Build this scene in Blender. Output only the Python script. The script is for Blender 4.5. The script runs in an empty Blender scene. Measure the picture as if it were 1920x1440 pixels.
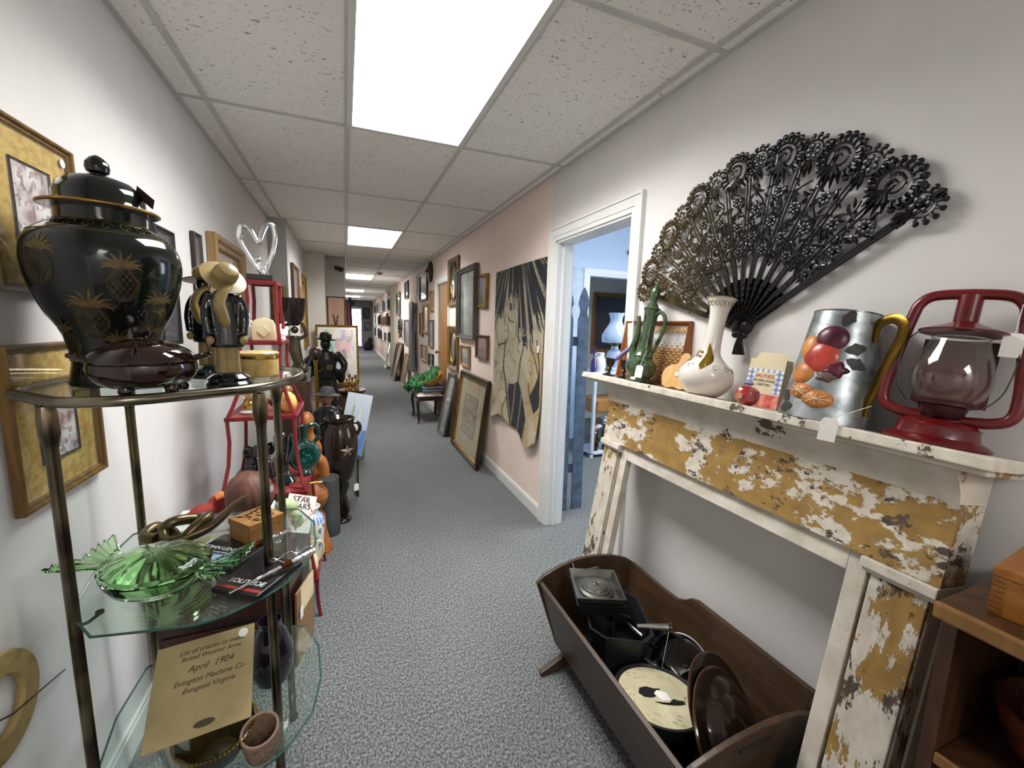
import bpy, bmesh, math, random
from math import sin, cos, pi, radians as RD
from mathutils import Vector, Matrix, Euler
random.seed(7)
S = bpy.context.scene
COL = S.collection
# ------------------------------------------------------------------ camera
cam = bpy.data.cameras.new('camera'); cam_o = bpy.data.objects.new('camera', cam); COL.objects.link(cam_o)
cam.sensor_width = 36; cam.lens = 778.9 / 1920 * 36; cam.clip_start = .02; cam.clip_end = 200
yaw, pitch, roll = .3825, .141, .0281
fw = Vector((sin(yaw)*cos(pitch), cos(yaw)*cos(pitch), -sin(pitch)))
rt = Vector((cos(yaw), -sin(yaw), 0)); up = rt.cross(fw)
r2 = cos(roll)*rt + sin(roll)*up; u2 = -sin(roll)*rt + cos(roll)*up
mw = Matrix((r2, u2, -fw)).transposed().to_4x4(); mw.translation = (0, 0, 1.445)
cam_o.matrix_world = mw
S.camera = cam_o
# ------------------------------------------------------------------ world, exposure
W = bpy.data.worlds.new('world'); S.world = W; W.use_nodes = True
W.node_tree.nodes['Background'].inputs[0].default_value = (.82, .9, 1, 1)
W.node_tree.nodes['Background'].inputs[1].default_value = 5.0
S.view_settings.view_transform = 'Standard'; S.view_settings.look = 'None'
S.view_settings.exposure = 0.95; S.view_settings.gamma = 1
S.view_settings.use_curve_mapping = False
S.cycles.max_bounces = 9; S.cycles.diffuse_bounces = 6; S.cycles.glossy_bounces = 4; S.cycles.transmission_bounces = 8; S.cycles.transparent_max_bounces = 10
S.cycles.caustics_reflective = False; S.cycles.caustics_refractive = False
LIGHT = 2.6         # glow of the ceiling diffusers
TUBES = 22.0        # watts of the tubes behind each prismatic lens, which throws most light downward
SPREAD = RD(152)
# ------------------------------------------------------------------ materials
MATS = {}
def L(c):
    if isinstance(c, str):
        c = c.lstrip('#'); c = [int(c[i:i+2], 16)/255 for i in (0, 2, 4)]
        c = [x/12.92 if x <= .04045 else ((x+.055)/1.055)**2.4 for x in c]
    return (*c[:3], 1)
def M(name, col, rough=.5, metal=0, n=8, v=.12, col2=None, bump=0, bs=60, coat=0, trans=0, ior=1.45, emit=0, spec=.5, stretch=None, sheen=0, alpha=1):
    if name in MATS: return MATS[name]
    m = bpy.data.materials.new(name); m.use_nodes = True; t = m.node_tree; N = t.nodes; K = t.links
    b = N['Principled BSDF']
    tc = N.new('ShaderNodeTexCoord'); src = tc.outputs['Object']
    if stretch:
        mp = N.new('ShaderNodeMapping'); mp.inputs['Scale'].default_value = stretch
        K.new(src, mp.inputs[0]); src = mp.outputs[0]
    nz = N.new('ShaderNodeTexNoise'); nz.inputs['Scale'].default_value = n; nz.inputs['Detail'].default_value = 5
    K.new(src, nz.inputs['Vector'])
    mx = N.new('ShaderNodeMix'); mx.data_type = 'RGBA'
    c1 = L(col); c2 = L(col2) if col2 else tuple(max(0, x*(1-v*2.2)) for x in c1[:3]) + (1,)
    mx.inputs['A'].default_value = c1; mx.inputs['B'].default_value = c2
    rp = N.new('ShaderNodeMapRange'); rp.inputs['From Min'].default_value = .35; rp.inputs['From Max'].default_value = .68
    K.new(nz.outputs[0], rp.inputs[0]); K.new(rp.outputs[0], mx.inputs['Factor']); K.new(mx.outputs['Result'], b.inputs['Base Color'])
    b.inputs['Roughness'].default_value = rough; b.inputs['Metallic'].default_value = metal
    b.inputs['IOR'].default_value = ior; b.inputs['Specular IOR Level'].default_value = spec
    if coat: b.inputs['Coat Weight'].default_value = coat; b.inputs['Coat Roughness'].default_value = .06
    if trans: b.inputs['Transmission Weight'].default_value = trans
    if sheen: b.inputs['Sheen Weight'].default_value = sheen
    if alpha < 1: b.inputs['Alpha'].default_value = alpha
    if emit:
        b.inputs['Emission Color'].default_value = c1; b.inputs['Emission Strength'].default_value = emit
    if bump:
        n2 = N.new('ShaderNodeTexNoise'); n2.inputs['Scale'].default_value = bs; n2.inputs['Detail'].default_value = 3
        K.new(src, n2.inputs['Vector'])
        bp = N.new('ShaderNodeBump'); bp.inputs['Strength'].default_value = bump; bp.inputs['Distance'].default_value = .004
        K.new(n2.outputs[0], bp.inputs['Height']); K.new(bp.outputs[0], b.inputs['Normal'])
    MATS[name] = m
    return m
def glass(name, col, rough=.02, alpha=.25):
    """thin glass: mostly clear with a glossy sheen, cheap in light"""
    if name in MATS: return MATS[name]
    m = bpy.data.materials.new(name); m.use_nodes = True; t = m.node_tree; N = t.nodes; K = t.links
    out = N['Material Output']; N.remove(N['Principled BSDF'])
    tr = N.new('ShaderNodeBsdfTransparent'); gl = N.new('ShaderNodeBsdfGlossy'); df = N.new('ShaderNodeBsdfDiffuse')
    tc = N.new('ShaderNodeTexCoord'); nz = N.new('ShaderNodeTexNoise'); nz.inputs['Scale'].default_value = 9
    K.new(tc.outputs['Object'], nz.inputs['Vector'])
    mr = N.new('ShaderNodeMapRange'); mr.inputs['To Min'].default_value = alpha*.6; mr.inputs['To Max'].default_value = alpha*1.2
    K.new(nz.outputs[0], mr.inputs[0])
    c = L(col); tr.inputs[0].default_value = c; df.inputs[0].default_value = c; gl.inputs[0].default_value = (1, 1, 1, 1)
    gl.inputs['Roughness'].default_value = rough
    m1 = N.new('ShaderNodeMixShader'); K.new(mr.outputs[0], m1.inputs[0]); K.new(tr.outputs[0], m1.inputs[1]); K.new(df.outputs[0], m1.inputs[2])
    lw = N.new('ShaderNodeLayerWeight'); lw.inputs[0].default_value = .5
    pw = N.new('ShaderNodeMath'); pw.operation = 'POWER'; pw.inputs[1].default_value = 4; K.new(lw.outputs['Facing'], pw.inputs[0])
    fr = N.new('ShaderNodeMapRange'); fr.inputs['To Min'].default_value = .04; fr.inputs['To Max'].default_value = .6; K.new(pw.outputs[0], fr.inputs[0])
    m2 = N.new('ShaderNodeMixShader'); K.new(fr.outputs[0], m2.inputs[0]); K.new(m1.outputs[0], m2.inputs[1]); K.new(gl.outputs[0], m2.inputs[2])
    K.new(m2.outputs[0], out.inputs[0]); MATS[name] = m
    return m
def ramp_mat(name, cols, scale=6, detail=4, rough=.6, stretch=None, dist=0, kind='noise', seed=0, coat=0, bump=0, metal=0):
    """several colours laid out by a noise: prints, carpets, veined or printed things"""
    if name in MATS: return MATS[name]
    m = bpy.data.materials.new(name); m.use_nodes = True; t = m.node_tree; N = t.nodes; K = t.links
    b = N['Principled BSDF']; tc = N.new('ShaderNodeTexCoord'); mp = N.new('ShaderNodeMapping')
    mp.inputs['Location'].default_value = (seed*3.7, seed*1.3, seed*.7)
    if stretch: mp.inputs['Scale'].default_value = stretch
    K.new(tc.outputs['Object'], mp.inputs[0])
    if kind == 'noise':
        nz = N.new('ShaderNodeTexNoise'); nz.inputs['Scale'].default_value = scale; nz.inputs['Detail'].default_value = detail; nz.inputs['Distortion'].default_value = dist
    elif kind == 'voronoi':
        nz = N.new('ShaderNodeTexVoronoi'); nz.inputs['Scale'].default_value = scale
    else:
        nz = N.new('ShaderNodeTexWave'); nz.inputs['Scale'].default_value = scale; nz.inputs['Distortion'].default_value = dist; nz.inputs['Detail'].default_value = detail
    K.new(mp.outputs[0], nz.inputs['Vector'])
    cr = N.new('ShaderNodeValToRGB'); e = cr.color_ramp.elements
    lo, hi = (.28, .72) if kind == 'noise' else (0, 1)
    for i, c in enumerate(cols):
        p = lo + (hi-lo)*i/max(1, len(cols)-1)
        if i < 2: e[i].position = p; e[i].color = L(c)
        else: e.new(p).color = L(c)
    K.new(nz.outputs[0], cr.inputs[0]); K.new(cr.outputs[0], b.inputs['Base Color'])
    b.inputs['Roughness'].default_value = rough; b.inputs['Metallic'].default_value = metal
    if coat: b.inputs['Coat Weight'].default_value = coat
    if bump:
        bp = N.new('ShaderNodeBump'); bp.inputs['Strength'].default_value = bump; bp.inputs['Distance'].default_value = .004
        K.new(nz.outputs[0], bp.inputs['Height']); K.new(bp.outputs[0], b.inputs['Normal'])
    MATS[name] = m
    return m
def wood(name, c1, c2, rough=.45, sc=4, stretch=(6, 6, .6), coat=0):
    return ramp_mat(name, [c1, c2, c1], sc, 6, rough, stretch, .6, coat=coat)
def vcol_mat(name, rough=.5, coat=0, metal=0):
    """colour printed on the thing, held on its own faces; a fine procedural grain on top"""
    if name in MATS: return MATS[name]
    m = bpy.data.materials.new(name); m.use_nodes = True; t = m.node_tree; N = t.nodes; K = t.links
    b = N['Principled BSDF']; a = N.new('ShaderNodeVertexColor'); a.layer_name = 'print'
    nz = N.new('ShaderNodeTexNoise'); nz.inputs['Scale'].default_value = 130
    tc = N.new('ShaderNodeTexCoord'); K.new(tc.outputs['Object'], nz.inputs['Vector'])
    mr = N.new('ShaderNodeMapRange'); mr.inputs['To Min'].default_value = .85; mr.inputs['To Max'].default_value = 1.12
    K.new(nz.outputs[0], mr.inputs[0])
    mx = N.new('ShaderNodeVectorMath'); mx.operation = 'MULTIPLY'; K.new(a.outputs[0], mx.inputs[0]); K.new(mr.outputs[0], mx.inputs[1])
    K.new(mx.outputs[0], b.inputs['Base Color']); b.inputs['Roughness'].default_value = rough; b.inputs['Metallic'].default_value = metal
    if coat: b.inputs['Coat Weight'].default_value = coat
    MATS[name] = m
    return m
def peel_mat(name, ochre, bare, seed=0, sc=5.5, streak=(1, 1, 1)):
    """cream paint worn through to an ochre coat and to dark bare wood"""
    m = bpy.data.materials.new(name); m.use_nodes = True; t = m.node_tree; N = t.nodes; K = t.links
    b = N['Principled BSDF']; tc = N.new('ShaderNodeTexCoord'); mp = N.new('ShaderNodeMapping')
    mp.inputs['Location'].default_value = (seed*2.1, seed*5.3, seed*1.7); mp.inputs['Scale'].default_value = streak
    K.new(tc.outputs['Object'], mp.inputs[0])
    def noise(s, d, r=.6, off=0):
        z = N.new('ShaderNodeTexNoise'); z.inputs['Scale'].default_value = s; z.inputs['Detail'].default_value = d; z.inputs['Roughness'].default_value = r
        if off:
            a = N.new('ShaderNodeVectorMath'); a.operation = 'ADD'; a.inputs[1].default_value = (off, off*.7, off*.3); K.new(mp.outputs[0], a.inputs[0]); K.new(a.outputs[0], z.inputs['Vector'])
        else: K.new(mp.outputs[0], z.inputs['Vector'])
        return z.outputs[0]
    def step(x, lo, hi):
        r = N.new('ShaderNodeMapRange'); r.inputs['From Min'].default_value = lo; r.inputs['From Max'].default_value = hi; r.clamp = True
        K.new(x, r.inputs[0]); return r.outputs[0]
    def mix(f, a, bb):
        x = N.new('ShaderNodeMix'); x.data_type = 'RGBA'; K.new(f, x.inputs['Factor'])
        for k, c in (('A', a), ('B', bb)):
            if isinstance(c, tuple): x.inputs[k].default_value = c
            else: K.new(c, x.inputs[k])
        return x.outputs['Result']
    n1 = noise(sc, 12, .7); n2 = noise(sc*5, 8, .68, 9); n3 = noise(sc*3, 4, .5, 4); n4 = noise(sc*1.3, 4, .5, 17)
    cream = mix(step(n3, .35, .7), L('#d0c8bb'), L('#b3ab9d'))
    och = mix(step(n3, .3, .7), L('#9e7d41'), L('#846635'))
    mask1 = step(n1, ochre, ochre+.012)
    # bare wood where a fine noise and a broad noise are both high
    ad = N.new('ShaderNodeMath'); ad.operation = 'ADD'; K.new(n2, ad.inputs[0]); K.new(n4, ad.inputs[1])
    mask2 = step(ad.outputs[0], bare, bare+.02)
    c = mix(mask1, cream, och); c = mix(mask2, c, mix(step(n2, .5, .75), L('#57483b'), L('#33291f')))
    K.new(c, b.inputs['Base Color']); b.inputs['Roughness'].default_value = .62
    s2 = N.new('ShaderNodeMath'); s2.operation = 'MULTIPLY'; s2.inputs[1].default_value = 1.6; K.new(mask2, s2.inputs[0])
    h = N.new('ShaderNodeMath'); h.operation = 'ADD'; K.new(mask1, h.inputs[0]); K.new(s2.outputs[0], h.inputs[1])
    bp = N.new('ShaderNodeBump'); bp.inputs['Strength'].default_value = .6; bp.inputs['Distance'].default_value = .002; bp.invert = True
    K.new(h.outputs[0], bp.inputs['Height']); K.new(bp.outputs[0], b.inputs['Normal'])
    MATS[name] = m
    return m
# ------------------------------------------------------------------ mesh building
class MB:
    def __init__(s): s.v = []; s.f = []; s.c = []
    def add(s, vs, fs, T=None, col=None):
        o = len(s.v)
        s.v += [tuple(T @ Vector(p)) if T is not None else tuple(p) for p in vs]
        s.f += [tuple(i+o for i in f) for f in fs]; s.c += [col]*len(fs)
        return s
    def box(s, x0, x1, y0, y1, z0, z1, T=None, col=None):
        vs = [(x, y, z) for z in (z0, z1) for y in (y0, y1) for x in (x0, x1)]
        return s.add(vs, [(0, 2, 3, 1), (4, 5, 7, 6), (0, 1, 5, 4), (2, 6, 7, 3), (0, 4, 6, 2), (1, 3, 7, 5)], T, col)
    def lathe(s, prof, n=32, T=None, sx=1, sy=1, ripple=None, col=None):
        vs = []; fs = []
        for j, (r, z) in enumerate(prof):
            for i in range(n):
                a = 2*pi*i/n; q = r*(1+(ripple(a, j/(len(prof)-1)) if ripple else 0)); vs.append((q*cos(a)*sx, q*sin(a)*sy, z))
        for j in range(len(prof)-1):
            for i in range(n):
                k = (i+1) % n; fs.append((j*n+i, j*n+k, (j+1)*n+k, (j+1)*n+i))
        return s.add(vs, fs, T, col)
    def tube(s, pts, r, n=8, closed=False, T=None, flat=1, col=None):
        P = [Vector(p) for p in pts]; m = len(P)
        R = r if isinstance(r, (list, tuple)) else [r]*m
        vs = []; fs = []; nrm = None
        for i in range(m):
            a = P[i-1] if (i or closed) else P[i]; b = P[(i+1) % m] if (i < m-1 or closed) else P[i]
            t = (b-a); t = t.normalized() if t.length > 1e-9 else Vector((0, 0, 1))
            if nrm is None:
                nrm = Vector((0, 0, 1)) if abs(t.z) < .9 else Vector((1, 0, 0))
            nrm = (nrm - t*nrm.dot(t))
            nrm = nrm.normalized() if nrm.length > 1e-6 else t.orthogonal().normalized()
            bi = t.cross(nrm)
            for k in range(n):
                q = 2*pi*k/n; vs.append(P[i] + nrm*(cos(q)*R[i]*flat) + bi*(sin(q)*R[i]))
        for i in range(m if closed else m-1):
            j = (i+1) % m
            for k in range(n):
                l = (k+1) % n; fs.append((i*n+k, i*n+l, j*n+l, j*n+k))
        if not closed: fs.append(tuple(range(n))[::-1]); fs.append(tuple((m-1)*n+k for k in range(n)))
        return s.add(vs, fs, T, col)
    def ell(s, c, r, n=14, m=9, T=None, col=None):
        if not isinstance(r, (list, tuple)): r = (r, r, r)
        vs = [(c[0], c[1], c[2]-r[2])]; fs = []
        for j in range(1, m):
            p = -pi/2+pi*j/m
            for i in range(n):
                a = 2*pi*i/n; vs.append((c[0]+r[0]*cos(p)*cos(a), c[1]+r[1]*cos(p)*sin(a), c[2]+r[2]*sin(p)))
        vs.append((c[0], c[1], c[2]+r[2])); e = len(vs)-1
        for i in range(n):
            k = (i+1) % n; fs.append((0, 1+k, 1+i)); fs.append((e, 1+(m-2)*n+i, 1+(m-2)*n+k))
            for j in range(m-2): fs.append((1+j*n+i, 1+j*n+k, 1+(j+1)*n+k, 1+(j+1)*n+i))
        return s.add(vs, fs, T, col)
    def prism(s, poly, z0, z1, T=None, col=None):
        n = len(poly); vs = [(x, y, z0) for x, y in poly] + [(x, y, z1) for x, y in poly]
        fs = [tuple(range(n))[::-1], tuple(range(n, 2*n))] + [(i, (i+1) % n, n+(i+1) % n, n+i) for i in range(n)]
        return s.add(vs, fs, T, col)
    def grid(s, nx, ny, fn, T=None, cf=None):
        o = len(s.v)
        vs = [fn(i/nx, j/ny) for j in range(ny+1) for i in range(nx+1)]
        s.v += [tuple(T @ Vector(p)) if T is not None else tuple(p) for p in vs]
        for j in range(ny):
            for i in range(nx):
                a = o+j*(nx+1)+i; s.f.append((a, a+1, a+nx+2, a+nx+1)); s.c.append(cf((i+.5)/nx, (j+.5)/ny) if cf else None)
        return s
    def mesh(s, name, smooth=35, bevel=0, fuse=0):
        me = bpy.data.meshes.new(name); me.from_pydata(s.v, [], s.f); me.update()
        b = bmesh.new(); b.from_mesh(me)
        if bevel:
            e = [x for x in b.edges if len(x.link_faces) == 2 and x.calc_face_angle(0) > .6]
            bmesh.ops.bevel(b, geom=e, offset=bevel, segments=2, affect='EDGES', profile=.6)
        hascol = any(c is not None for c in s.c) and not bevel
        if not hascol: bmesh.ops.recalc_face_normals(b, faces=b.faces)
        b.to_mesh(me); b.free()
        if hascol:
            at = me.color_attributes.new('print', 'FLOAT_COLOR', 'CORNER')
            k = 0
            for p, c in zip(me.polygons, s.c):
                c = L(c) if c is not None else (1, 1, 1, 1)
                for li in p.loop_indices: at.data[li].color = c
        if fuse:
            o = bpy.data.objects.new('tmp', me); COL.objects.link(o)
            md = o.modifiers.new('r', 'REMESH'); md.mode = 'VOXEL'; md.voxel_size = fuse
            sm = o.modifiers.new('s', 'SMOOTH'); sm.iterations = 3
            dg = bpy.context.evaluated_depsgraph_get()
            me2 = bpy.data.meshes.new_from_object(o.evaluated_get(dg)); bpy.data.objects.remove(o); bpy.data.meshes.remove(me); me = me2; me.name = name
        if smooth:
            me.polygons.foreach_set('use_smooth', [True]*len(me.polygons))
            me.set_sharp_from_angle(angle=RD(smooth))
        return me
    def build(s, name, mat, parent=None, loc=None, rot=None, **k):
        return link(name, s.mesh(name, **k), mat, parent, loc, rot)
def link(name, me, mat, parent=None, loc=None, rot=None):
    o = bpy.data.objects.new(name, me); COL.objects.link(o); o.parent = parent
    if mat is not None and not me.materials: me.materials.append(mat)
    if loc: o.location = loc
    if rot: o.rotation_euler = rot
    return o
def thing(name, label, cat, loc=(0, 0, 0), rz=0, group=None, rot=None):
    o = bpy.data.objects.new(name, None); COL.objects.link(o); o.location = loc
    o.rotation_euler = rot if rot else (0, 0, rz); o.empty_display_size = .05
    o['label'] = label; o['category'] = cat
    if group: o['group'] = group
    return o
def tag(o, label, cat, group=None):
    o['label'] = label; o['category'] = cat
    if group: o['group'] = group
    return o
def struct(o): o['kind'] = 'structure'; return o
def dup(root, loc, rz=None, label=None, rot=None, scale=None):
    r = root.copy(); COL.objects.link(r); r.location = loc
    if rz is not None: r.rotation_euler = (0, 0, rz)
    if rot: r.rotation_euler = rot
    if scale: r.scale = scale
    if label: r['label'] = label
    for ch in list(root.children):
        c = ch.copy(); COL.objects.link(c); c.parent = r
        for g in ch.children:
            d = g.copy(); COL.objects.link(d); d.parent = c
    return r
def T(loc=(0, 0, 0), rot=(0, 0, 0), sc=None):
    m = Matrix.Translation(loc) @ Euler(rot).to_matrix().to_4x4()
    if sc: m = m @ Matrix.Diagonal((*sc, 1))
    return m
def arc(c, r, a0, a1, n, plane='xz', sq=1):
    out = []
    for i in range(n+1):
        a = a0+(a1-a0)*i/n; x, y = r*cos(a), r*sin(a)*sq
        out.append({'xz': (c[0]+x, c[1], c[2]+y), 'xy': (c[0]+x, c[1]+y, c[2]), 'yz': (c[0], c[1]+x, c[2]+y)}[plane])
    return out
def smooth_path(pts, n=6):
    """Catmull-Rom through the points"""
    P = [Vector(p) for p in pts]; out = []
    for i in range(len(P)-1):
        a = P[max(0, i-1)]; b = P[i]; c = P[i+1]; d = P[min(len(P)-1, i+2)]
        for k in range(n):
            t = k/n; out.append(.5*((2*b)+(c-a)*t+(2*a-5*b+4*c-d)*t*t+(3*b-a-3*c+d)*t**3))
    out.append(P[-1]); return out
def text_mesh(body, size, extrude=.0003, shear=0):
    cu = bpy.data.curves.new('t', 'FONT'); cu.body = body; cu.size = size; cu.align_x = 'CENTER'; cu.align_y = 'CENTER'; cu.extrude = extrude; cu.shear = shear; cu.resolution_u = 3
    o = bpy.data.objects.new('t', cu); COL.objects.link(o)
    dg = bpy.context.evaluated_depsgraph_get(); me = bpy.data.meshes.new_from_object(o.evaluated_get(dg))
    bpy.data.objects.remove(o); bpy.data.curves.remove(cu)
    return me
def text(body, size, mat, parent, loc, rot=(pi/2, 0, 0), name='lettering', shear=0):
    me = text_mesh(body, size, shear=shear); me.name = name
    return link(name, me, mat, parent, loc, rot)
def noise2(x, y, seed=0):
    from mathutils import noise
    return noise.noise(Vector((x, y, seed*7.3)))
def mixc(a, b, t):
    a = L(a) if isinstance(a, str) else a; b = L(b) if isinstance(b, str) else b
    return tuple(a[i]+(b[i]-a[i])*t for i in range(3))
# ------------------------------------------------------------------ common materials
WHITE = M('wall_paint_white', '#d8d5d3', .75, n=3, v=.03, bump=.06, bs=160)
PINK = M('wall_paint_pink', '#ecd9ce', .75, n=3, v=.03, bump=.06, bs=160)
BLUEW = M('wall_paint_blue', '#bccde0', .75, n=3, v=.03)
TRIM = M('trim_paint', '#dcdcda', .4, n=6, v=.015)
DARKW = M('dark_wall_paint', '#8d8b8a', .8, n=3, v=.05)
GRIDM = M('ceiling_grid_metal', '#c9c8c6', .45, n=10, v=.05)
BLACK = M('black_paint', '#15151a', .35, n=9, v=.2)
GOLD = M('gold_leaf', '#a67c2e', .34, .75, n=20, v=.25)
BRASS = M('brass', '#b58e3f', .22, 1, n=14, v=.2)
CHROME = M('chrome', '#d8d8da', .08, 1, n=6, v=.05)
STEEL = M('worn_steel', '#9d9d9c', .25, 1, n=10, v=.15)
PAPER = M('white_paper', '#e8e6e0', .7, n=14, v=.04)
STRING = M('white_string', '#e9e6dc', .8, n=40, v=.05)
OAK = wood('oak_wood', '#a8763d', '#8a5c2b', .4)
WALNUT = wood('walnut_wood', '#4a3120', '#2e1d12', .38)
MAHOG = wood('mahogany_wood', '#3a1a12', '#24100b', .3, coat=.3)
PINE = wood('pine_wood', '#d0a766', '#b98a48', .5)
FRGOLD = wood('gilded_frame_wood', '#8a6a34', '#5f451f', .38)
FRDARK = wood('dark_frame_wood', '#33251b', '#1c130d', .35)
FRGREY = wood('pewter_frame_wood', '#6f6a60', '#4c4840', .4)
FRBROWN = wood('brown_frame_wood', '#6e4a2b', '#4a2f1a', .4)
FRTAN = wood('tan_frame_wood', '#a98a62', '#86683f', .5)
MATB = M('cream_mat_board', '#cfc6b2', .8, n=30, v=.03)
MATW = M('white_mat_board', '#dcd9d2', .8, n=30, v=.03)
PGLASS = glass('picture_glass', '#ffffff', .04, .03)
XL, XR, ZC = -.70, 1.326, 2.445
# ------------------------------------------------------------------ floor
def carpet():
    m = bpy.data.materials.new('carpet'); m.use_nodes = True; t = m.node_tree; N = t.nodes; K = t.links; b = N['Principled BSDF']
    tc = N.new('ShaderNodeTexCoord'); mp = N.new('ShaderNodeMapping'); mp.inputs['Scale'].default_value = (1.6, 1, 1); K.new(tc.outputs['Object'], mp.inputs[0])
    a = N.new('ShaderNodeTexNoise'); a.inputs['Scale'].default_value = 95; a.inputs['Detail'].default_value = 4; K.new(mp.outputs[0], a.inputs['Vector'])
    c = N.new('ShaderNodeTexNoise'); c.inputs['Scale'].default_value = 2.2; c.inputs['Detail'].default_value = 3; K.new(mp.outputs[0], c.inputs['Vector'])
    cr = N.new('ShaderNodeValToRGB'); e = cr.color_ramp.elements
    e[0].position = .36; e[0].color = L('#46484a'); e[1].position = .66; e[1].color = L('#8b8d8c')
    e.new(.5).color = L('#666969')
    K.new(a.outputs[0], cr.inputs[0])
    mr = N.new('ShaderNodeMapRange'); mr.inputs['To Min'].default_value = .86; mr.inputs['To Max'].default_value = 1.12; K.new(c.outputs[0], mr.inputs[0])
    mx = N.new('ShaderNodeVectorMath'); mx.operation = 'MULTIPLY'; K.new(cr.outputs[0], mx.inputs[0]); K.new(mr.outputs[0], mx.inputs[1]); K.new(mx.outputs[0], b.inputs['Base Color'])
    b.inputs['Roughness'].default_value = .95; b.inputs['Specular IOR Level'].default_value = .1
    bp = N.new('ShaderNodeBump'); bp.inputs['Strength'].default_value = .7; bp.inputs['Distance'].default_value = .005; K.new(a.outputs[0], bp.inputs['Height']); K.new(bp.outputs[0], b.inputs['Normal'])
    return m
struct(MB().box(-.9, 4.62, -2.3, 22.8, -.08, 0).build('floor', carpet(), smooth=0))
# ------------------------------------------------------------------ walls
D0, D1, DH = 1.765, 2.565, 2.005      # opening of the near doorway
E0, E1, EH = 5.72, 6.48, 2.03         # far brown door
def wall(name, mat, *boxes):
    m = MB()
    for b in boxes: m.box(*b)
    return struct(m.build(name, mat, smooth=0))
wall('wall_right', WHITE, (XR, XR+.12, -2.2, D0, 0, 2.6), (XR, XR+.12, D0, D1, DH, 2.6), (XR, XR+.12, D1, 2.648, 0, 2.6))
wall('wall_right_far', PINK, (XR, XR+.12, 2.648, E0, 0, 2.6), (XR, XR+.12, E0, E1, EH, 2.6), (XR+.07, XR+.12, E0, E1, 0, EH), (XR, XR+.12, E1, 12.0, 0, 2.6))
CREAM = M('wall_paint_cream', '#c9c2ac', .75, n=3, v=.03)
wall('wall_right_pillar', CREAM, (XR-.06, XR+.12, 11.9, 13.1, 0, 2.6))
wall('wall_right_end', M('wall_paint_rose', '#c8b3a6', .75, n=3, v=.03), (XR, XR+.12, 13.1, 22.8, 0, 2.6))
wall('wall_left', WHITE, (XL-.12, XL, -2.2, 4.95, 0, 2.6))
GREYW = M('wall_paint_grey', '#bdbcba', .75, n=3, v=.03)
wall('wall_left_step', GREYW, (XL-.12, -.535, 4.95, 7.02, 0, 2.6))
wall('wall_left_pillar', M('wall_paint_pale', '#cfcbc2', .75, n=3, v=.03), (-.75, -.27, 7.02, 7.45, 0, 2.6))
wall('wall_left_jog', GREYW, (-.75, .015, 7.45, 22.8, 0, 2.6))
wall('wall_back', WHITE, (XL-.12, XR+.12, -2.3, -2.2, 0, 2.6))
# end of the hall with the glazed door
wall('wall_end', DARKW, (-.2, .16, 22.6, 22.8, 0, 2.6), (.82, 1.5, 22.6, 22.8, 0, 2.6), (.16, .82, 22.6, 22.8, 2.12, 2.6))
struct(MB().box(-8, 10, 22.8, 45, -.1, -.02).build('ground', M('outdoor_paving', '#c9c6bd', .9, n=2, v=.1), smooth=0))
d = struct(MB().box(.16, .22, 22.66, 22.7, 0, 2.12).box(.76, .82, 22.66, 22.7, 0, 2.12).box(.22, .76, 22.66, 22.7, 2.02, 2.12).box(.22, .76, 22.66, 22.7, 0, .18).box(.22, .76, 22.66, 22.7, .95, 1.0).build('door_1', M('door_aluminium', '#9db0c4', .3, .6), smooth=0))
MB().box(.22, .76, 22.675, 22.685, .18, 2.02).build('pane', PGLASS, d, smooth=0)
# ------------------------------------------------------------------ ceiling: tiles laid in a metal grid
slab = struct(MB().box(XL-.1, XR+.1, -2.2, 22.8, ZC+.05, ZC+.1).build('ceiling', M('ceiling_void', '#8b8a88', .9), smooth=0))
def tile_mat():
    m = bpy.data.materials.new('ceiling_tile'); m.use_nodes = True; t = m.node_tree; N = t.nodes; K = t.links; b = N['Principled BSDF']
    tc = N.new('ShaderNodeTexCoord'); oi = N.new('ShaderNodeObjectInfo')
    mp = N.new('ShaderNodeMapping'); mp.inputs['Scale'].default_value = (1, 1.9, 1); K.new(tc.outputs['Object'], mp.inputs[0])
    ad = N.new('ShaderNodeVectorMath'); ad.operation = 'ADD'; K.new(mp.outputs[0], ad.inputs[0])
    sc = N.new('ShaderNodeMath'); sc.operation = 'MULTIPLY'; sc.inputs[1].default_value = 31; K.new(oi.outputs['Random'], sc.inputs[0]); K.new(sc.outputs[0], ad.inputs[1])
    a = N.new('ShaderNodeTexNoise'); a.inputs['Scale'].default_value = 48; a.inputs['Detail'].default_value = 1.5; a.inputs['Distortion'].default_value = 1.2; K.new(ad.outputs[0], a.inputs['Vector'])
    r = N.new('ShaderNodeMapRange'); r.inputs['From Min'].default_value = .655; r.inputs['From Max'].default_value = .70; K.new(a.outputs[0], r.inputs[0])
    c = N.new('ShaderNodeTexNoise'); c.inputs['Scale'].default_value = 1.5; K.new(ad.outputs[0], c.inputs['Vector'])
    m1 = N.new('ShaderNodeMix'); m1.data_type = 'RGBA'; m1.inputs['A'].default_value = L('#f6f5f2'); m1.inputs['B'].default_value = L('#eeece7'); K.new(c.outputs[0], m1.inputs['Factor'])
    m2 = N.new('ShaderNodeMix'); m2.data_type = 'RGBA'; K.new(m1.outputs['Result'], m2.inputs['A']); m2.inputs['B'].default_value = L('#9c9892'); K.new(r.outputs[0], m2.inputs['Factor'])
    K.new(m2.outputs['Result'], b.inputs['Base Color']); b.inputs['Roughness'].default_value = .95; b.inputs['Specular IOR Level'].default_value = .1
    bp = N.new('ShaderNodeBump'); bp.inputs['Strength'].default_value = .5; bp.inputs['Distance'].default_value = .004; bp.invert = True; K.new(r.outputs[0], bp.inputs['Height']); K.new(bp.outputs[0], b.inputs['Normal'])
    return m
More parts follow.
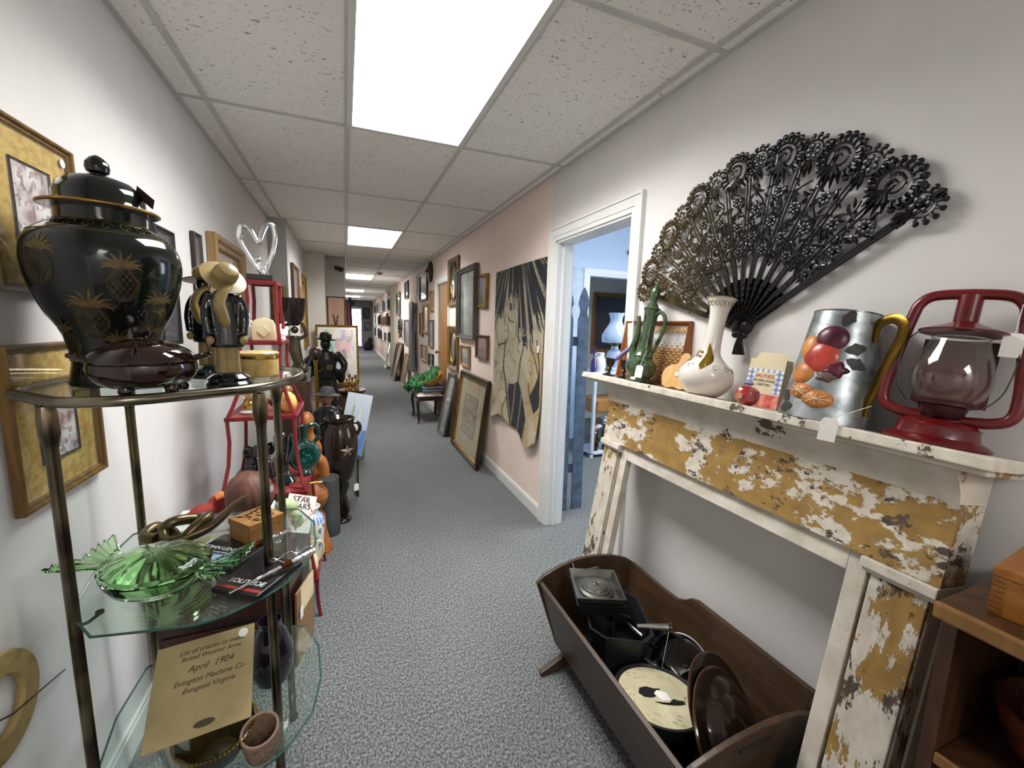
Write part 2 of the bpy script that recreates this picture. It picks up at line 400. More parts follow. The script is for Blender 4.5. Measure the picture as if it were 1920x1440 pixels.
TILE = tile_mat(); PLAIN = M('ceiling_tile_plain', '#c4c2be', .95, n=40, v=.03)
cols = [XL, -.574, .036, .646, 1.256, XR]; q0 = 2.488; R0, R1 = -4, 16
lights = {(2, 0): 1, (2, 3): 1, (2, -3): 1, (2, 7): 1, (2, 11): 1, (2, 14): 1}   # (column, row) of the light troffers; row k ends at q0+1.22k
tcache = {}
for k in range(R0, R1+1):
    ya, yb = q0+1.22*(k-1), q0+1.22*k
    for ci in range(5):
        if (ci, k) in lights: continue
        if ya > 7.3 and ci < 2: continue
        w, l = cols[ci+1]-cols[ci], yb-ya
        key = (ci in (0, 4), round(w, 3))
        if key not in tcache:
            me = MB().box(-w/2+.002, w/2-.002, -l/2+.002, l/2-.002, 0, .012).mesh('ceiling_tile', smooth=0); me.materials.append(TILE); tcache[key] = me
        link('ceiling_tile', tcache[key], None, slab, ((cols[ci]+cols[ci+1])/2, (ya+yb)/2, ZC+.004 if ci not in (0, 4) else ZC+.002))
for x in cols[1:5]:
    MB().box(x-.012, x+.012, -2.2, 7.45 if x < 0 else 22.6, ZC-.003, ZC+.012).build('grid_bar', GRIDM, slab, smooth=0)
for k in range(R0, R1+1):
    y = q0+1.22*k
    MB().box(XL if y < 7.4 else .015, XR, y-.011, y+.011, ZC-.002, ZC+.012).build('cross_bar', GRIDM, slab, smooth=0)
for x0, x1, y0, y1 in ((XL, XL+.022, -2.2, 4.95), (XR-.022, XR, -2.2, 22.6)):
    MB().box(x0, x1, y0, y1, ZC-.004, ZC+.012).build('wall_angle', GRIDM, slab, smooth=0)
DIFF = bpy.data.materials.new('light_diffuser'); DIFF.use_nodes = True
_b = DIFF.node_tree.nodes['Principled BSDF']; _b.inputs['Base Color'].default_value = L('#f4f6f4'); _b.inputs['Emission Color'].default_value = (1, .985, .95, 1); _b.inputs['Emission Strength'].default_value = LIGHT
_w = DIFF.node_tree.nodes.new('ShaderNodeTexChecker'); _w.inputs['Scale'].default_value = 160; _bp = DIFF.node_tree.nodes.new('ShaderNodeBump'); _bp.inputs['Strength'].default_value = .2
_t = DIFF.node_tree.nodes.new('ShaderNodeTexCoord'); DIFF.node_tree.links.new(_t.outputs['Object'], _w.inputs[0]); DIFF.node_tree.links.new(_w.outputs['Fac'], _bp.inputs['Height']); DIFF.node_tree.links.new(_bp.outputs[0], _b.inputs['Normal'])
fr_me = MB().box(-.305, .305, -.61, -.585, -.006, .03).box(-.305, .305, .585, .61, -.006, .03).box(-.305, -.28, -.585, .585, -.006, .03).box(.28, .305, -.585, .585, -.006, .03).box(-.305, .305, -.61, .61, .03, .05).mesh('frame', 0)
df_me = MB().box(-.279, .279, -.584, .584, .002, .008).mesh('diffuser', 0)
def tubes(t):
    la = bpy.data.lights.new('tubes', 'AREA'); la.shape = 'RECTANGLE'; la.size = .54; la.size_y = 1.15; la.energy = TUBES; la.spread = SPREAD; la.color = (1, .99, .965)
    o = bpy.data.objects.new('tubes', la); COL.objects.link(o); o.parent = t; o.location = (0, 0, -.002)
ll = {0: 'large bright ceiling light panel nearest the viewer above the hall', 3: 'second ceiling light panel down the hall', -3: 'ceiling light panel behind the viewer', 7: 'third ceiling light panel down the hall', 11: 'fourth ceiling light panel down the hall', 14: 'last small ceiling light panel before the end door'}
for (ci, k) in lights:
    t = thing('ceiling_light', ll[k], 'light', ((cols[2]+cols[3])/2, q0+1.22*k-.61, ZC), group='ceiling light panels')
    link('frame', fr_me, TRIM, t); link('diffuser', df_me, DIFF, t); tubes(t)
# ------------------------------------------------------------------ baseboards and door casings
def base(name, x0, x1, y0, y1):
    m = MB(); m.box(x0, x1, y0, y1, 0, .085); m.box(x0+.004 if x0 > 0 else x0, x1 if x0 > 0 else x1-.004, y0, y1, .085, .1)
    return struct(m.build(name, TRIM, smooth=0, bevel=.002))
base('baseboard_right', XR-.014, XR, 2.655, E0-.08)
base('baseboard_right_far', XR-.014, XR, E1+.08, 11.9)
base('baseboard_right_end', XR-.014, XR, 13.1, 22.6)
base('baseboard_right_near', XR-.014, XR, -2.2, D0-.09)
base('baseboard_left', XL, XL+.014, -2.2, 4.95)
def casing(name, y0, y1, h, w=.085):
    m = MB()
    for (a, b, t) in ((0, w*.3, .012), (w*.3, w*.85, .016), (w*.85, w, .022)):
        m.box(XR-t, XR, y0-b, y0-a, 0, h+b); m.box(XR-t, XR, y1+a, y1+b, 0, h+b); m.box(XR-t, XR, y0-a, y1+a, h+a, h+b)
    m.box(XR-.002, XR+.121, y0-.004, y0+.014, 0, h); m.box(XR-.002, XR+.121, y1-.014, y1+.004, 0, h); m.box(XR-.002, XR+.121, y0, y1, h-.014, h+.004)
    m.box(XR+.04, XR+.052, y1-.026, y1-.014, 0, h-.014)
    return struct(m.build(name, TRIM, smooth=0, bevel=.0015))
casing('trim_1', D0, D1, DH); casing('trim_2', E0, E1, EH)
dd = struct(MB().box(XR+.02, XR+.058, E0+.016, E1-.016, .005, EH-.016).build('door_2', OAK, smooth=0, bevel=.002))
MB().lathe([(0, 0), (.012, 0), (.012, .03), (.026, .04), (.028, .055), (.018, .068), (0, .07)], 16, T((XR+.02, E1-.1, 1.0), (0, -pi/2, 0))).build('door_knob', BRASS, dd)
# ------------------------------------------------------------------ blue side room seen through the doorway
wall('wall_blue_far', BLUEW, (1.45, 2.86, 4.6, 4.72, 0, 2.9), (2.86, 4.6, 4.6, 4.72, 2.08, 2.9), (3.66, 4.6, 4.6, 4.72, 0, 2.08))
wall('wall_blue_side', BLUEW, (4.5, 4.6, -1.5, .3, 0, 2.9), (4.5, 4.6, 3.5, 5.8, 0, 2.9), (4.5, 4.6, .3, 3.5, 0, .9), (4.5, 4.6, .3, 3.5, 2.4, 2.9)); wall('wall_blue_near', BLUEW, (1.45, 4.6, -1.5, -1.4, 0, 2.9))
wall('wall_blue_inner', BLUEW, (XR+.121, XR+.135, -1.4, D0, 0, 2.9), (XR+.121, XR+.135, D1, 4.6, 0, 2.9), (XR+.121, XR+.135, D0, D1, DH, 2.9))
wall('wall_beyond', M('wall_paint_warm', '#d8d8cc', .8, n=3, v=.04), (1.45, 4.6, 5.6, 5.7, 0, 2.9))
struct(MB().box(1.33, 4.6, -1.5, 5.8, 2.9, 2.95).build('ceiling_blue', M('ceiling_paint', '#dfe4ea', .8), smooth=0))
m = MB()
for a, b, t in ((0, .03, .012), (.03, .09, .018)):
    m.box(2.86-b, 2.86-a, 4.6-t, 4.6, 0, 2.08+b); m.box(3.66+a, 3.66+b, 4.6-t, 4.6, 0, 2.08+b); m.box(2.86-a, 3.66+a, 4.6-t, 4.6, 2.08+a, 2.08+b)
struct(m.build('trim_3', TRIM, smooth=0, bevel=.0015))
# the side room's own window: daylight comes in through it
w_ = struct(MB().box(4.48, 4.52, .3, 3.5, 2.34, 2.4).box(4.48, 4.52, .3, 3.5, .9, .96).box(4.48, 4.52, .3, .36, .96, 2.34).box(4.48, 4.52, 3.44, 3.5, .96, 2.34).box(4.48, 4.52, 1.88, 1.92, .96, 2.34).build('window_1', TRIM, smooth=0))
for y0, y1 in ((.36, 1.88), (1.92, 3.44)): MB().box(4.498, 4.502, y0, y1, .96, 2.34).build('pane', PGLASS, w_, smooth=0)
# ------------------------------------------------------------------ pictures
def rails(m, w, h, fwid, dep, back=0, lip=None):
    """four mitred rails with a stepped profile; x across, z up, front towards -y"""
    prof = lip or [(0, 0), (0, dep*.8), (fwid*.18, dep), (fwid*.42, dep*.93), (fwid*.62, dep*.62), (fwid*.85, dep*.6), (fwid, dep*.45), (fwid, 0)]
    n = len(prof); vs = []; fs = []
    cor = [(-1, 0, 1, 1), (1, 0, -1, 1), (1, 1, -1, -1), (-1, 1, 1, -1)]
    for (sx, sz, ix, iz) in cor:
        for (o, d) in prof: vs.append((sx*w/2+ix*o, -d-back, sz*h+iz*o))
    for c in range(4):
        e = (c+1) % 4
        for i in range(n-1): fs.append((c*n+i, e*n+i, e*n+i+1, c*n+i+1))
    m.add(vs, fs); return m
def picture(name, label, cat, side, pos, z, w, h, fwid, fmat, art, mat=None, mw=0, dep=.025, glassy=True, tilt=0, roll_=0, inner=None, group=None, off=.004):
    """side R/L/F: on the right wall, left wall or facing the viewer; pos = along the wall (R, L) or (x, y)"""
    rz = {'R': -pi/2, 'L': pi/2, 'F': 0}[side]
    loc = {'R': (XR-off, pos, z), 'L': (XL+off, pos, z)}.get(side) or (pos[0], pos[1], z)
    t = thing(name, label, cat, loc, group=group)
    t.rotation_mode = 'XYZ'
    t.rotation_euler = (Matrix.Rotation(rz, 3, 'Z') @ Matrix.Rotation(tilt, 3, 'X') @ Matrix.Rotation(roll_, 3, 'Y')).to_euler()
    rails(MB(), w, h, fwid, dep).build('frame', fmat, t, smooth=25)
    MB().box(-w/2+fwid*.4, w/2-fwid*.4, -.003, 0, fwid*.4, h-fwid*.4).build('backing', MATB if mat is None else mat, t, smooth=0)
    i = fwid*.8
    if mat is not None and mw:
        mwx, mwz = mw if isinstance(mw, tuple) else (mw, mw)
        MB().box(-w/2+i, w/2-i, -.0055, -.003, i, h-i).build('mat_board', mat, t, smooth=0)
        ax, az = w/2-i-mwx, i+mwz
    else: ax, az = w/2-i, i
    if callable(art):
        aw, ah = 2*ax, h-2*az; nx = 26; ny = max(6, int(26*ah/aw)); ny = min(ny, 60)
        MB().grid(nx, ny, lambda u, v: (-ax+u*aw, -.0065, az+v*ah), cf=lambda u, v: art(u, v)).build('print', vcol_mat('printed_picture', .5), t, smooth=0)
    else: MB().box(-ax, ax, -.0075, -.004, az, h-az).build('print', art, t, smooth=0)
    if inner: rails(MB(), 2*ax+.012, h-2*az+.012, .006, .011).build('inner_bead', inner, t, loc=(0, 0, az-.006), smooth=0)
    if glassy: MB().box(-w/2+i, w/2-i, -.0095, -.009, i, h-i).build('glazing', PGLASS, t, smooth=0)
    return t
# ================================================================== left wall: pictures
YFAB = ramp_mat('yellow_damask_mat', ['#c7a347', '#b08c33', '#cfb056', '#a78430'], 34, 5, .85)
def collage(seed, base='#cfc6c4'):
    def f(u, v):
        a = noise2(u*4, v*6, seed); b = noise2(u*9+3, v*9, seed+2)
        c = mixc(base, '#8d6f76', max(0, min(1, a*1.6))) if a > 0 else mixc(base, '#e4e0dc', min(1, -a*2))
        if b > .22: c = mixc(c, '#5b4a52', .7)
        if noise2(u*6, v*14, seed+5) > .3: c = mixc(c, '#9b5a5f', .6)
        return c
    return f
sticker = MB().lathe([(0, 0), (.011, 0), (.011, .0006), (0, .0006)], 16).mesh('price_sticker'); sticker.materials.append(PAPER)
p = picture('framed_print', 'upper gold damask mat print in oak frame on white wall', 'picture', 'L', 1.405, 1.49, .33, .385, .02, FRGOLD, collage(1), YFAB, (.085, .075), .022, inner=FRDARK)
link('price_sticker', sticker, None, p, (.13, -.0105, .345), (pi/2, 0, 0))
picture('framed_print', 'lower gold damask mat print in oak frame, hung below its twin', 'picture', 'L', 1.395, .985, .35, .385, .02, FRGOLD, collage(4, '#d3ccd0'), YFAB, (.09, .08), .022, inner=FRDARK)
picture('black_picture', 'plain black framed panel half hidden behind the pineapple jar', 'picture', 'L', 2.19, 1.32, .2, .48, .022, BLACK, M('black_panel', '#22232b', .5, n=5), None, 0, .02)
picture('framed_landscape', 'weathered grey wooden frame with pale landscape behind the figurines', 'picture', 'L', 3.2, 1.42, .74, .49, .075, FRTAN, ramp_mat('sepia_landscape', ['#b9a88c', '#9c8a6e', '#cdbfa6', '#8a7a5f'], 5, 5), MATB, .03, .05)
picture('small_print', 'dark edge of a small print hung between the weathered frame and the wall', 'picture', 'L', 2.62, 1.42, .12, .44, .02, FRDARK, ramp_mat('umber_print', ['#4b3c2c', '#6d5a42'], 7), None, 0, .02)
# round straw-coloured ring hung low on the wall
t = thing('wreath_ring', 'flat tan ring hung low on white wall beside brass shelf stand', 'wreath', (XL+.012, 1.085, .625), rot=(0, pi/2, 0))
m = MB(); m.lathe([(.068, -.008), (.112, -.008), (.115, 0), (.112, .008), (.068, .008), (.065, 0), (.068, -.008)], 56)
m.build('ring', ramp_mat('tan_straw', ['#8f7a4c', '#a08a58', '#7d6840'], 26, 5, .7), t)
tag(MB().tube([(XL+.03, .93, .69), (XL+.024, 1.1, .6), (XL+.012, 1.295, .542)], [.0022, .0022, .0016], 6).build('thin_stick', WALNUT), 'thin dark stick slanting across the tan ring', 'stick')
# ================================================================== brass and glass shelf stand
ANT = ramp_mat('antique_brass', ['#5b5040', '#8a7f68', '#4a4236', '#6f6450'], 5, 3, .26, metal=1)
SGL = glass('shelf_glass', '#f0f7f4', .02, .02)
EDG = M('glass_edge', '#2f5a50', .15, n=6, v=.2)
st = thing('shelf_stand', 'brass tiered stand with glass shelves against white wall', 'shelf', (0, 0, 0))
outline = [(-.665, 1.25), (-.655, 1.19), (-.59, 1.125), (-.52, 1.062), (-.46, 1.05), (-.40, 1.06), (-.30, 1.115), (-.215, 1.175), (-.165, 1.27), (-.14, 1.36), (-.135, 1.46), (-.165, 1.57), (-.26, 1.615), (-.56, 1.615), (-.645, 1.57), (-.665, 1.5)]
ring = smooth_path([(x, y, 1.272) for x, y in outline]+[(*outline[0], 1.272)], 4)[:-1]
MB().tube(ring, .0115, 12, True).build('top_rail', M('brushed_nickel_brass', '#8b8472', .22, 1, n=12, v=.25), st)
cx, cy = -.4, 1.34
sh = [(cx+(x-cx)*.985, cy+(y-cy)*.985) for x, y, z in ring]
g = MB().prism(sh, 1.268, 1.275).build('glass_shelf', SGL, st)
poles = [(-.562, 1.105), (-.205, 1.19), (-.598, 1.535), (-.214, 1.52)]
pm = MB()
pm.lathe([(0, 0), (.016, 0), (.016, .012), (.011, .02), (.011, 1.17), (.013, 1.185), (.0165, 1.2), (.0165, 1.24), (.013, 1.258), (0, 1.26)], 16, ripple=lambda a, t_: .08*cos(4*a))
pme = pm.mesh('pole', 40)
for x, y in poles:
    p = link('pole', pme, ANT, st, (x, y, 0))
shA = [(-.60, 1.2), (-.58, 1.135), (-.51, 1.044), (-.421, 1.028), (-.315, 1.013), (-.265, 1.027), (-.196, 1.072), (-.16, 1.107), (-.115, 1.184), (-.1, 1.3), (-.115, 1.45), (-.17, 1.57), (-.28, 1.6), (-.55, 1.6), (-.62, 1.53), (-.625, 1.35)]
for z in (.781, .326):
    g = MB().prism(shA, z-.006, z).build('glass_shelf', SGL, st)
    m = MB(); n = len(shA)
    for i in range(n):
        a, b = Vector((*shA[i], 0)), Vector((*shA[(i+1) % n], 0))
        m.tube([(a.x, a.y, z-.003), (b.x, b.y, z-.003)], .0028, 5)
    m.build('glass_edge', EDG, g)
    for x, y in poles:
        k = MB(); dx, dy = (cx-x)*.16, (cy-y)*.16
        k.tube([(x, y, z-.012), (x+dx*.5, y+dy*.5, z-.018), (x+dx, y+dy, z-.012)], .004, 6); k.lathe([(0, 0), (.008, 0), (.008, .006), (0, .006)], 10, T((x+dx, y+dy, z-.012)))
        k.build('shelf_clip', ANT, st)
# ------------------------------------------------------------------ pineapple ginger jar
JAR = M('black_green_glaze', '#0e1210', .1, n=5, v=.25, col2='#171f1a', coat=.25, spec=.4)
PGOLD = M('painted_gold', '#4a3d28', .5, .35, n=60, v=.3); PLINE = M('painted_gold_line', '#6c5933', .42, .45, n=60, v=.25)
jar = thing('ginger_jar', 'tall black lidded jar painted with gold pineapples on glass shelf', 'jar', (-.524, 1.31, 1.2755))
prof = [(.0, 0), (.086, 0), (.089, .008), (.084, .03), (.0805, .05), (.081, .07), (.085, .1), (.094, .133), (.113, .17), (.13, .222), (.1395, .27), (.14, .3), (.134, .328), (.118, .352), (.095, .368), (.084, .374), (.082, .38), (.082, .41)]
P2 = [(p.x, p.z) for p in smooth_path([(r, 0, z) for r, z in prof[1:]], 4)]
MB().lathe([(0, 0)]+P2, 64).build('body', JAR, jar)
def jr(z):
    for (r0, z0), (r1, z1) in zip(P2, P2[1:]):
        if z0 <= z <= z1 and z1 > z0: return r0+(r1-r0)*(z-z0)/(z1-z0)
    return P2[-1][0]
def on(a, z, o=.0006): r = jr(z)+o; return (r*cos(a), r*sin(a), z)
def strip(m, pts, w):
    """a flat ribbon lying on the jar: pts = (angle, z) path, w = half widths in metres"""
    vs = []
    for i, (a, z) in enumerate(pts):
        b = pts[min(i+1, len(pts)-1)]; c = pts[max(i-1, 0)]; r = jr(z)
        tx, tz = (b[0]-c[0])*r, b[1]-c[1]; l = math.hypot(tx, tz) or 1; nx, nz = -tz/l, tx/l
        ww = w[i] if isinstance(w, list) else w
        vs += [on(a+nx*ww/r, z+nz*ww), on(a-nx*ww/r, z-nz*ww)]
    m.add(vs, [(2*i, 2*i+1, 2*i+3, 2*i+2) for i in range(len(pts)-1)])
def pineapple(a0, z0, s, tilt=0):
    m = MB(); r = jr(z0); A, B = .033*s, .043*s
    def lp(u, v):  # local metres -> (angle, z)
        u, v = u*cos(tilt)-v*sin(tilt), u*sin(tilt)+v*cos(tilt); return (a0+u/r, z0+v)
    e = MB(); vs = [on(*lp(0, 0), .0004)]; k = 28
    for rr in (.5, 1):
        for i in range(k): q = 2*pi*i/k; vs.append(on(*lp(A*rr*cos(q), B*rr*sin(q)*(1 if sin(q) < 0 else .88)), .0004))
    fs = [(0, 1+i, 1+(i+1) % k) for i in range(k)]+[(1+i, 1+k+i, 1+k+(i+1) % k, 1+(i+1) % k) for i in range(k)]
    e.add(vs, fs)
    # diamond net of lines
    for d in (-1, 1):
        for q in range(-6, 7):
            pts = []
            for i in range(9):
                tt = -1+2*i/8; u = q*.0125*s+d*tt*.03*s; v = tt*.045*s
                if (u/A)**2+(v/B)**2 < .96: pts.append(lp(u, v))
            if len(pts) > 1: strip(m, pts, .0011*s)
    strip(m, [lp(A*cos(i*2*pi/24), B*sin(i*2*pi/24)*(1 if i > 12 else .88)) for i in range(25)], .001*s)
    lv = MB()
    for q in range(-4, 5):
        ang = q*.36; ln = (.046-.0045*abs(q))*s; pts = []
        for i in range(6):
            tt = i/5; aa = ang*(.25+.95*tt); pts.append(lp(sin(aa)*ln*tt+q*.0028*s, B*.8+cos(aa)*ln*tt))
        strip(lv, pts, [.0012*s, .003*s, .0036*s, .003*s, .0018*s, .0003*s])
    o = e.build('pineapple', PGOLD, jar); m.build('diamond_lines', JAR, o); lv.build('crown_leaves', PLINE, o)
# angles face the viewer (-y) as -pi/2
for a0, z0, s, tl in ((-1.02, .235, 1, .02), (-1.52, .15, 1.0, -.1), (-.42, .165, .95, .1), (-2.05, .265, 1, -.1), (-2.2, .1, .85, .12), (-1.15, .08, .8, 0), (-2.75, .2, 1, 0), (.3, .27, 1, 0), (-.15, .1, .8, 0), (1.2, .2, 1, 0), (2.3, .22, 1, 0)):
    pineapple(a0, z0, s*.92, tl)
for z in (.06, .376, .345): MB().tube([on(2*pi*i/60, z) for i in range(60)], .0012, 5, True).build('gold_band', PLINE, jar)
# scroll bands round foot and shoulder
for z, n_, s in ((.03, 16, .5), (.36, 22, .45)):
    m = MB()
    for i in range(n_):
        a0 = 2*pi*i/n_; strip(m, [(a0+.11*cos(q)*(1-q/9)/1.1, z+.013*s*2*sin(q)*(1-q/9)) for q in [k*.5 for k in range(14)]], .0008)
    m.build('scroll_band', PLINE, jar)
lid = MB().lathe([(.078, .405), (.103, .405), (.1045, .409), (.103, .413), (.084, .417), (.0805, .425), (.08, .44), (.073, .457), (.058, .472), (.036, .4805), (.012, .483), (.012, .488), (.02, .493), (.0225, .502), (.0205, .514), (.013, .524), (.004, .53), (0, .53)], 56).build('lid', JAR, jar)
MB().tube([(.1042*cos(i*2*pi/60), .1042*sin(i*2*pi/60), .409) for i in range(60)], .0032, 6, True).build('lid_rim', GOLD, lid)
# card tucked on the lid
MB().box(-.03, .03, -.0004, .0004, -.012, .012).build('card_tag', M('dark_red_card', '#3a1f1c', .6), jar, loc=(.088, -.012, .446), rot=(.2, .62, -.6), smooth=0)
# ------------------------------------------------------------------ brown covered dish
BRN = M('dark_brown_glaze', '#1c0d0a', .1, n=6, v=.3, col2='#2a1510', coat=.5)
dish = thing('covered_dish', 'dark brown glazed covered dish on little feet before the pineapple jar', 'dish', (-.416, 1.155, 1.2755), rz=.2)
MB().lathe([(0, .012), (.06, .012), (.078, .02), (.0905, .036), (.095, .052), (.093, .064), (.09, .066)], 48, ripple=lambda a, t_: .02*cos(6*a)*t_).build('bowl', BRN, dish)
lid = MB().lathe([(.093, .066), (.0945, .07), (.092, .078), (.078, .094), (.058, .105), (.036, .113), (.018, .117), (0, .118)], 48, ripple=lambda a, t_: .02*cos(6*a)).build('lid', BRN, dish)
MB().lathe([(0, .112), (.01, .112), (.009, .12), (.015, .126), (.0175, .134), (.014, .142), (.006, .1465), (0, .147)], 24).build('knob', BRN, lid)
for a in (0.1, 2.2, 4.3, 5.6): MB().lathe([(0, 0), (.012, 0), (.014, .01), (.01, .02), (0, .024)], 12, T((.062*cos(a), .062*sin(a), 0))).build('foot', BRN, dish)
for sg in (-1, 1):
    m = MB(); m.tube(smooth_path([(sg*.085, -.02, .072), (sg*.112, -.012, .081), (sg*.115, .012, .081), (sg*.085, .02, .072)], 5), .006, 8); m.build('handle', BRN, dish)
MB().tube([(-.008, -.085, .07), (0, -.07, .107), (.008, -.085, .07)], [.004, .007, .004], 8).build('thumb_rest', BRN, lid)
# ------------------------------------------------------------------ two straw-hat figurines
CLAY = M('tan_glazed_clay', '#a08a57', .35, n=12, v=.25); CLAYB = M('black_glazed_clay', '#0f1318', .1, n=9, v=.2, coat=.5)
def figurine(label, loc, rz, h, hat_tilt):
    s = h/.31
    t = thing('straw_hat_figurine', label, 'figurine', loc, rz, group='pair of straw-hat figurines')
    t.scale = (s, s, s)
    MB().lathe([(0, 0), (.05, 0), (.052, .01), (.046, .016), (.047, .024), (.036, .032), (.03, .036), (0, .037)], 36).build('base', CLAYB, t)
    m = MB()   # trousers
    m.tube([(-.012, 0, .03), (-.011, 0, .09), (-.009, .002, .15)], [.0155, .0145, .018], 14)
    m.tube([(.012, .002, .03), (.011, .002, .09), (.009, .002, .15)], [.0155, .0145, .018], 14)
    m.ell((0, 0, .145), (.028, .022, .03)); m.build('trousers', CLAY, t, fuse=.0035)
    m = MB()   # jacket with sloping shoulders and arms held in front
    m.lathe([(.0, .1), (.037, .1), (.038, .108), (.034, .15), (.03, .185), (.032, .21), (.027, .23), (.013, .243), (0, .246)], 20, sy=.74)
    for sg in (-1, 1): m.tube(smooth_path([(sg*.025, 0, .226), (sg*.037, -.004, .2), (sg*.039, -.012, .165), (sg*.034, -.018, .13)], 4), [.012]*5+[.0115]*4+[.0105]*4, 10)
    m.build('jacket', CLAYB, t, fuse=.0035)
    m = MB(); m.ell((0, -.004, .258), (.017, .018, .021)); m.tube([(0, 0, .235), (0, -.002, .252)], .01, 10); m.build('head', CLAYB, t)
    hat = MB().lathe([(.012, .0), (.05, .003), (.051, .006), (.027, .011), (.027, .026), (.021, .037), (.01, .042), (0, .043)], 32).build('hat', CLAY, t, loc=(0, .004, .268), rot=hat_tilt)
    m = MB(); m.tube(smooth_path([(.012, -.012, .252), (-.002, -.03, .235), (-.012, -.034, .205), (-.004, -.034, .17), (.002, -.032, .15)], 4), [.009, .012, .013, .013, .014, .014, .015, .015, .015, .016, .016, .015, .014, .013, .011, .008, .004], 10, flat=.6); m.build('scarf', CLAY, t)
    m = MB()
    for sg in (-1, 1):
        m.ell((sg*.034, -.02, .118), (.009, .009, .011), 10, 7)
        m.build('hand', CLAY, t); m = MB()
    return t
figurine('nearer straw-hat figurine in black jacket with long scarf, head bowed', (-.268, 1.2, 1.2755), .25, .30, (.75, .5, 0))
figurine('farther straw-hat figurine in black jacket, half hidden behind its twin', (-.357, 1.4, 1.2755), -.2, .305, (-.1, -.12, 0))
# ------------------------------------------------------------------ yellow stone box
ALAB = ramp_mat('yellow_alabaster', ['#c9a860', '#d9bf80', '#b8924a', '#cfb06c'], 14, 6, .25, coat=.3)
t = thing('alabaster_box', 'round yellow alabaster lidded box with gilt band', 'box', (-.242, 1.42, 1.2755))
MB().lathe([(0, 0), (.05, 0), (.053, .004), (.053, .05), (.05, .054), (0, .054)], 40).build('body', ALAB, t)
MB().lathe([(.05, .052), (.0545, .053), (.0545, .0605), (.05, .0615)], 40).build('gilt_band', BRASS, t)
MB().lathe([(0, .06), (.053, .06), (.055, .063), (.055, .068), (.05, .072), (0, .073)], 40).build('lid', ALAB, t)
# ------------------------------------------------------------------ green glass candy dish
def rglass(name, col, rough=.03):
    if name in MATS: return MATS[name]
    m = bpy.data.materials.new(name); m.use_nodes = True; b = m.node_tree.nodes['Principled BSDF']
    tc = m.node_tree.nodes.new('ShaderNodeTexCoord'); nz = m.node_tree.nodes.new('ShaderNodeTexNoise'); nz.inputs['Scale'].default_value = 14
    m.node_tree.links.new(tc.outputs['Object'], nz.inputs['Vector'])
    mx = m.node_tree.nodes.new('ShaderNodeMix'); mx.data_type = 'RGBA'; mx.inputs['A'].default_value = L(col); mx.inputs['B'].default_value = tuple(min(1, x*1.25+.04) for x in L(col)[:3])+(1,)
    m.node_tree.links.new(nz.outputs[0], mx.inputs['Factor']); m.node_tree.links.new(mx.outputs['Result'], b.inputs['Base Color'])
    b.inputs['Roughness'].default_value = rough; b.inputs['Transmission Weight'].default_value = 1; b.inputs['IOR'].default_value = 1.3
    MATS[name] = m; return m
GG = rglass('green_pressed_glass', '#c9f2bf')
cd_ = thing('candy_dish', 'clear green glass candy-shaped covered dish on middle glass shelf', 'dish', (-.447, 1.205, .7815), rz=-.42)
MB().lathe([(0, 0), (.08, 0), (.098, .012), (.112, .035), (.116, .048), (.111, .05), (.106, .04), (.094, .02), (.078, .009), (0, .008)], 64, sy=.86).build('bowl', GG, cd_)
lid = MB().lathe([(.114, .05), (.118, .056), (.11, .066), (.09, .077), (.06, .087), (.03, .092), (0, .093), (0, .088), (.03, .087), (.06, .081), (.09, .07), (.108, .061), (.112, .05)], 96, sy=.86, ripple=lambda a, t_: .07*sin(12*a+6*t_)*(1-abs(2*t_-1))).build('lid', GG, cd_)
for sg in (-1, 1):
    m = MB(); vs = []; nn = 22
    # pleated fan of the wrapper's twist
    for j in range(7):
        q = j/6
        for i in range(nn+1):
            u = -1+2*i/nn; r = .015+.055*q; vs.append((sg*(.108+.085*q), u*r*1.25, .05+.02*q*abs(u)+.011*q*sin(i*pi*.9)+.01*q))
    fs = [(j*(nn+1)+i, j*(nn+1)+i+1, (j+1)*(nn+1)+i+1, (j+1)*(nn+1)+i) for j in range(6) for i in range(nn)]
    m.add(vs, fs); off = len(vs); m.add([(x, y, z-.006) for x, y, z in vs], [f[::-1] for f in fs])
    rim = [i for i in range(nn+1)]+[j*(nn+1)+nn for j in range(1, 7)]+[6*(nn+1)+i for i in range(nn-1, -1, -1)]+[j*(nn+1) for j in range(5, 0, -1)]
    k = len(rim); m.f += [(rim[i], rim[(i+1) % k], rim[(i+1) % k]+off, rim[i]+off) for i in range(k)]; m.c += [None]*k
    m.build('twist_end', GG, cd_)
# ------------------------------------------------------------------ bronze knot
KN = M('dull_bronze', '#6f6148', .32, .9, n=8, v=.25)
pts = smooth_path([(-.066, -.035, .03), (-.095, -.02, .035), (-.085, .02, .042), (-.05, .015, .03), (-.02, -.025, .02), (.0, -.04, .022), (.03, -.02, .05), (.05, .01, .06), (.02, .03, .05), (-.03, .0, .062), (-.055, -.01, .04), (-.03, -.045, .022), (.06, -.02, .04), (.12, .035, .085), (.15, .05, .1)], 6)
n_ = len(pts); tag(MB().tube(pts, [.0155 if i < n_-14 else .0155-.001*(i-n_+14) for i in range(n_)], 12).build('knot_sculpture', KN, loc=(-.45, 1.43, .785)), 'dull bronze tube tied in a loose knot on middle glass shelf', 'sculpture')
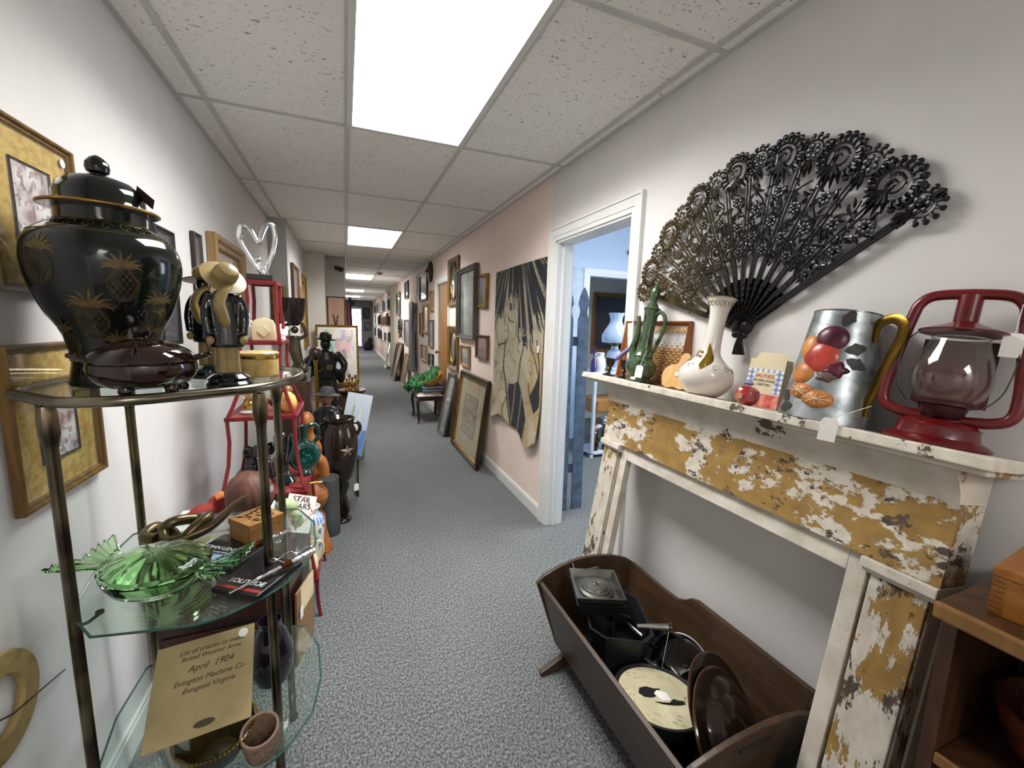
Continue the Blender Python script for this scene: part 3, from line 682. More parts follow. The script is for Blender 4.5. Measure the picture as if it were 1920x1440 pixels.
# ------------------------------------------------------------------ carved wooden box
CARV = wood('carved_light_wood', '#a87b45', '#8b602f', .5, 6)
t = thing('carved_box', 'small square wooden box with carved pierced lid', 'box', (-.262, 1.372, .797), rz=.72)
MB().box(-.05, .05, -.05, .05, 0, .042).build('body', CARV, t, smooth=0, bevel=.001)
MB().box(-.052, .052, -.052, .052, .0425, .062).build('lid', CARV, t, smooth=0, bevel=.0015)
m = MB(); random.seed(3)
for i in range(26):
    x, y = random.uniform(-.038, .038), random.uniform(-.038, .038); a = random.uniform(0, 6.3); l = random.uniform(.006, .013)
    m.tube([(x-cos(a)*l, y-sin(a)*l, .0625), (x+.3*l*sin(a), y-.3*l*cos(a), .0632), (x+cos(a)*l, y+sin(a)*l, .0625)], [.0007, .0022, .0007], 6)
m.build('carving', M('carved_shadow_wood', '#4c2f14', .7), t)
# ------------------------------------------------------------------ film cases (lettering as printed)
DVDM = vcol_mat('printed_case', .25, .4)
def dvdart(u, v):
    c = mixc('#14161a', '#2b2d33', max(0, noise2(u*5, v*5, 3)))
    if .25 < u < .95 and .1 < v < .34: c = mixc('#5f7f9c', '#8fb0c8', .5+noise2(u*6, v*9, 8))
    return c
t = thing('film_case', 'black film case with white lettering lying on the glass shelf', 'disc case', (-.345, 1.3, .7815), rz=-.58)
MB().box(-.07, .1, -.06, .09, 0, .0145).build('case', M('black_case_plastic', '#121317', .3, n=8), t, smooth=0, bevel=.003)
MB().grid(30, 24, lambda u, v: (-.066+.162*u, -.057+.144*v, .0148), cf=dvdart).build('cover', DVDM, t, smooth=0)
WL_ = M('white_lettering', '#e6e6e4', .6)
text('JOHN LENNON', .0205, WL_, t, (.01, .018, .0152), (0, 0, 0)); text('AND THE PLASTIC ONO BAND', .0075, WL_, t, (.0, -.001, .0152), (0, 0, 0))
t = thing('film_case', 'dark film case with red stripe pushed under the black lettered case', 'disc case', (-.212, 1.165, .7815), rz=-.58)
MB().box(-.065, .065, -.095, .06, 0, .014).build('case', MATS['black_case_plastic'], t, smooth=0, bevel=.003)
MB().box(-.062, .062, -.085, -.075, .0142, .0147).build('stripe', M('red_print', '#9c2a26', .4), t, smooth=0)
text('SOLITUDE', .022, WL_, t, (0, -.055, .0146), (0, 0, 0))
# ------------------------------------------------------------------ silver rods bound with copper wire
t = thing('wire_bound_rods', 'silver rods bound with copper wire lying at glass shelf edge', 'sculpture', (-.2, 1.13, .802), rz=0)
def rod(m, a, b, r0=.0035, r1=.0062): m.tube([a, tuple(a[i]*.3+b[i]*.7 for i in range(3)), b], [r0, (r0+r1)/2, r1], 8)
m = MB(); rod(m, (-.07, -.055, .0), (.105, .06, .012), .003, .0075); m.build('rod', CHROME, t)
m = MB(); rod(m, (-.115, .04, .035), (.04, .13, .05), .003, .006); m.build('rod', CHROME, t)
cop = M('copper_wire', '#8a4f2b', .3, 1, n=30)
for c_, d_ in (((.042, .018, .009), (.175, .115, .01)), ((-.03, .088, .043), (.155, .09, .015))):
    m = MB(); dv = Vector(d_).normalized(); ux = dv.orthogonal().normalized(); uy = dv.cross(ux); pts = [Vector(c_)+dv*(-.012+.024*i/48)+(ux*cos(i*1.05)+uy*sin(i*1.05))*.0085 for i in range(49)]
    m.tube(pts, .0016, 5); m.build('wire_binding', cop, t)
for c_ in ((.03, .03, .02), (.075, .045, .02), (-.005, .1, .045)):
    m = MB(); m.tube([(c_[0]+.028*cos(a), c_[1]+.014*sin(a), c_[2]+.01*sin(2*a)) for a in [i*2*pi/20 for i in range(20)]], .0014, 5, True); m.build('wire_loop', CHROME, t)
# ------------------------------------------------------------------ old ledger booklet
LEDG = ramp_mat('aged_tan_cover', ['#8f7e58', '#a39268', '#97865f', '#7f6f4b'], 7, 6, .75)
t = thing('ledger_booklet', 'old tan handwritten booklet propped on the lowest glass shelf', 'book', (-.338, 1.03, .488), rot=(.66, .0, .0))
t.rotation_euler = (Matrix.Rotation(-.05, 3, 'Z') @ Matrix.Rotation(.62, 3, 'X') @ Matrix.Rotation(.12, 3, 'Z')).to_euler()
MB().box(-.105, .105, 0, .215, 0, .006).build('cover', LEDG, t, smooth=0, bevel=.002)
MB().box(-.103, .103, .003, .213, -.006, -.0004).build('pages', M('page_edges', '#4f4330', .8, n=50), t, smooth=0)
link('price_sticker', sticker, None, t, (.08, .198, .0062))
INK = M('faded_ink', '#3b3322', .8)
for s_, z_, sx_ in (('List of articles to make', .188, .015), ('Bolted Weather Arms', .172, .014), ('April  1904', .146, .021), ('Evington Machine Co', .12, .017), ('Evington Virginia', .1, .016)):
    text(s_, sx_, INK, t, (.012, z_, .0062), (0, 0, .0), name='handwriting', shear=.35)
tag(MB().ell((0, 0, 0), (.022, .008, .0006), 12, 6).build('stain_blot', M('dark_stain', '#4d4632', .8)), 'x', 'x')
bl = bpy.data.objects['stain_blot']; bl.parent = t; bl.location = (.01, .022, .0062); del bl['label']; del bl['category']
# ------------------------------------------------------------------ things on the lowest shelf
AMB = M('gold_brown_ceramic', '#3d3216', .18, .3, n=10, v=.3, coat=.4)
t = thing('gold_dish', 'gold-brown ceramic dish with beaded rim under the tan booklet', 'dish', (-.33, 1.12, .3265))
MB().lathe([(0, 0), (.04, 0), (.05, .01), (.075, .05), (.088, .085), (.085, .086), (.07, .052), (.045, .015), (0, .012)], 10).build('bowl', AMB, t, smooth=20)
m = MB()
for i in range(60): a = 2*pi*i/60; m.ell((.0885*cos(a), .0885*sin(a), .086), .0032, 6, 4)
m.build('beaded_rim', GOLD, t)
t = thing('book_end', 'pale grey glazed block beside the gold-brown dish', 'block', (-.43, 1.16, .3265), rz=.5)
MB().box(-.02, .02, -.05, .05, 0, .1).build('block', M('grey_green_glaze', '#8f9a94', .25, n=10), t, smooth=0, bevel=.004); MB().box(-.024, .024, -.054, .054, 0, .012).build('foot', M('grey_green_glaze_foot', '#7a857f', .25), t, smooth=0, bevel=.002)
t = thing('stoneware_cup', 'tilted brown stoneware cup with pale rim on lowest glass shelf', 'cup', (-.228, 1.1, .3305), rot=(.25, 0, 0))
MB().lathe([(0, 0), (.034, 0), (.038, .006), (.043, .07), (.0425, .085), (.038, .085), (.037, .07), (.03, .01), (0, .008)], 36).build('body', ramp_mat('speckled_stoneware', ['#6b5646', '#8a735f', '#5a4638'], 60, 3, .6), t)
MB().lathe([(.0415, .083), (.0435, .0865), (.041, .0895), (.0375, .0865)], 36).build('rim', M('pale_rim', '#9c7f70', .5), t)
t = thing('dark_vase', 'dark purple glass vase on the lowest shelf behind the cup', 'vase', (-.24, 1.35, .3265))
MB().lathe([(0, 0), (.045, 0), (.06, .04), (.062, .09), (.045, .15), (.03, .18), (.034, .2), (.03, .2), (.026, .18), (0, .03)], 28).build('body', M('dark_purple_glass', '#1d1420', .08, n=5, coat=.5), t)
MB().tube(smooth_path([(0, 0, .19), (.005, -.01, .24), (.012, -.02, .27)], 4), .002, 5).build('sprig_stem', M('sprig_green', '#b6c86a', .5), t)
m = MB(); m.ell((.016, -.022, .275), (.006, .004, .014), 8, 6); m.ell((.003, -.018, .26), (.005, .003, .009), 8, 6); m.build('sprig_leaf', MATS['sprig_green'], t)
# ================================================================== brown chest behind the brass stand
t = thing('wooden_chest', 'dark reddish-brown wooden chest on the carpet behind brass stand', 'chest', (0, 0, 0))
poly = [(-.685, 1.75), (-.245, 1.75), (-.185, 2.03), (-.685, 2.03)]
MB().prism(poly, 0, .53).build('body', MAHOG, t, smooth=0, bevel=.003)
MB().prism([(-.69, 1.735), (-.24, 1.735), (-.172, 2.04), (-.69, 2.04)], .5305, .552).build('top_board', MAHOG, t, smooth=0, bevel=.003)
MB().box(-.66, -.27, 1.742, 1.75, .04, .26).box(-.66, -.27, 1.742, 1.75, .29, .5).build('drawer_front', wood('red_brown_wood', '#4d2418', '#3a190f', .35), t, smooth=0, bevel=.003)
# side board, cloth and tag at the chest's end
t = thing('flat_carton', 'flattened tan carton standing against the dark chest end', 'carton', (-.2, 1.86, .001), rot=(0, .07, 1.33))
MB().box(-.1, .1, -.004, .004, 0, .31).build('panel', M('brown_card', '#8a6a45', .8, n=30), t, smooth=0)
MB().box(-.06, .1, -.0062, -.0042, .2, .31).build('pale_label', M('pale_pine_board', '#d8c6a0', .7, n=6, v=.12), t, smooth=0)
tagm = MB().prism([(-.016, -.03), (.016, -.03), (.016, .014), (.01, .022), (-.01, .022), (-.016, .014)], -.0005, .0005).mesh('price_tag', 0); tagm.materials.append(PAPER)
def price_tag(parent, top, drop, rz=0, s=1, end=None):
    """paper tag hanging from a string at a thing's own spot"""
    end = end or (top[0], top[1], top[2]-drop)
    o = MB().tube([top, tuple((top[i]+end[i])/2 for i in range(3)), end], .0008*s, 5).build('tag_string', STRING, parent)
    link('price_tag', tagm, None, parent, (end[0], end[1], end[2]-.02*s), (pi/2, 0, rz)).scale = (s, s, s)
price_tag(t, (-.07, -.012, .3), .06, 0)
# toy blister pack (lettering as printed), brown carved ball, other goods on the chest
t = thing('toy_package', 'white printed toy package with green toy bubble leaning on chest', 'package', (-.222, 1.86, .5525), rot=(-.3, .42, .45))
def packart(u, v):
    c = '#e3e0dd'
    if abs(u-.5)+abs(v-.55) > .46 and abs(u-.5)+abs(v-.55) < .5: c = '#c8552f'
    if (u-.5)**2+((v-.3)*1.15)**2 < .045: c = mixc('#56303a', '#8fae7c', .5+noise2(u*7, v*7))
    return c
MB().box(-.062, .062, -.002, .002, 0, .155).build('card', PAPER, t, smooth=0)
MB().grid(28, 34, lambda u, v: (-.061+.122*u, -.0026, .001+.153*v), cf=packart).build('card_print', vcol_mat('printed_card', .35), t, smooth=0)
text('STAR', .033, BLACK, t, (-.004, -.003, .135)); text('WARS', .033, BLACK, t, (-.004, -.003, .107))
m = MB(); m.ell((-.075, -.035, .1), (.045, .035, .032), 18, 10); m.ell((-.045, -.05, .075), (.02, .016, .02), 12, 8); m.build('green_toy', M('pale_green_plastic', '#a9bd8c', .4), t)
t = thing('carved_ball', 'large brown ridged carved ball on the chest beside toy package', 'carving', (-.37, 1.9, .639), rz=.3)
MB().lathe([(0, 0), (.04, .004), (.075, .035), (.088, .08), (.082, .125), (.058, .165), (.025, .185), (0, .188)], 60, T((0, 0, 0), (.0, -.12, 0)), ripple=lambda a, t_: .025*sin(20*a)*(sin(pi*t_))).build('ball', wood('ridged_brown_wood', '#6e4230', '#4d2b1e', .6), t)
MB().box(-.018, .018, -.001, .001, -.012, .012).build('small_label', M('label_grey', '#a9a6a6', .6), t, loc=(.05, -.07, .12), rot=(0, 0, .6), smooth=0)
tb = thing('red_cloth_toy', 'red and orange soft toy heaped by the wall on the chest', 'toy', (-.55, 1.93, .639), rz=.4); tb.scale = (.72, .72, .8)
m = MB(); m.ell((0, 0, .035), (.07, .05, .035)); m.ell((.07, .02, .05), (.05, .04, .05)); m.ell((-.08, -.01, .022), (.05, .03, .022)); m.build('body', M('red_cloth', '#93302a', .8, n=12, v=.2), tb, fuse=.007)
m = MB()
for q in range(5): m.tube(smooth_path([(.06, -.03+.015*q, .09), (.09, -.04+.017*q, .1), (.11, -.045+.02*q, .085)], 3), [.009]*6+[.005], 8)
m.build('hand', M('orange_plush', '#c8743e', .8), tb)
t = thing('blue_box', 'small light blue box lying before red soft toy on chest', 'box', (-.46, 1.79, .5525), rz=-.35)
MB().box(-.055, .055, -.03, .03, 0, .035).build('box', M('light_blue_card', '#86a9d6', .5), t, smooth=0, bevel=.002); MB().box(-.0555, .0555, -.0305, .0305, .022, .0365).build('lid', M('pale_blue_card', '#a9c3e2', .5), t, smooth=0, bevel=.002)
t = thing('game_box', 'flat white and yellow printed game box under the carved ball', 'box', (-.48, 1.93, .5525))
MB().box(-.17, .17, -.1, .1, 0, .085).build('box', M('white_box_card', '#dcdcd6', .5), t, smooth=0, bevel=.002); MB().box(-.165, .165, -.1015, -.1002, .005, .05).build('yellow_panel', M('yellow_print', '#d8c15a', .5), t, smooth=0); MB().box(-.165, .165, -.1015, -.1002, .06, .07).build('red_stripe', M('red_print2', '#b85a4e', .5), t, smooth=0)
t = thing('acrylic_block', 'clear acrylic frame standing at the chest edge', 'frame', (-.3, 1.79, .5525), rz=.3)
MB().box(-.055, .055, -.012, .012, 0, .075).build('block', glass('clear_acrylic', '#f2f5f4', .03, .1), t, smooth=0, bevel=.002); MB().box(-.058, .058, -.015, .015, 0, .006).build('base', glass('clear_acrylic_base', '#dfe5e4', .03, .25), t, smooth=0)
# ================================================================== red pagoda shelf
RED = M('red_lacquered_metal', '#7a1f24', .3, n=10, v=.15)
pg = thing('pagoda_shelf', 'tall red metal pagoda-shaped shelf by white wall', 'shelf', (0, 0, 0))
lev = [(1.617, -.425, -.29, 2.24, 2.42), (1.34, -.456, -.275, 2.2, 2.47), (.998, -.513, -.222, 2.15, 2.52), (.64, -.545, -.185, 2.1, 2.55), (.2, -.575, -.15, 2.07, 2.58)]
for z, x0, x1, y0, y1 in lev:
    m = MB(); w = .009
    m.box(x0, x1, y0, y0+2*w, z-.018, z); m.box(x0, x1, y1-2*w, y1, z-.018, z); m.box(x0, x0+2*w, y0+2*w, y1-2*w, z-.018, z); m.box(x1-2*w, x1, y0+2*w, y1-2*w, z-.018, z)
    f = m.build('tier_frame', RED, pg, smooth=0, bevel=.002)
    MB().box(x0+2*w, x1-2*w, y0+2*w, y1-2*w, z-.01, z-.003).build('tier_panel', M('red_panel', '#8a3434', .35, n=10, v=.12), f, smooth=0)
def leg(ix, iy):
    m = MB(); pts = []
    seq = lev+[(0.0, -.59, -.138, 2.06, 2.59)]
    for i, l in enumerate(seq):
        x = l[1+ix]+(.009 if ix == 0 else -.009); y = l[3+iy]+(.009 if iy == 0 else -.009)
        pts.append((x, y, l[0]-(.009 if i < 5 else 0)))
        if i < len(seq)-1:   # each tier flares out at its foot like a pagoda roof
            n = seq[i+1]; xn = n[1+ix]+(.009 if ix == 0 else -.009); yn = n[3+iy]+(.009 if iy == 0 else -.009)
            dz = l[0]-n[0]
            for t_, k in ((.3, -.1), (.6, .12), (.85, .62)):
                pts.append((x+(xn-x)*k, y+(yn-y)*k, l[0]-.009-dz*t_))
    m.tube(pts, .0085, 6); return m
for ix in (0, 1):
    for iy in (0, 1): leg(ix, iy).build('leg', RED, pg)
# ------------------------------------------------------------------ heart sculpture on top
t = thing('heart_sculpture', 'chrome open heart sculpture on black base atop the red shelf', 'sculpture', (-.365, 2.31, 1.6175), rz=.12)
MB().box(-.055, .05, -.045, .045, 0, .028).build('base', BLACK, t, smooth=0, bevel=.004)
h = smooth_path([(.012, 0, .028), (-.02, 0, .075), (-.055, .005, .14), (-.074, .008, .19), (-.068, .008, .235), (-.048, .006, .246), (-.022, 0, .215), (-.004, -.004, .178), (.004, -.006, .18), (.02, -.004, .222), (.04, .002, .262), (.062, .006, .258), (.07, .008, .21), (.06, .006, .15), (.04, .004, .09), (.025, 0, .05), (.018, 0, .028)], 5)
MB().tube(h, [.009+.0035*sin(pi*i/len(h)) for i in range(len(h))], 12).build('heart_loop', CHROME, t)
MB().ell((-.004, -.004, .098), (.013, .013, .014)).build('ball', CHROME, t)
MB().tube(smooth_path([(.02, 0, .03), (.0, -.002, .06), (-.004, -.003, .085)], 4), .009, 10).build('figure_stem', CHROME, t)
# ------------------------------------------------------------------ goods on the pagoda tiers
CRM = ramp_mat('cream_stone', ['#cdbb93', '#dbcda9', '#bba77c'], 12, 5, .6)
t = thing('carved_stone_box', 'cream carved stone box with diamond relief on red shelf tier', 'box', (-.36, 2.3, 1.3405), rz=.1)
m = MB(); m.prism([(-.05, 0), (.05, 0), (.052, .06), (.038, .095), (0, .108), (-.038, .095), (-.052, .06)], -.03, .03, T((0, 0, 0), (pi/2, 0, 0))); m.build('body', CRM, t, smooth=20, bevel=.004)
MB().prism([(0, .012), (.028, .042), (0, .072), (-.028, .042)], .03, .037, T((0, 0, 0), (pi/2, 0, 0))).build('diamond_relief', M('cream_stone_relief', '#d6c7a2', .6), t, smooth=0, bevel=.002)
PORC = M('white_porcelain', '#e4e3df', .15, n=6, v=.03, coat=.4)
t = thing('white_bird', 'white porcelain bird with raised wing at red shelf edge', 'figurine', (-.3, 2.42, 1.3405), rz=.5)
m = MB(); m.ell((0, 0, .03), (.03, .018, .022)); m.ell((.024, 0, .055), (.012, .011, .012)); m.tube([(.018, 0, .035), (.025, 0, .055)], .009); m.tube(smooth_path([(-.01, .0, .04), (.0, .01, .075), (.035, .015, .085)], 4), [.013]*5+[.01]*3+[.004], 8, flat=.4); m.tube([(-.025, 0, .032), (-.055, 0, .05)], [.012, .003], 8); m.lathe([(0, 0), (.02, 0), (.014, .01), (0, .012)], 14); m.build('body', PORC, t, fuse=.003)
MB().tube([(.034, 0, .055), (.044, 0, .052)], [.003, .0005], 6).build('beak', BRASS, t)
t = thing('white_figurine', 'slim white porcelain lady figurine on red shelf tier', 'figurine', (-.43, 2.33, 1.3405))
m = MB(); m.lathe([(0, 0), (.024, 0), (.022, .03), (.014, .06), (.011, .075), (.014, .088), (.008, .1), (.006, .106), (.01, .112), (.011, .122), (.007, .13), (0, .132)], 18); m.tube(smooth_path([(.013, 0, .09), (.022, -.008, .07), (.01, -.015, .06)], 4), .0045); m.build('figure', PORC, t)
MB().lathe([(0, 0), (.028, 0), (.028, .004), (.024, .006)], 18).build('base', M('pale_grey_porcelain', '#b9bcc2', .2), t)
t = thing('glass_goblet', 'clear glass goblet with gilt stem on the red middle tier', 'goblet', (-.43, 2.26, .9985))
MB().lathe([(0, 0), (.04, 0), (.041, .006), (.012, .012), (.009, .018), (0, .02)], 24).build('foot', M('white_marble_foot', '#d5d2cb', .25), t)
MB().lathe([(0, .018), (.018, .02), (.026, .036), (.022, .05), (.014, .058), (.014, .064), (0, .064)], 20).build('gilt_stem', BRASS, t)
MB().lathe([(.012, .062), (.034, .08), (.04, .12), (.036, .14), (.034, .14), (.038, .12), (.031, .083), (0, .066)], 24).build('bowl', glass('goblet_glass', '#f4ead0', .02, .12), t)
t = thing('painted_bird', 'orange and black painted pottery bird on the red middle tier', 'figurine', (-.31, 2.3, .9985), rz=.3)
m = MB(); m.ell((0, 0, .045), (.05, .034, .04)); m.ell((.035, -.01, .095), (.026, .024, .025)); m.tube([(.02, 0, .06), (.035, -.008, .09)], [.026, .02]); m.lathe([(0, 0), (.03, 0), (.028, .012), (0, .014)], 16); m.tube([(-.04, 0, .05), (-.075, .0, .075)], [.02, .008]); m.build('body', ramp_mat('painted_pottery', ['#a65a2e', '#2a1c16', '#c98a4a', '#1d1512'], 9, 3, .35, seed=3), t, fuse=.004)
MB().tube([(.058, -.016, .093), (.075, -.022, .088)], [.006, .001], 8).build('beak', BLACK, t)
t = thing('orange_gourd', 'ripe yellow-orange gourd ornament at red middle tier corner', 'gourd', (-.262, 2.24, .9985))
MB().lathe([(0, 0), (.02, .002), (.035, .02), (.04, .045), (.036, .072), (.022, .092), (.008, .1), (0, .1)], 28, T((0, 0, 0), (.08, -.1, 0))).build('body', ramp_mat('gourd_skin', ['#d69a4a', '#e0b060', '#c98438'], 30, 4, .45), t)
MB().tube([(-.008, .006, .098), (-.012, .008, .11)], [.004, .003], 6).build('stem', M('gourd_green', '#566b35', .6), t)
# tier 4 (z .64)
BLKC = M('black_ceramic', '#15171a', .2, n=6, v=.2, coat=.3)
t = thing('elephant_statue', 'black sitting elephant statue at the back of red lower tier', 'statue', (-.425, 2.34, .6405), rz=.4)
m = MB(); m.ell((0, 0, .07), (.06, .05, .075)); m.ell((0, -.045, .15), (.042, .04, .042)); m.tube(smooth_path([(0, -.08, .15), (0, -.1, .11), (0, -.098, .07), (0, -.115, .05)], 4), [.018]*4+[.014]*4+[.01]*4+[.008], 10)
for sg in (-1, 1):
    m.ell((sg*.05, -.035, .155), (.022, .01, .035)); m.tube([(sg*.035, -.04, .09), (sg*.04, -.06, .01)], [.022, .019], 10); m.tube([(sg*.045, .0, .04), (sg*.055, -.05, .015)], [.03, .018], 10)
m.build('body', BLKC, t, fuse=.005)
for sg in (-1, 1): MB().tube([(sg*.02, -.082, .132), (sg*.026, -.115, .125)], [.004, .001], 6).build('tusk', PORC, t)
t = thing('pewter_figure', 'silver crumpled-leaf figure vase on the red lower tier', 'vase', (-.29, 2.24, .6405))
MB().lathe([(0, 0), (.042, 0), (.044, .01), (.03, .03), (.016, .05), (.013, .09), (.02, .12), (.034, .16), (.036, .19), (.03, .215), (.032, .23), (.028, .23), (.02, .19), (0, .13)], 28).build('body', M('dark_teal_glass', '#12262a', .08, n=4, v=.3, coat=.6), t)
m = MB(); random.seed(5)
for i in range(9):
    a = 2*pi*i/9; m.tube(smooth_path([(.016*cos(a), .016*sin(a), .12), (.036*cos(a+.2), .036*sin(a+.2), .17), (.045*cos(a+.3), .045*sin(a+.3), .22+.02*random.random()), (.036*cos(a+.5), .036*sin(a+.5), .235)], 3), [.004, .008, .011, .012, .012, .011, .009, .007, .005, .003], 7, flat=.4)
m.build('silver_leaves', M('crumpled_pewter', '#a6a6a9', .25, 1, n=20), t)
TEAL = M('dark_green_glaze', '#0f3f37', .12, n=16, v=.3, coat=.5, bump=.3, bs=70)
t = thing('green_jug', 'dark green glazed round jug with pressed flowers and ring handle', 'jug', (-.215, 2.34, .6405), rz=.35)
m = MB(); m.lathe([(0, -.028), (.05, -.027), (.075, -.018), (.082, 0), (.075, .018), (.05, .027), (0, .028)], 36, T((0, 0, .1), (pi/2, 0, 0))); m.lathe([(0, 0), (.035, 0), (.036, .012), (.026, .024), (0, .026)], 20); m.lathe([(0, .16), (.024, .16), (.018, .2), (.018, .24), (.024, .262), (.02, .262), (0, .22)], 20); m.build('body', TEAL, t, fuse=.0045)
MB().tube(smooth_path([(.012, 0, .25), (.05, 0, .262), (.072, 0, .235), (.07, 0, .19), (.05, 0, .165)], 5), .0105, 10).build('handle', TEAL, t)
m = MB(); random.seed(2)
for i in range(46):
    a = random.uniform(0, 6.3); r = .062*math.sqrt(random.random()); m.ell((r*cos(a), -.0275+r*r*2.2, .1+r*sin(a)), (.004, .0025, .004), 6, 4)
for i in range(30): a = 2*pi*i/30; m.ell((.068*cos(a), -.019, .1+.068*sin(a)), (.005, .003, .003), 6, 4)
m.build('flower_relief', M('green_glaze_light', '#4c8c78', .12, coat=.5), t)
# lowest tier (z .2)
def bluewhite(a, z, col0='#d8d2b8'):
    if z > .8: return mixc('#5b7fc0', '#dfe4ee', .5+.5*sin(a*22))
    n = noise2(a*3.2, z*9, 4); n2 = noise2(a*7, z*18, 9)
    return mixc('#2f4f9a', '#4d6db2', .5) if n > .18 and n2 > -.1 else mixc('#d8d2b8', '#c9c6b4', .5+n2)
t = thing('blue_white_jar', 'blue and white floral china jar on lowest red tier', 'jar', (-.19, 2.25, .2005))
BW = [(.0, 0), (.038, 0), (.046, .03), (.056, .09), (.062, .16), (.064, .2), (.056, .24), (.04, .258), (.036, .262)]
BWs = [(p.x, p.z) for p in smooth_path([(r, 0, z) for r, z in BW[1:]], 4)]
def bwp(u, v):
    i = v*(len(BWs)-1); k = min(int(i), len(BWs)-2); f = i-k; r = BWs[k][0]*(1-f)+BWs[k+1][0]*f; z = BWs[k][1]*(1-f)+BWs[k+1][1]*f
    rr = r*(1+(.03*cos(u*2*pi*22) if z > .2 else 0)); return (rr*cos(u*2*pi), rr*sin(u*2*pi), z)
MB().grid(88, 34, bwp, cf=lambda u, v: bluewhite(u*2*pi, bwp(u, v)[2]/.262)).build('body', vcol_mat('printed_china', .12, .5), t)
MB().lathe([(.036, .258), (.035, .275), (.044, .288), (.047, .296), (.043, .3), (.036, .288), (.03, .27), (.03, .2), (0, .19)], 36).build('neck', PORC, t)
t = thing('cream_jug', 'cream pottery jug with yellow flower on lowest red tier', 'jug', (-.2, 2.13, .2005))
MB().lathe([(0, 0), (.036, 0), (.046, .03), (.046, .08), (.034, .13), (.028, .16), (.033, .18), (.029, .18), (.024, .16), (0, .08)], 30).build('body', ramp_mat('cream_flower_glaze', ['#d9c893', '#e6dcb8', '#d2b86a'], 9, 3, .25), t)
MB().tube(smooth_path([(.03, 0, .16), (.065, 0, .155), (.068, 0, .1), (.044, 0, .06)], 5), .006, 8).build('handle', M('cream_glaze', '#e0d4ac', .25), t)
m = MB()
for i in range(6): a = i*pi/3; m.ell((-.02+.014*cos(a), -.045, .075+.014*sin(a)), (.009, .004, .009), 8, 5)
m.build('flower', M('yellow_glaze', '#e6c44a', .25), t)
# gilt leaf lying over the tier and small tray
tag(MB().tube(smooth_path([(-.27, 2.18, .652), (-.22, 2.15, .664), (-.17, 2.14, .662), (-.125, 2.16, .655)], 5), [.004+.006*sin(pi*i/15) for i in range(16)], 8, flat=.5).build('gilt_leaf', BRASS), 'gilt metal leaf on front rim of the red lower tier', 'ornament')
# ================================================================== crowd of goods down the left side
ORW = wood('orange_carved_wood', '#a86a2e', '#8a4f1f', .45)
t = thing('carved_wood_figure', 'tall orange-brown carved wooden figure behind the red shelf', 'carving', (-.2, 2.72, 0))
m = MB(); m.tube(smooth_path([(0, 0, 0), (.01, 0, .12), (-.02, 0, .25), (.015, -.02, .36), (-.01, 0, .48), (.02, -.02, .58), (0, 0, .68), (-.02, 0, .8)], 5), [.07-.0011*i+.012*sin(i*.9) for i in range(36)], 14); m.ell((-.03, -.01, .84), (.045, .045, .06)); m.tube(smooth_path([(-.03, -.04, .66), (.05, -.06, .6), (.06, -.06, .5)], 4), [.03]*9, 10); m.build('body', ORW, t, fuse=.008)
MB().lathe([(0, 0), (.09, 0), (.09, .02), (.06, .03)], 24).build('base', ORW, t)
t = thing('metal_can', 'tall plain grey metal can on the carpet', 'can', (-.135, 2.93, .0005))
MB().lathe([(0, 0), (.068, 0), (.07, .004), (.07, .385), (.072, .39), (.072, .4), (.066, .402), (.064, .398), (0, .396)], 40).build('body', M('grey_zinc', '#73777a', .45, .6, n=7, v=.2), t)
t = thing('star_urn', 'dark bronze-glazed urn with star relief standing on figural foot', 'urn', (-.055, 3.1, 0))
URN = M('dark_bronze_glaze', '#2e2219', .16, .3, n=6, v=.3, coat=.4)
MB().lathe([(0, .3), (.05, .3), (.075, .33), (.1, .42), (.118, .52), (.12, .6), (.108, .68), (.09, .72), (.085, .735), (.1, .752), (.104, .765), (.096, .768), (.078, .74), (.09, .68), (.09, .5), (0, .36)], 44).build('body', URN, t)
m = MB(); s5 = []
for i in range(10): a = pi/2+i*pi/5; r = .05 if i % 2 == 0 else .022; s5.append((r*cos(a), r*sin(a)))
vs = [(x, 0, y) for x, y in s5]+[(0, -.018, 0)]; m.add(vs, [(i, (i+1) % 10, 10) for i in range(10)]); m.build('star_relief', M('star_bronze', '#8a7f70', .3, .4), t, loc=(.045, -.108, .55), rot=(0, 0, .4), smooth=0)
m = MB(); m.lathe([(0, 0), (.06, 0), (.065, .015), (.03, .03), (0, .03)], 20); m.tube([(0, 0, .02), (.015, -.01, .1), (-.01, 0, .18), (.01, 0, .26), (0, 0, .32)], [.03, .022, .035, .045, .05], 12); m.tube([(.02, -.03, .02), (.04, -.04, .1), (.02, -.01, .2)], [.012, .016, .02], 8); m.tube([(-.03, -.02, .02), (-.035, -.03, .1), (-.02, 0, .2)], [.012, .016, .02], 8); m.build('figural_foot', URN, t, fuse=.006)
for sg in (-1, 1): MB().tube(smooth_path([(sg*.085, 0, .73), (sg*.125, 0, .72), (sg*.135, 0, .68), (sg*.112, 0, .64)], 5), .013, 10).build('handle', URN, t)
price_tag(t, (.1, -.06, .45), .16, .3)
# dark console table carrying the farther goods
t = thing('console_table', 'long dark wooden table crowded with glass and statues', 'table', (0, 0, 0))
MB().box(-.5, -.16, 3.62, 6.7, .56, .6).build('table_top', WALNUT, t, smooth=0, bevel=.004); MB().box(-.48, -.18, 3.66, 6.66, .48, .56).build('apron', WALNUT, t, smooth=0)
for x in (-.46, -.2):
    for y in (3.69, 6.63): MB().lathe([(0, 0), (.016, 0), (.022, .05), (.018, .2), (.028, .42), (.028, .5)], 12, T((x, y, 0))).build('leg', WALNUT, t)
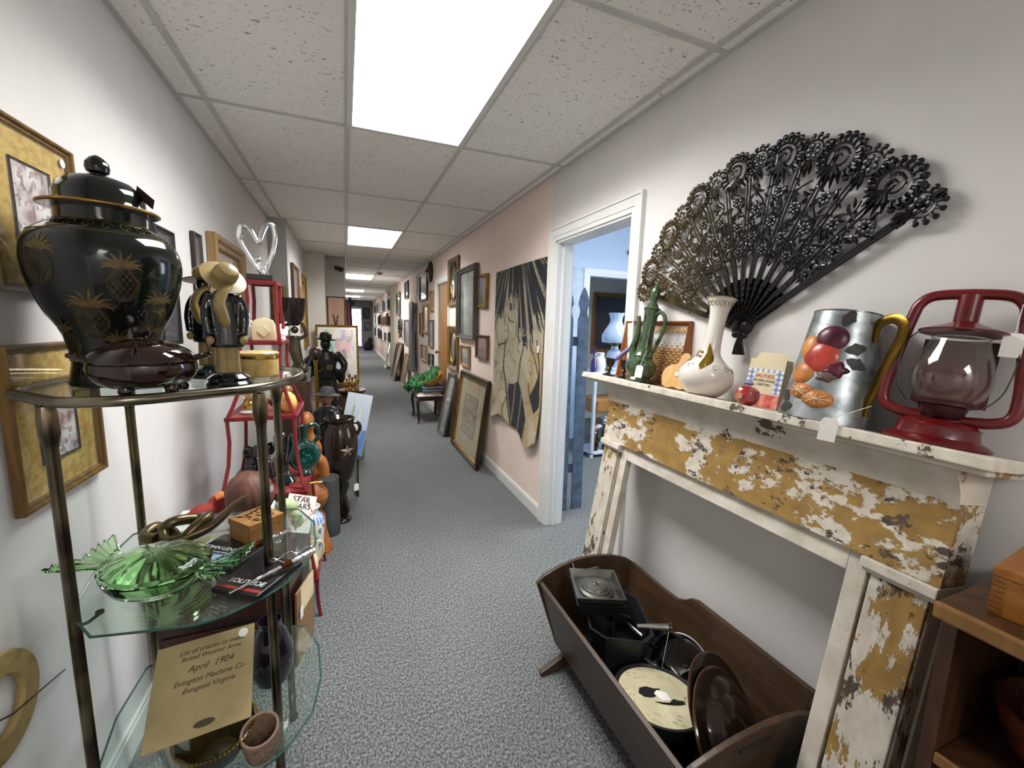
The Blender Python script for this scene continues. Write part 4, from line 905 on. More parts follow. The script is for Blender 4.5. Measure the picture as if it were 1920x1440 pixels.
# boy with hat fishing
SK = M('painted_skin', '#a9755a', .45, n=10); DKC = M('dark_painted_cloth', '#23262b', .4, n=8, v=.3)
t = thing('fishing_boy_statue', 'painted statue of child in hat fishing, dark clothes', 'statue', (-.14, 3.4, .33), rz=-.6)
MB().lathe([(0, 0), (.1, 0), (.1, .02), (.085, .05), (.07, .06), (0, .065)], 20).build('base', DKC, t); MB().lathe([(0, -.3295), (.11, -.3295), (.11, -.31), (.07, -.28), (.06, -.06), (.1, -.02), (.1, -.0005), (0, -.0005)], 20).build('pedestal', WALNUT, t)
m = MB(); m.ell((0, 0, .14), (.085, .075, .09)); m.tube([(0, 0, .12), (0, -.01, .3), (0, 0, .42)], [.08, .075, .06], 14); m.ell((0, 0, .43), (.085, .055, .04))
for sg in (-1, 1): m.tube([(sg*.07, -.01, .42), (sg*.095, -.04, .33)], [.035, .036], 10); m.tube([(sg*.04, -.03, .12), (sg*.05, -.14, .15), (sg*.05, -.16, .03)], [.045, .04, .03], 10)
m.build('clothes', DKC, t, fuse=.008)
m = MB(); m.ell((0, -.012, .53), (.045, .05, .055)); m.tube([(0, 0, .45), (0, -.006, .5)], .026, 10); m.ell((0, -.062, .525), (.008, .009, .012), 8, 6)
for sg in (-1, 1): m.tube([(sg*.095, -.04, .34), (sg*.075, -.12, .27), (sg*.02, -.17, .25)], [.022, .02, .018], 10); m.ell((sg*.045, -.002, .53), (.008, .012, .015), 8, 6)
m.build('skin', SK, t, fuse=.006)
MB().lathe([(.045, 0), (.095, -.012), (.098, -.008), (.055, .012), (.05, .04), (.035, .055), (0, .06)], 26).build('hat', M('grey_felt', '#4a4b4e', .7), t, loc=(0, 0, .558), rot=(-.12, 0, 0))
MB().tube([(0, -.17, .25), (.03, -.3, .12)], .004, 6).build('rod', WALNUT, t)
# cowboy statue
t = thing('cowboy_statue', 'black silhouette statue of hatted cowboy with knapsack on table', 'statue', (-.17, 4.1, .6005), rz=.2)
STB = M('blackened_bronze', '#191a17', .4, .2, n=9, v=.3)
t2 = MB(); m = t2
m.lathe([(0, 0), (.13, 0), (.125, .03), (.1, .06), (0, .07)], 18); m.tube([(-.04, 0, .05), (-.045, 0, .2), (-.03, 0, .35)], [.04, .045, .055]); m.tube([(.045, -.02, .05), (.05, -.03, .2), (.03, 0, .35)], [.04, .045, .055])
m.tube([(0, 0, .33), (0, 0, .5), (0, 0, .57)], [.085, .09, .06], 14); m.ell((0, -.01, .63), (.045, .048, .055))
for sg in (-1, 1): m.tube(smooth_path([(sg*.085, 0, .55), (sg*.15, -.02, .45), (sg*.12, -.08, .38), (sg*.05, -.1, .4)], 4), [.035]*5+[.03]*4+[.025]*4, 10)
m.ell((-.13, .05, .42), (.06, .07, .1)); m.ell((.13, .03, .33), (.04, .05, .07)); m.build('figure', STB, t, fuse=.009)
MB().lathe([(.04, 0), (.1, .012), (.1, .018), (.052, .014), (.05, .06), (.03, .075), (0, .07)], 24, sy=.8).build('hat', STB, t, loc=(0, -.005, .66), rot=(.05, .1, 0))
MB().box(-.028, .028, -.012, .012, 0, .05).build('pouch', M('dull_brass_box', '#4d4023', .5, .3), t, loc=(.01, -.105, .4), smooth=0, bevel=.004)
# bowl held by bronze figure
t = thing('figure_bowl', 'dark scalloped bowl held up by bronze figure, near grey wall step', 'compote', (-.33, 3.25, 0))
MB().lathe([(0, 1.395), (.03, 1.4), (.06, 1.44), (.075, 1.5), (.083, 1.56), (.086, 1.585), (.082, 1.585), (.07, 1.5), (0, 1.42)], 40, ripple=lambda a, t_: .05*sin(10*a)*t_).build('bowl', M('black_brown_glass', '#1f1512', .2, n=7), t)
BZ = M('olive_bronze', '#4f4631', .35, .6, n=9, v=.3)
m = MB(); m.lathe([(0, 1.02), (.07, 1.02), (.07, 1.05), (.045, 1.07), (0, 1.07)], 20); m.tube([(-.01, 0, 1.06), (.02, -.01, 1.14), (.0, 0, 1.24), (.005, 0, 1.33)], [.03, .035, .042, .03], 12); m.ell((.005, -.005, 1.37), .026); m.tube(smooth_path([(.03, 0, 1.31), (.075, 0, 1.34), (.05, 0, 1.42)], 4), .013, 8); m.tube(smooth_path([(-.025, 0, 1.31), (-.06, 0, 1.33), (-.04, 0, 1.42)], 4), .013, 8); m.ell((.05, -.02, 1.1), (.035, .03, .035)); m.build('figure', BZ, t, fuse=.006)
MB().box(-.09, .09, -.09, .09, 0, 1.02).build('pedestal', WALNUT, t, smooth=0, bevel=.006)
t = thing('brown_globe', 'round brown wooden ball finial beside the bronze figure', 'ornament', (-.23, 3.72, .6005))
MB().lathe([(0, 0), (.05, 0), (.05, .02), (.016, .04), (.013, .48), (.02, .52), (0, .53)], 20).build('stand', BRASS, t); MB().ell((0, 0, .575), .05, 20, 12).build('ball', wood('turned_brown', '#4b342b', '#33221b', .35), t)
CG = glass('clear_goods_glass', '#eef2f0', .03, .14)
def glassv(label, x, y, z, prof, name='glass_vase', cat='vase', mat=None):
    t = thing(name, label, cat, (x, y, z), group='clear glassware on the dark table')
    s = [(r*.93, h) for r, h in prof[::-1]]; MB().lathe([(0, prof[0][1])]+prof+s[:-1]+[(0, prof[0][1]+.006)], 24).build('body', mat or CG, t)
    MB().lathe([(prof[-1][0]*.93, prof[-1][1]-.002), (prof[-1][0]*1.03, prof[-1][1]), (prof[-1][0]*.93, prof[-1][1]+.003)], 24).build('rim', mat or CG, t)
glassv('tall clear glass vase standing at the near end of dark table', -.34, 3.75, .6005, [(.05, 0), (.055, .1), (.06, .3), (.075, .46)])
glassv('squat clear glass bowl beside the fishing child statue', -.3, 3.95, .6005, [(.04, 0), (.09, .05), (.1, .12)])
glassv('narrow clear glass decanter behind the cowboy statue', -.22, 4.4, .6005, [(.05, 0), (.055, .14), (.02, .22), (.025, .32)])
glassv('flared clear glass vase at middle of dark table', -.25, 4.9, .6005, [(.045, 0), (.04, .2), (.08, .36)])
# sailing picture leaning on the table
def sail(u, v):
    c = mixc('#3f74c4', '#a9c7ea', .5+.5*noise2(u*3, v*4, 2)) if v < .42 else mixc('#9fbfe6', '#dfe9f4', v)
    if abs(u-.32)*2.2 < (.95-v)*.5 and .35 < v < .95: c = mixc('#c9cfc0', '#8f9a58', max(0, sin(u*20)))
    if abs(u-.62) < (.82-v)*.32 and .38 < v < .82: c = mixc('#e8e8e0', '#9aa45c', max(0, sin(u*17+1)))
    if .32 < v < .39 and .2 < u < .75: c = '#4a4238'
    return c
t = thing('sailboat_picture', 'unframed blue sailboat painting leaning against dark table', 'picture', (.0, 3.62, .33), rot=(-.12, .2, -.1))
MB().box(-.1, .1, 0, .012, 0, .52).build('board', PAPER, t, smooth=0); MB().grid(24, 50, lambda u, v: (-.099+.198*u, -.001, .002+.516*v), cf=sail).build('print', vcol_mat('printed_canvas', .6), t, smooth=0)
t2 = thing('low_stool', 'low dark stool under the sailboat painting', 'stool', (-.03, 3.6, 0))
MB().box(-.11, .11, -.1, .1, .3, .325).build('seat', WALNUT, t2, smooth=0, bevel=.004)
for sx in (-1, 1):
    for sy in (-1, 1): MB().box(sx*.09-.012, sx*.09+.012, sy*.08-.012, sy*.08+.012, 0, .3).build('leg', WALNUT, t2, smooth=0)
# brass candlesticks on a small stand and glass lantern
t = thing('plant_stand', 'small dark stand holding the brass candlesticks', 'stand', (.06, 5.2, 0))
MB().lathe([(0, 0), (.13, 0), (.12, .03), (.03, .06), (.025, .3), (.04, .5), (.14, .6), (.15, .625), (0, .63)], 24).build('column', MAHOG, t); MB().lathe([(.145, .622), (.155, .628), (.155, .64), (0, .641)], 24).build('top', MAHOG, t)
cs = None
for i, (x, y, s) in enumerate(((.0, 5.14, 1), (.06, 5.12, 1.15), (.12, 5.15, .9), (.03, 5.25, 1.3), (.1, 5.26, 1.2))):
    lab = ['short brass candlestick at front of the small stand', 'middle brass candlestick in front on small stand', 'stubby brass candlestick at stand edge nearest the aisle', 'tallest brass candlestick at back of small stand', 'tall brass candlestick at back by the aisle'][i]
    if cs is None:
        cs = thing('candlestick', lab, 'candlestick', (x, y, .642), group='brass candlesticks')
        MB().lathe([(0, 0), (.026, 0), (.026, .006), (.01, .014), (.007, .05), (.011, .06), (.007, .07), (.007, .1), (.016, .11), (0, .112)], 16).build('shaft', BRASS, cs); MB().lathe([(.006, .108), (.013, .114), (.013, .135), (.009, .135), (0, .12)], 14).build('cup', BRASS, cs)
    else: dup(cs, (x, y, .642), label=lab, scale=(s, s, s))
t = thing('glass_lantern', 'clear glass lantern with chrome cap beside the aisle', 'lantern', (.1, 4.55, 0))
MB().lathe([(0, 0), (.06, 0), (.06, .42), (.075, .43), (.075, .45), (0, .452)], 16).build('stand', glass('lantern_stand_glass', '#cdd2cf', .03, .25), t); MB().lathe([(0, .452), (.05, .455), (.06, .5), (.06, .6), (.05, .62), (.048, .6), (.048, .5), (0, .46)], 24).build('globe', CG, t); MB().lathe([(.05, .615), (.085, .62), (.085, .632), (.03, .66), (.015, .69), (0, .695)], 24).build('cap', CHROME, t)
# abstract framed painting standing against the pale pillar
def abstract(u, v):
    c = '#d9d6cc'
    for k, (cx_, cy_, col) in enumerate(((.3, .55, '#9ccfb4'), (.62, .62, '#d69aa0'), (.25, .82, '#d8d28a'), (.5, .3, '#b9c4dc'), (.75, .8, '#dba2a4'), (.35, .35, '#bfe0c8'), (.7, .4, '#e0b7ba'))):
        d = math.hypot(u-cx_, (v-cy_)*.8)+.25*noise2(u*5, v*5, k)
        if d < .16: c = mixc(c, col, .75)
    if noise2(u*7, v*7, 12) > .33: c = mixc(c, '#3d7f7a', .6)
    if noise2(u*8, v*5, 22) > .36: c = mixc(c, '#7d86b8', .6)
    return c
t = thing('cabinet_base', 'low dark cabinet carrying the abstract framed painting', 'cabinet', (-.06, 6.86, 0))
MB().box(-.38, .2, -.1, .12, 0, .47).build('body', WALNUT, t, smooth=0, bevel=.005); MB().box(-.36, -.095, -.112, -.1, .04, .44).build('door', WALNUT, t, smooth=0, bevel=.004); MB().box(-.085, .18, -.112, -.1, .04, .44).build('door', WALNUT, t, smooth=0, bevel=.004)
picture('abstract_painting', 'gilt framed abstract painting in pastel colours standing before pale pillar', 'picture', 'F', (-.115, 6.86), .472, .6, .9, .03, GOLD, abstract, MATW, .05, .03, tilt=-.06)
# flower picture on the grey jog wall
def bloom(u, v):
    c = mixc('#b98f7a', '#c9a58c', .5+.5*noise2(u*3, v*3, 3))
    d = math.hypot(u-.45, (v-.62)*1.5); a = math.atan2((v-.62)*1.5, u-.45)
    if d < .2+.1*cos(a*6)+.06*noise2(u*8, v*8): c = mixc('#4a3a38', '#2e2524', .5+noise2(u*12, v*12))
    if abs(u-.5+.06*sin(v*5)) < .025 and v < .6: c = '#4d403a'
    if v < .35 and abs((u-.2)-(v*.5)) < .05: c = '#5b4a42'
    if v < .3 and u > .62: c = mixc('#8a7a6a', '#4f463e', .5+.5*sin(u*30)*sin(v*40))
    return c
picture('flower_print', 'brown framed dark flower print on the grey jog wall', 'picture', 'F', (-.125, 7.445), .55, .275, 1.27, .018, FRBROWN, bloom, None, 0, .02, False)
# pictures on the stepped left wall, seen edge on
for i, (y, z, w, h, mt, lab) in enumerate(((5.5, 1.45, .62, .6, FRBROWN, 'brown framed mirror on the stepped grey wall'), (6.2, 1.3, .4, .55, FRTAN, 'tan framed print beside the brown framed mirror'), (6.65, 1.05, .4, 1.0, GOLD, 'tall gilt framed print at the end of stepped wall'))):
    q = picture('wall_picture', lab, 'picture', 'L', y, z, w, h, .035, mt, M('silvered_glass', '#c9cdd0', .12, .6) if i == 0 else ramp_mat('pale_print_%d' % i, ['#c9bfae', '#a89a86', '#d8cfc0'], 5, 4, seed=i), None, 0, .03)
    q.location.x = -.531
for (x, y, z, w, h, mt, lab) in ((-.63, 4.94, 1.28, .12, .5, GOLD, 'narrow gilt framed picture on the step of the left wall'), ):
    picture('wall_picture', lab, 'picture', 'F', (x, y), z, w, h, .02, mt, ramp_mat('dim_print', ['#6b5a3c', '#8a7850', '#4d4230'], 6), None, 0, .03)
# dark umbrella-like bundle hanging behind the red shelf
t = thing('hanging_tassel', 'dark red tasselled bundle hanging by the stepped wall', 'hanging', (-.6, 4.9, 1.3))
MB().lathe([(0, 0), (.02, .01), (.03, .08), (.035, .2), (.02, .26), (.008, .28), (0, .3)], 18).build('bundle', M('dark_red_cloth', '#3c1a1a', .7), t); MB().tube([(0, 0, .28), (0, .04, .42)], .004, 6).build('cord', STRING, t)
# drapes at the corner of the hall
def drape(label, x, y, z0, z1, w, mat, ph):
    m = MB(); m.grid(22, 10, lambda u, v: (x+.02*sin(u*16+ph)+.05*(1-v)*(u), y+w*u, z0+(z1-z0)*v)); m.grid(22, 10, lambda u, v: (x+.006+.02*sin(u*16+ph)+.05*(1-v)*(u), y+w*u, z0+(z1-z0)*v))
    t = thing('hanging_cloth', label, 'textile', (0, 0, 0)); m.build('cloth', mat, t); MB().tube([(x-.02, y-.02, z1+.01), (x-.0, y+w+.02, z1+.01)], .006, 6).build('rail', WALNUT, t)
drape('red cloth hanging at the hall corner', .05, 7.6, .45, 1.75, .25, M('rose_red_cloth', '#b5505a', .8, n=7), 0)
drape('teal cloth hanging just past the red cloth', .09, 8.0, .5, 1.85, .35, M('teal_cloth', '#3f6f80', .8, n=7), 1.5)
# security camera on the jog wall
t = thing('security_camera', 'black security camera on grey jog wall under ceiling', 'camera', (-.05, 7.45, 2.25))
MB().box(-.02, .02, -.012, 0, -.03, .03).build('mount', BLACK, t, smooth=0, bevel=.003); MB().tube([(0, -.01, 0), (0, -.06, -.01)], .008, 8).build('arm', BLACK, t); MB().tube([(.04, -.05, .0), (-.07, -.09, .02)], [.032, .03], 14).build('housing', BLACK, t); MB().lathe([(0, 0), (.022, 0), (.024, .01), (.016, .012), (0, .008)], 14, T((-.07, -.09, .02), (0, -pi/2, .34))).build('lens', M('lens_glass', '#1d2430', .05, n=3), t)
t = thing('smoke_detector', 'small round smoke detector on the ceiling down the hall', 'detector', (.7, 9.3, ZC-.03))
MB().lathe([(0, -.006), (.04, -.004), (.06, .008), (.065, .029), (0, .03)], 24).build('housing', M('beige_plastic', '#9c9a96', .5), t); MB().lathe([(.03, -.008), (.034, -.008), (.034, -.004), (.03, -.004)], 20).build('vent_ring', BLACK, t)
# ================================================================== fireplace mantel leaning on the right wall
TH = .16
man = thing('fireplace_mantel', 'peeling cream and ochre fireplace mantel leaning on the wall', 'mantel', (1.005, 1.03, .0), rot=(0, TH, 0))
PA = peel_mat('peeling_frieze_paint', .485, 1.125, 1, 7, (1, 1, 1.5)); PB = peel_mat('peeling_leg_paint', .535, 1.14, 5, 7, (1.6, 1.6, .7)); PC = peel_mat('peeling_shelf_paint', .66, 1.13, 9, 7, (1, 1, 1)); PD = peel_mat('peeling_strip_paint', .68, 1.24, 3, 6); PE = peel_mat('peeling_grey_paint', .64, 1.22, 12, 4)
for sg in (1, -1):
    y = lambda a, b: (min(sg*a, sg*b), max(sg*a, sg*b))
    a, b = y(.495, .61); MB().box(.012, .07, a, b, 0.015, .93).build('pilaster', PB, man, smooth=0, bevel=.002)
    a, b = y(.5, .607); l_ = MB().box(0, .0118, a, b, .17, .905).build('pilaster_face', PB, man, smooth=0, bevel=.003)
    a, b = y(.488, .617); MB().box(-.008, .1, a, b, 0.015, .165).build('plinth_block', PB, man, smooth=0, bevel=.004)
    a, b = y(.445, .487); MB().box(.012, .045, a, b, 0.015, .93).build('inner_strip', PD, man, smooth=0, bevel=.003)
    a, b = y(.48, .622); m = MB(); m.box(-.016, .1, a, b, .906, .93); m.box(-.008, .1, a, b, .896, .906); m.build('capital_moulding', PD, man, smooth=0, bevel=.003)
    a, b = y(.598, .615); MB().box(.0705, .125, a, b, .03 if sg < 0 else .8, .93).build('side_return', PE, man, smooth=0, bevel=.002)
MB().box(.012, .045, -.4448, .4448, .872, .93).build('inner_header', PD, man, smooth=0, bevel=.003)
# frieze: flat board then a cove that flares out to the shelf
m = MB(); prof = [(-.004, .931), (-.006, 1.06), (-.012, 1.1), (-.016, 1.115), (.1, 1.115), (.1, .931)]; cove = [(-.016, 1.1152), (-.026, 1.138), (-.045, 1.165), (-.07, 1.187), (.1, 1.187), (.1, 1.1152)]
vs = []
for yy in (-.62, .62):
    for x, z in prof: vs.append((x, yy, z))
n_ = len(prof); m.add(vs, [tuple(range(n_)), tuple(range(n_, 2*n_))[::-1]]+[(i, (i+1) % n_, n_+(i+1) % n_, n_+i) for i in range(n_)])
m.build('frieze', PA, man, smooth=40)
m = MB(); vs = [(x, yy, z) for yy in (-.62, .62) for x, z in cove]; n_ = len(cove); m.add(vs, [tuple(range(n_)), tuple(range(n_, 2*n_))[::-1]]+[(i, (i+1) % n_, n_+(i+1) % n_, n_+i) for i in range(n_)]); m.build('cove_moulding', PE, man, smooth=40)
m = MB(); m.box(-.074, .1, -.665, .74, 1.1875, 1.2); m.build('bed_moulding', PE, man, smooth=0, bevel=.004)
m = MB(); m.box(-.098, .142, -.675, .77, 1.2005, 1.226); m.build('shelf_board', PC, man, smooth=0, bevel=.004)
MRot = Matrix.Rotation(TH, 3, 'Y')
def on_mantel(x_, y, lift=.2265):
    """world spot on the sloping mantel shelf: x_ = local depth, y = world"""
    v = MRot @ Vector((x_, 0, 1.0+lift)); return (1.005+v.x, y, v.z)
def mthing(name, label, cat, x_, y, rz=0, lift=.2265, group=None):
    t = thing(name, label, cat, on_mantel(x_, y, lift), group=group)
    t.rotation_euler = (MRot @ Matrix.Rotation(rz, 3, 'Z')).to_euler(); return t
# ------------------------------------------------------------------ candle holders
LIL = M('lilac_wax', '#6f6e9e', .45, n=12, v=.1); PEW = M('dark_pewter', '#3a332e', .4, .7, n=10, v=.3)
c1 = None
for (x_, y, lab, dx, dy) in ((-.02, 1.69, 'pewter holder with lilac candle at the mantel corner', .1, -.115), (.01, 1.615, 'pewter holder with lilac candle next to green ewer', .055, -.065)):
    t = mthing('candle_holder', lab, 'candle holder', x_, y, group='pewter candle holders')
    MB().lathe([(0, 0), (.026, 0), (.027, .005), (.012, .012), (.008, .022), (.013, .034), (.009, .042), (.016, .052), (.02, .066), (.021, .082), (.024, .086), (.019, .086), (.014, .07), (0, .062)], 24).build('holder', PEW, t)
    MB().tube([(0, 0, .062), (dx*.5, dy*.5, .145), (dx, dy, .228)], [.0105, .0105, .0085], 14).build('candle', LIL, t); MB().tube([(dx, dy, .227), (dx*1.03, dy*1.03, .236)], .0012, 5).build('wick', STRING, t)
# ------------------------------------------------------------------ green mottled ewer
GRN = ramp_mat('mottled_green_glaze', ['#080c09', '#0f1610', '#2c3c27', '#42573b', '#374b31', '#3e5238', '#121a13'], 24, 4, .22, (1, 1, .6), coat=.3)
t = mthing('ewer', 'tall mottled green ceramic ewer with spout and stopper', 'ewer', .0, 1.49, .1)
MB().lathe([(0, 0), (.05, 0), (.053, .006), (.05, .014), (.046, .02), (.06, .04), (.067, .062), (.065, .082), (.05, .096), (.04, .105), (.042, .115), (.034, .13), (.031, .16), (.0285, .2), (.029, .21), (.026, .222), (.027, .26), (.03, .3), (.034, .318), (.03, .322), (0, .322)], 36).build('body', GRN, t)
lid = MB().lathe([(.036, .32), (.0365, .326), (.026, .332), (.02, .345), (.012, .354), (.012, .36), (.018, .372), (.021, .39), (.018, .408), (.009, .428), (.002, .44), (0, .441)], 28).build('stopper', GRN, t)
MB().tube(smooth_path([(0, .045, .08), (0, .068, .14), (0, .058, .2), (0, .062, .25), (0, .072, .292)], 5), [.02-.00055*i for i in range(21)], 12).build('spout', GRN, t)
MB().tube(smooth_path([(0, -.02, .29), (0, -.05, .31), (0, -.082, .285), (0, -.085, .23), (0, -.06, .16), (0, -.04, .115)], 6), .0085, 10).build('handle', GRN, t)
price_tag(t, (-.035, -.05, .14), .05, -1.2, 1.0, (-.06, -.055, .07))
# ------------------------------------------------------------------ wicker tray
WK = ramp_mat('wicker', ['#bb8f5c', '#cfa873', '#9c6f3e'], 40, 3, .55); WKD = wood('cane_rim', '#a8692e', '#8a4f1f', .4)
t = mthing('wicker_tray', 'shallow woven wicker tray with cane rim propped behind the ewer', 'basket', .108, 1.53, 0)
rails(MB(), .42, .285, .018, .05).build('rim', WKD, t, rot=(0, 0, -pi/2), smooth=30)
m = MB()
for j in range(22):
    z = .024+.237*j/21; pts = [(-.006+.004*(1 if (i+j) % 2 else -1), -.192+.384*i/24, z) for i in range(25)]
    m.tube(pts, .0052, 5)
m.build('weave', WK, t); m = MB()
for i in range(25): y_ = -.192+.384*i/24; m.tube([(-.006, y_, .018), (-.006, y_, .267)], .003, 5)
m.build('stakes', WKD, t)
t['kind'] = 'thing'; del t['kind']
m = MB()
for i in range(20):
    y_ = -.18+.36*i/19
    for k in (-1, 1): m.tube([(-.03, y_-k*.012, .262), (-.03, y_+k*.012, .238)], .0026, 5)
m.build('open_lattice', WK, t)
# ------------------------------------------------------------------ apple-shaped cutting board
t = mthing('cutting_board', 'small apple-shaped pine cutting board leaning on the wicker tray', 'board', .012, 1.285, -pi/2+.35)
pl = [(-.05, .012), (-.035, .002), (-.015, .004), (0, .008), (.015, .003), (.035, .004), (.052, .018), (.06, .045), (.056, .075), (.04, .092), (.026, .1), (.022, .115), (.03, .135), (.024, .15), (.008, .152), (-.004, .14), (-.006, .118), (-.014, .102), (-.036, .096), (-.055, .078), (-.061, .045)]
m = MB(); m.prism([(p.x, p.z) for p in smooth_path([(x, 0, z) for x, z in pl]+[(pl[0][0], 0, pl[0][1])], 3)[:-1]], -.008, .008, T((0, 0, 0), (pi/2-.22, 0, 0))); m.build('board', PINE, t, smooth=40)
m = MB().prism([(.009*cos(i*pi/3), .009*sin(i*pi/3)) for i in range(6)], 0, .0006).build('price_sticker', PAPER, t, loc=(.0, -.0002, .06), rot=(pi/2-.22, 0, 0), smooth=0)
m.location = (.0, -.0095+.013, .062)
# ------------------------------------------------------------------ milk-glass vase
MILK = M('milk_glass', '#d9d2c8', .16, n=5, v=.03, coat=.4)
t = mthing('milk_glass_vase', 'white bottle-necked glass vase with gold flower decoration', 'vase', -.012, 1.12)
vp = smooth_path([(r, 0, z) for r, z in [(.042, 0), (.062, .01), (.085, .04), (.092, .07), (.083, .1), (.058, .125), (.036, .15), (.03, .18), (.0275, .23), (.0285, .28), (.034, .315), (.046, .343), (.052, .35)]], 5); VP = [(p.x, p.z) for p in vp]
def vr(z):
    for (r0, z0), (r1, z1) in zip(VP, VP[1:]):
        if z0 <= z <= z1 and z1 > z0: return r0+(r1-r0)*(z-z0)/(z1-z0)
    return VP[-1][0]
MB().lathe([(0, 0)]+VP+[(r-.003, z) for r, z in VP[::-1][:14]]+[(0, .27)], 48, ripple=lambda a, t_: 0).build('body', MILK, t)
MB().tube([(.052*cos(i*2*pi/48), .052*sin(i*2*pi/48), .35) for i in range(48)], .0016, 5, True).build('gold_lip', BRASS, t)
m = MB(); random.seed(11)
def von(a, z, o=.0008): r = vr(z)+o; return (r*cos(a), r*sin(a), z)
for i in range(16):
    a0 = 2*pi*i/16; zz = .325; m.tube([von(a0+.22*cos(q)*(1-q/8), zz+.014*sin(q)*(1-q/8)) for q in [k*.55 for k in range(12)]], .0009, 4)
for i in range(12):
    a0 = 2*pi*i/12; m.tube([von(a0+.16*cos(q)*(1-q/8), .1+.012*sin(q)*(1-q/8)) for q in [k*.55 for k in range(12)]], .0008, 4)
m.build('gold_scrolls', M('worn_gold_line', '#8f7a4e', .4, .4, n=30), t)
m = MB(); vs = []
for j in range(13):
    for i in range(13):
        a = pi+.55-.85*j/12+.3*sin(i/12*3); z = .088+.1*i/12; k = 1-abs(2*i/12-1)**2; a = pi+.5+(a-pi-.12)*k*.75; vs.append(von(a, z, .0009))
m.add(vs, [(j*13+i, j*13+i+1, (j+1)*13+i+1, (j+1)*13+i) for j in range(12) for i in range(12)]); m.build('gold_lobe', M('bright_gold', '#b8983f', .2, .9, n=7), t)
m = MB()
for i in range(9):
    a = pi+.1-.12*i; m.ell(von(a, .135+.02*sin(i)), (.007, .005, .006), 8, 5)
m.build('gold_petals', M('pale_gold_glaze', '#b59a6c', .3, .3), t)
# ------------------------------------------------------------------ red wrapped apple ornament
t = mthing('red_ornament', 'shiny red apple ornament in clear wrap on mantel edge', 'ornament', -.045, .918)
MB().lathe([(0, .004), (.018, .001), (.03, .014), (.034, .032), (.029, .05), (.014, .058), (.004, .053), (0, .052)], 9, T((0, 0, 0), (.1, 0, .3))).build('apple', M('red_gloss', '#a11319', .12, n=5, coat=.6), t, smooth=12)
MB().ell((0, 0, .034), (.038, .038, .033), 18, 10).build('clear_wrap', glass('clear_wrap_film', '#fff4f4', .06, .015), t)
MB().lathe([(0, .064), (.01, .064), (.016, .068), (.01, .074), (0, .07)], 12).build('ribbon', M('lilac_ribbon', '#8d88b5', .4), t)
MB().box(-.009, .009, -.0004, .0004, 0, .016).build('paper_label', M('gold_label_paper', '#b08a50', .5), t, loc=(-.0345, -.004, .018), rot=(0, 0, pi/2+.0), smooth=0)
# ------------------------------------------------------------------ frozen food carton (lettering as printed)
t = mthing('food_carton', 'old blue checked food carton with red lettering leaning upright', 'carton', .055, .945, -pi/2)
def carton(u, v):
    if v > .8: return '#cdbf9f'
    if .28 < v < .72 and .2 < u < .8: return '#cbbf9f'
    if v < .3: return mixc('#b8332c', '#d88a78', .5+noise2(u*8, v*9, 6)) if v < .28 and not (.1 < v < .2 and noise2(u*4, v*4, 2) > 0) else '#d8cfc0'
    a, b = int(u*13) % 2, int(v*19) % 2
    return '#dcdad6' if a+b == 0 else ('#8a98bb' if a+b == 1 else '#5e6fa3')
MB().box(-.062, .062, -.001, .03, 0, .158).build('box', M('old_card', '#cbbd9d', .8, n=12, v=.08), t, smooth=0)
MB().grid(39, 48, lambda u, v: (-.0618+.1236*u, -.0016, .001+.156*v), cf=carton).build('front_print', vcol_mat('printed_carton', .6), t, smooth=0)
MB().add([(-.045, 0, .158), (.062, 0, .158), (.05, .008, .18), (-.04, .008, .18)], [(0, 1, 2, 3)]).build('top_flap', MATS['old_card'], t, smooth=0)
RDL = M('red_lettering', '#b3261f', .6); BLL = M('brown_lettering', '#4a3a35', .6)
text('SPOTLESS', .0155, RDL, t, (0, -.0022, .101)); text('FROZEN FOOD', .0115, BLL, t, (0, -.0022, .086)); text('CARTON', .0115, BLL, t, (0, -.0022, .073))
# ------------------------------------------------------------------ galvanised pitcher with fruit
GALV = ramp_mat('galvanised_steel', ['#8f9698', '#b0b6b8', '#7b8284', '#a3a9ab'], 16, 5, .36, kind='noise', metal=.85)
pt = mthing('galvanised_pitcher', 'tall galvanised pitcher decorated with fruit and brass strap handle', 'pitcher', .005, .715, 0)
R0_, R1_, H_ = .106, .074, .29
def pr_(z): return R0_+(R1_-R0_)*z/H_
MB().lathe([(0, 0), (R0_, 0), (R1_, H_), (R1_+.002, H_+.001), (R1_-.003, H_), (R0_-.006, .01), (0, .008)], 56).build('body', GALV, pt)
MB().tube([(pr_(H_)*cos(i*2*pi/48), pr_(H_)*sin(i*2*pi/48), H_) for i in range(48)], .0022, 6, True).build('rolled_rim', STEEL, pt)
STRAP = M('brass_strap', '#6b521c', .25, .9, n=14, v=.3)
hp = smooth_path([(0, -pr_(.235)-.002, .215), (0, -pr_(.25)-.006, .258), (0, -.115, .275), (0, -.142, .262), (0, -.146, .23), (0, -.128, .165), (0, -.112, .09), (0, -pr_(.055)-.003, .065), (0, -pr_(.045)-.003, .03)], 5)
HR = Matrix.Rotation(-.22, 4, 'Z')
MB().tube(hp, .013, 10, T=HR, flat=.22).build('handle', STRAP, pt)
def pon(a, z, o): r = pr_(z)+o; return (r*cos(a), r*sin(a), z)
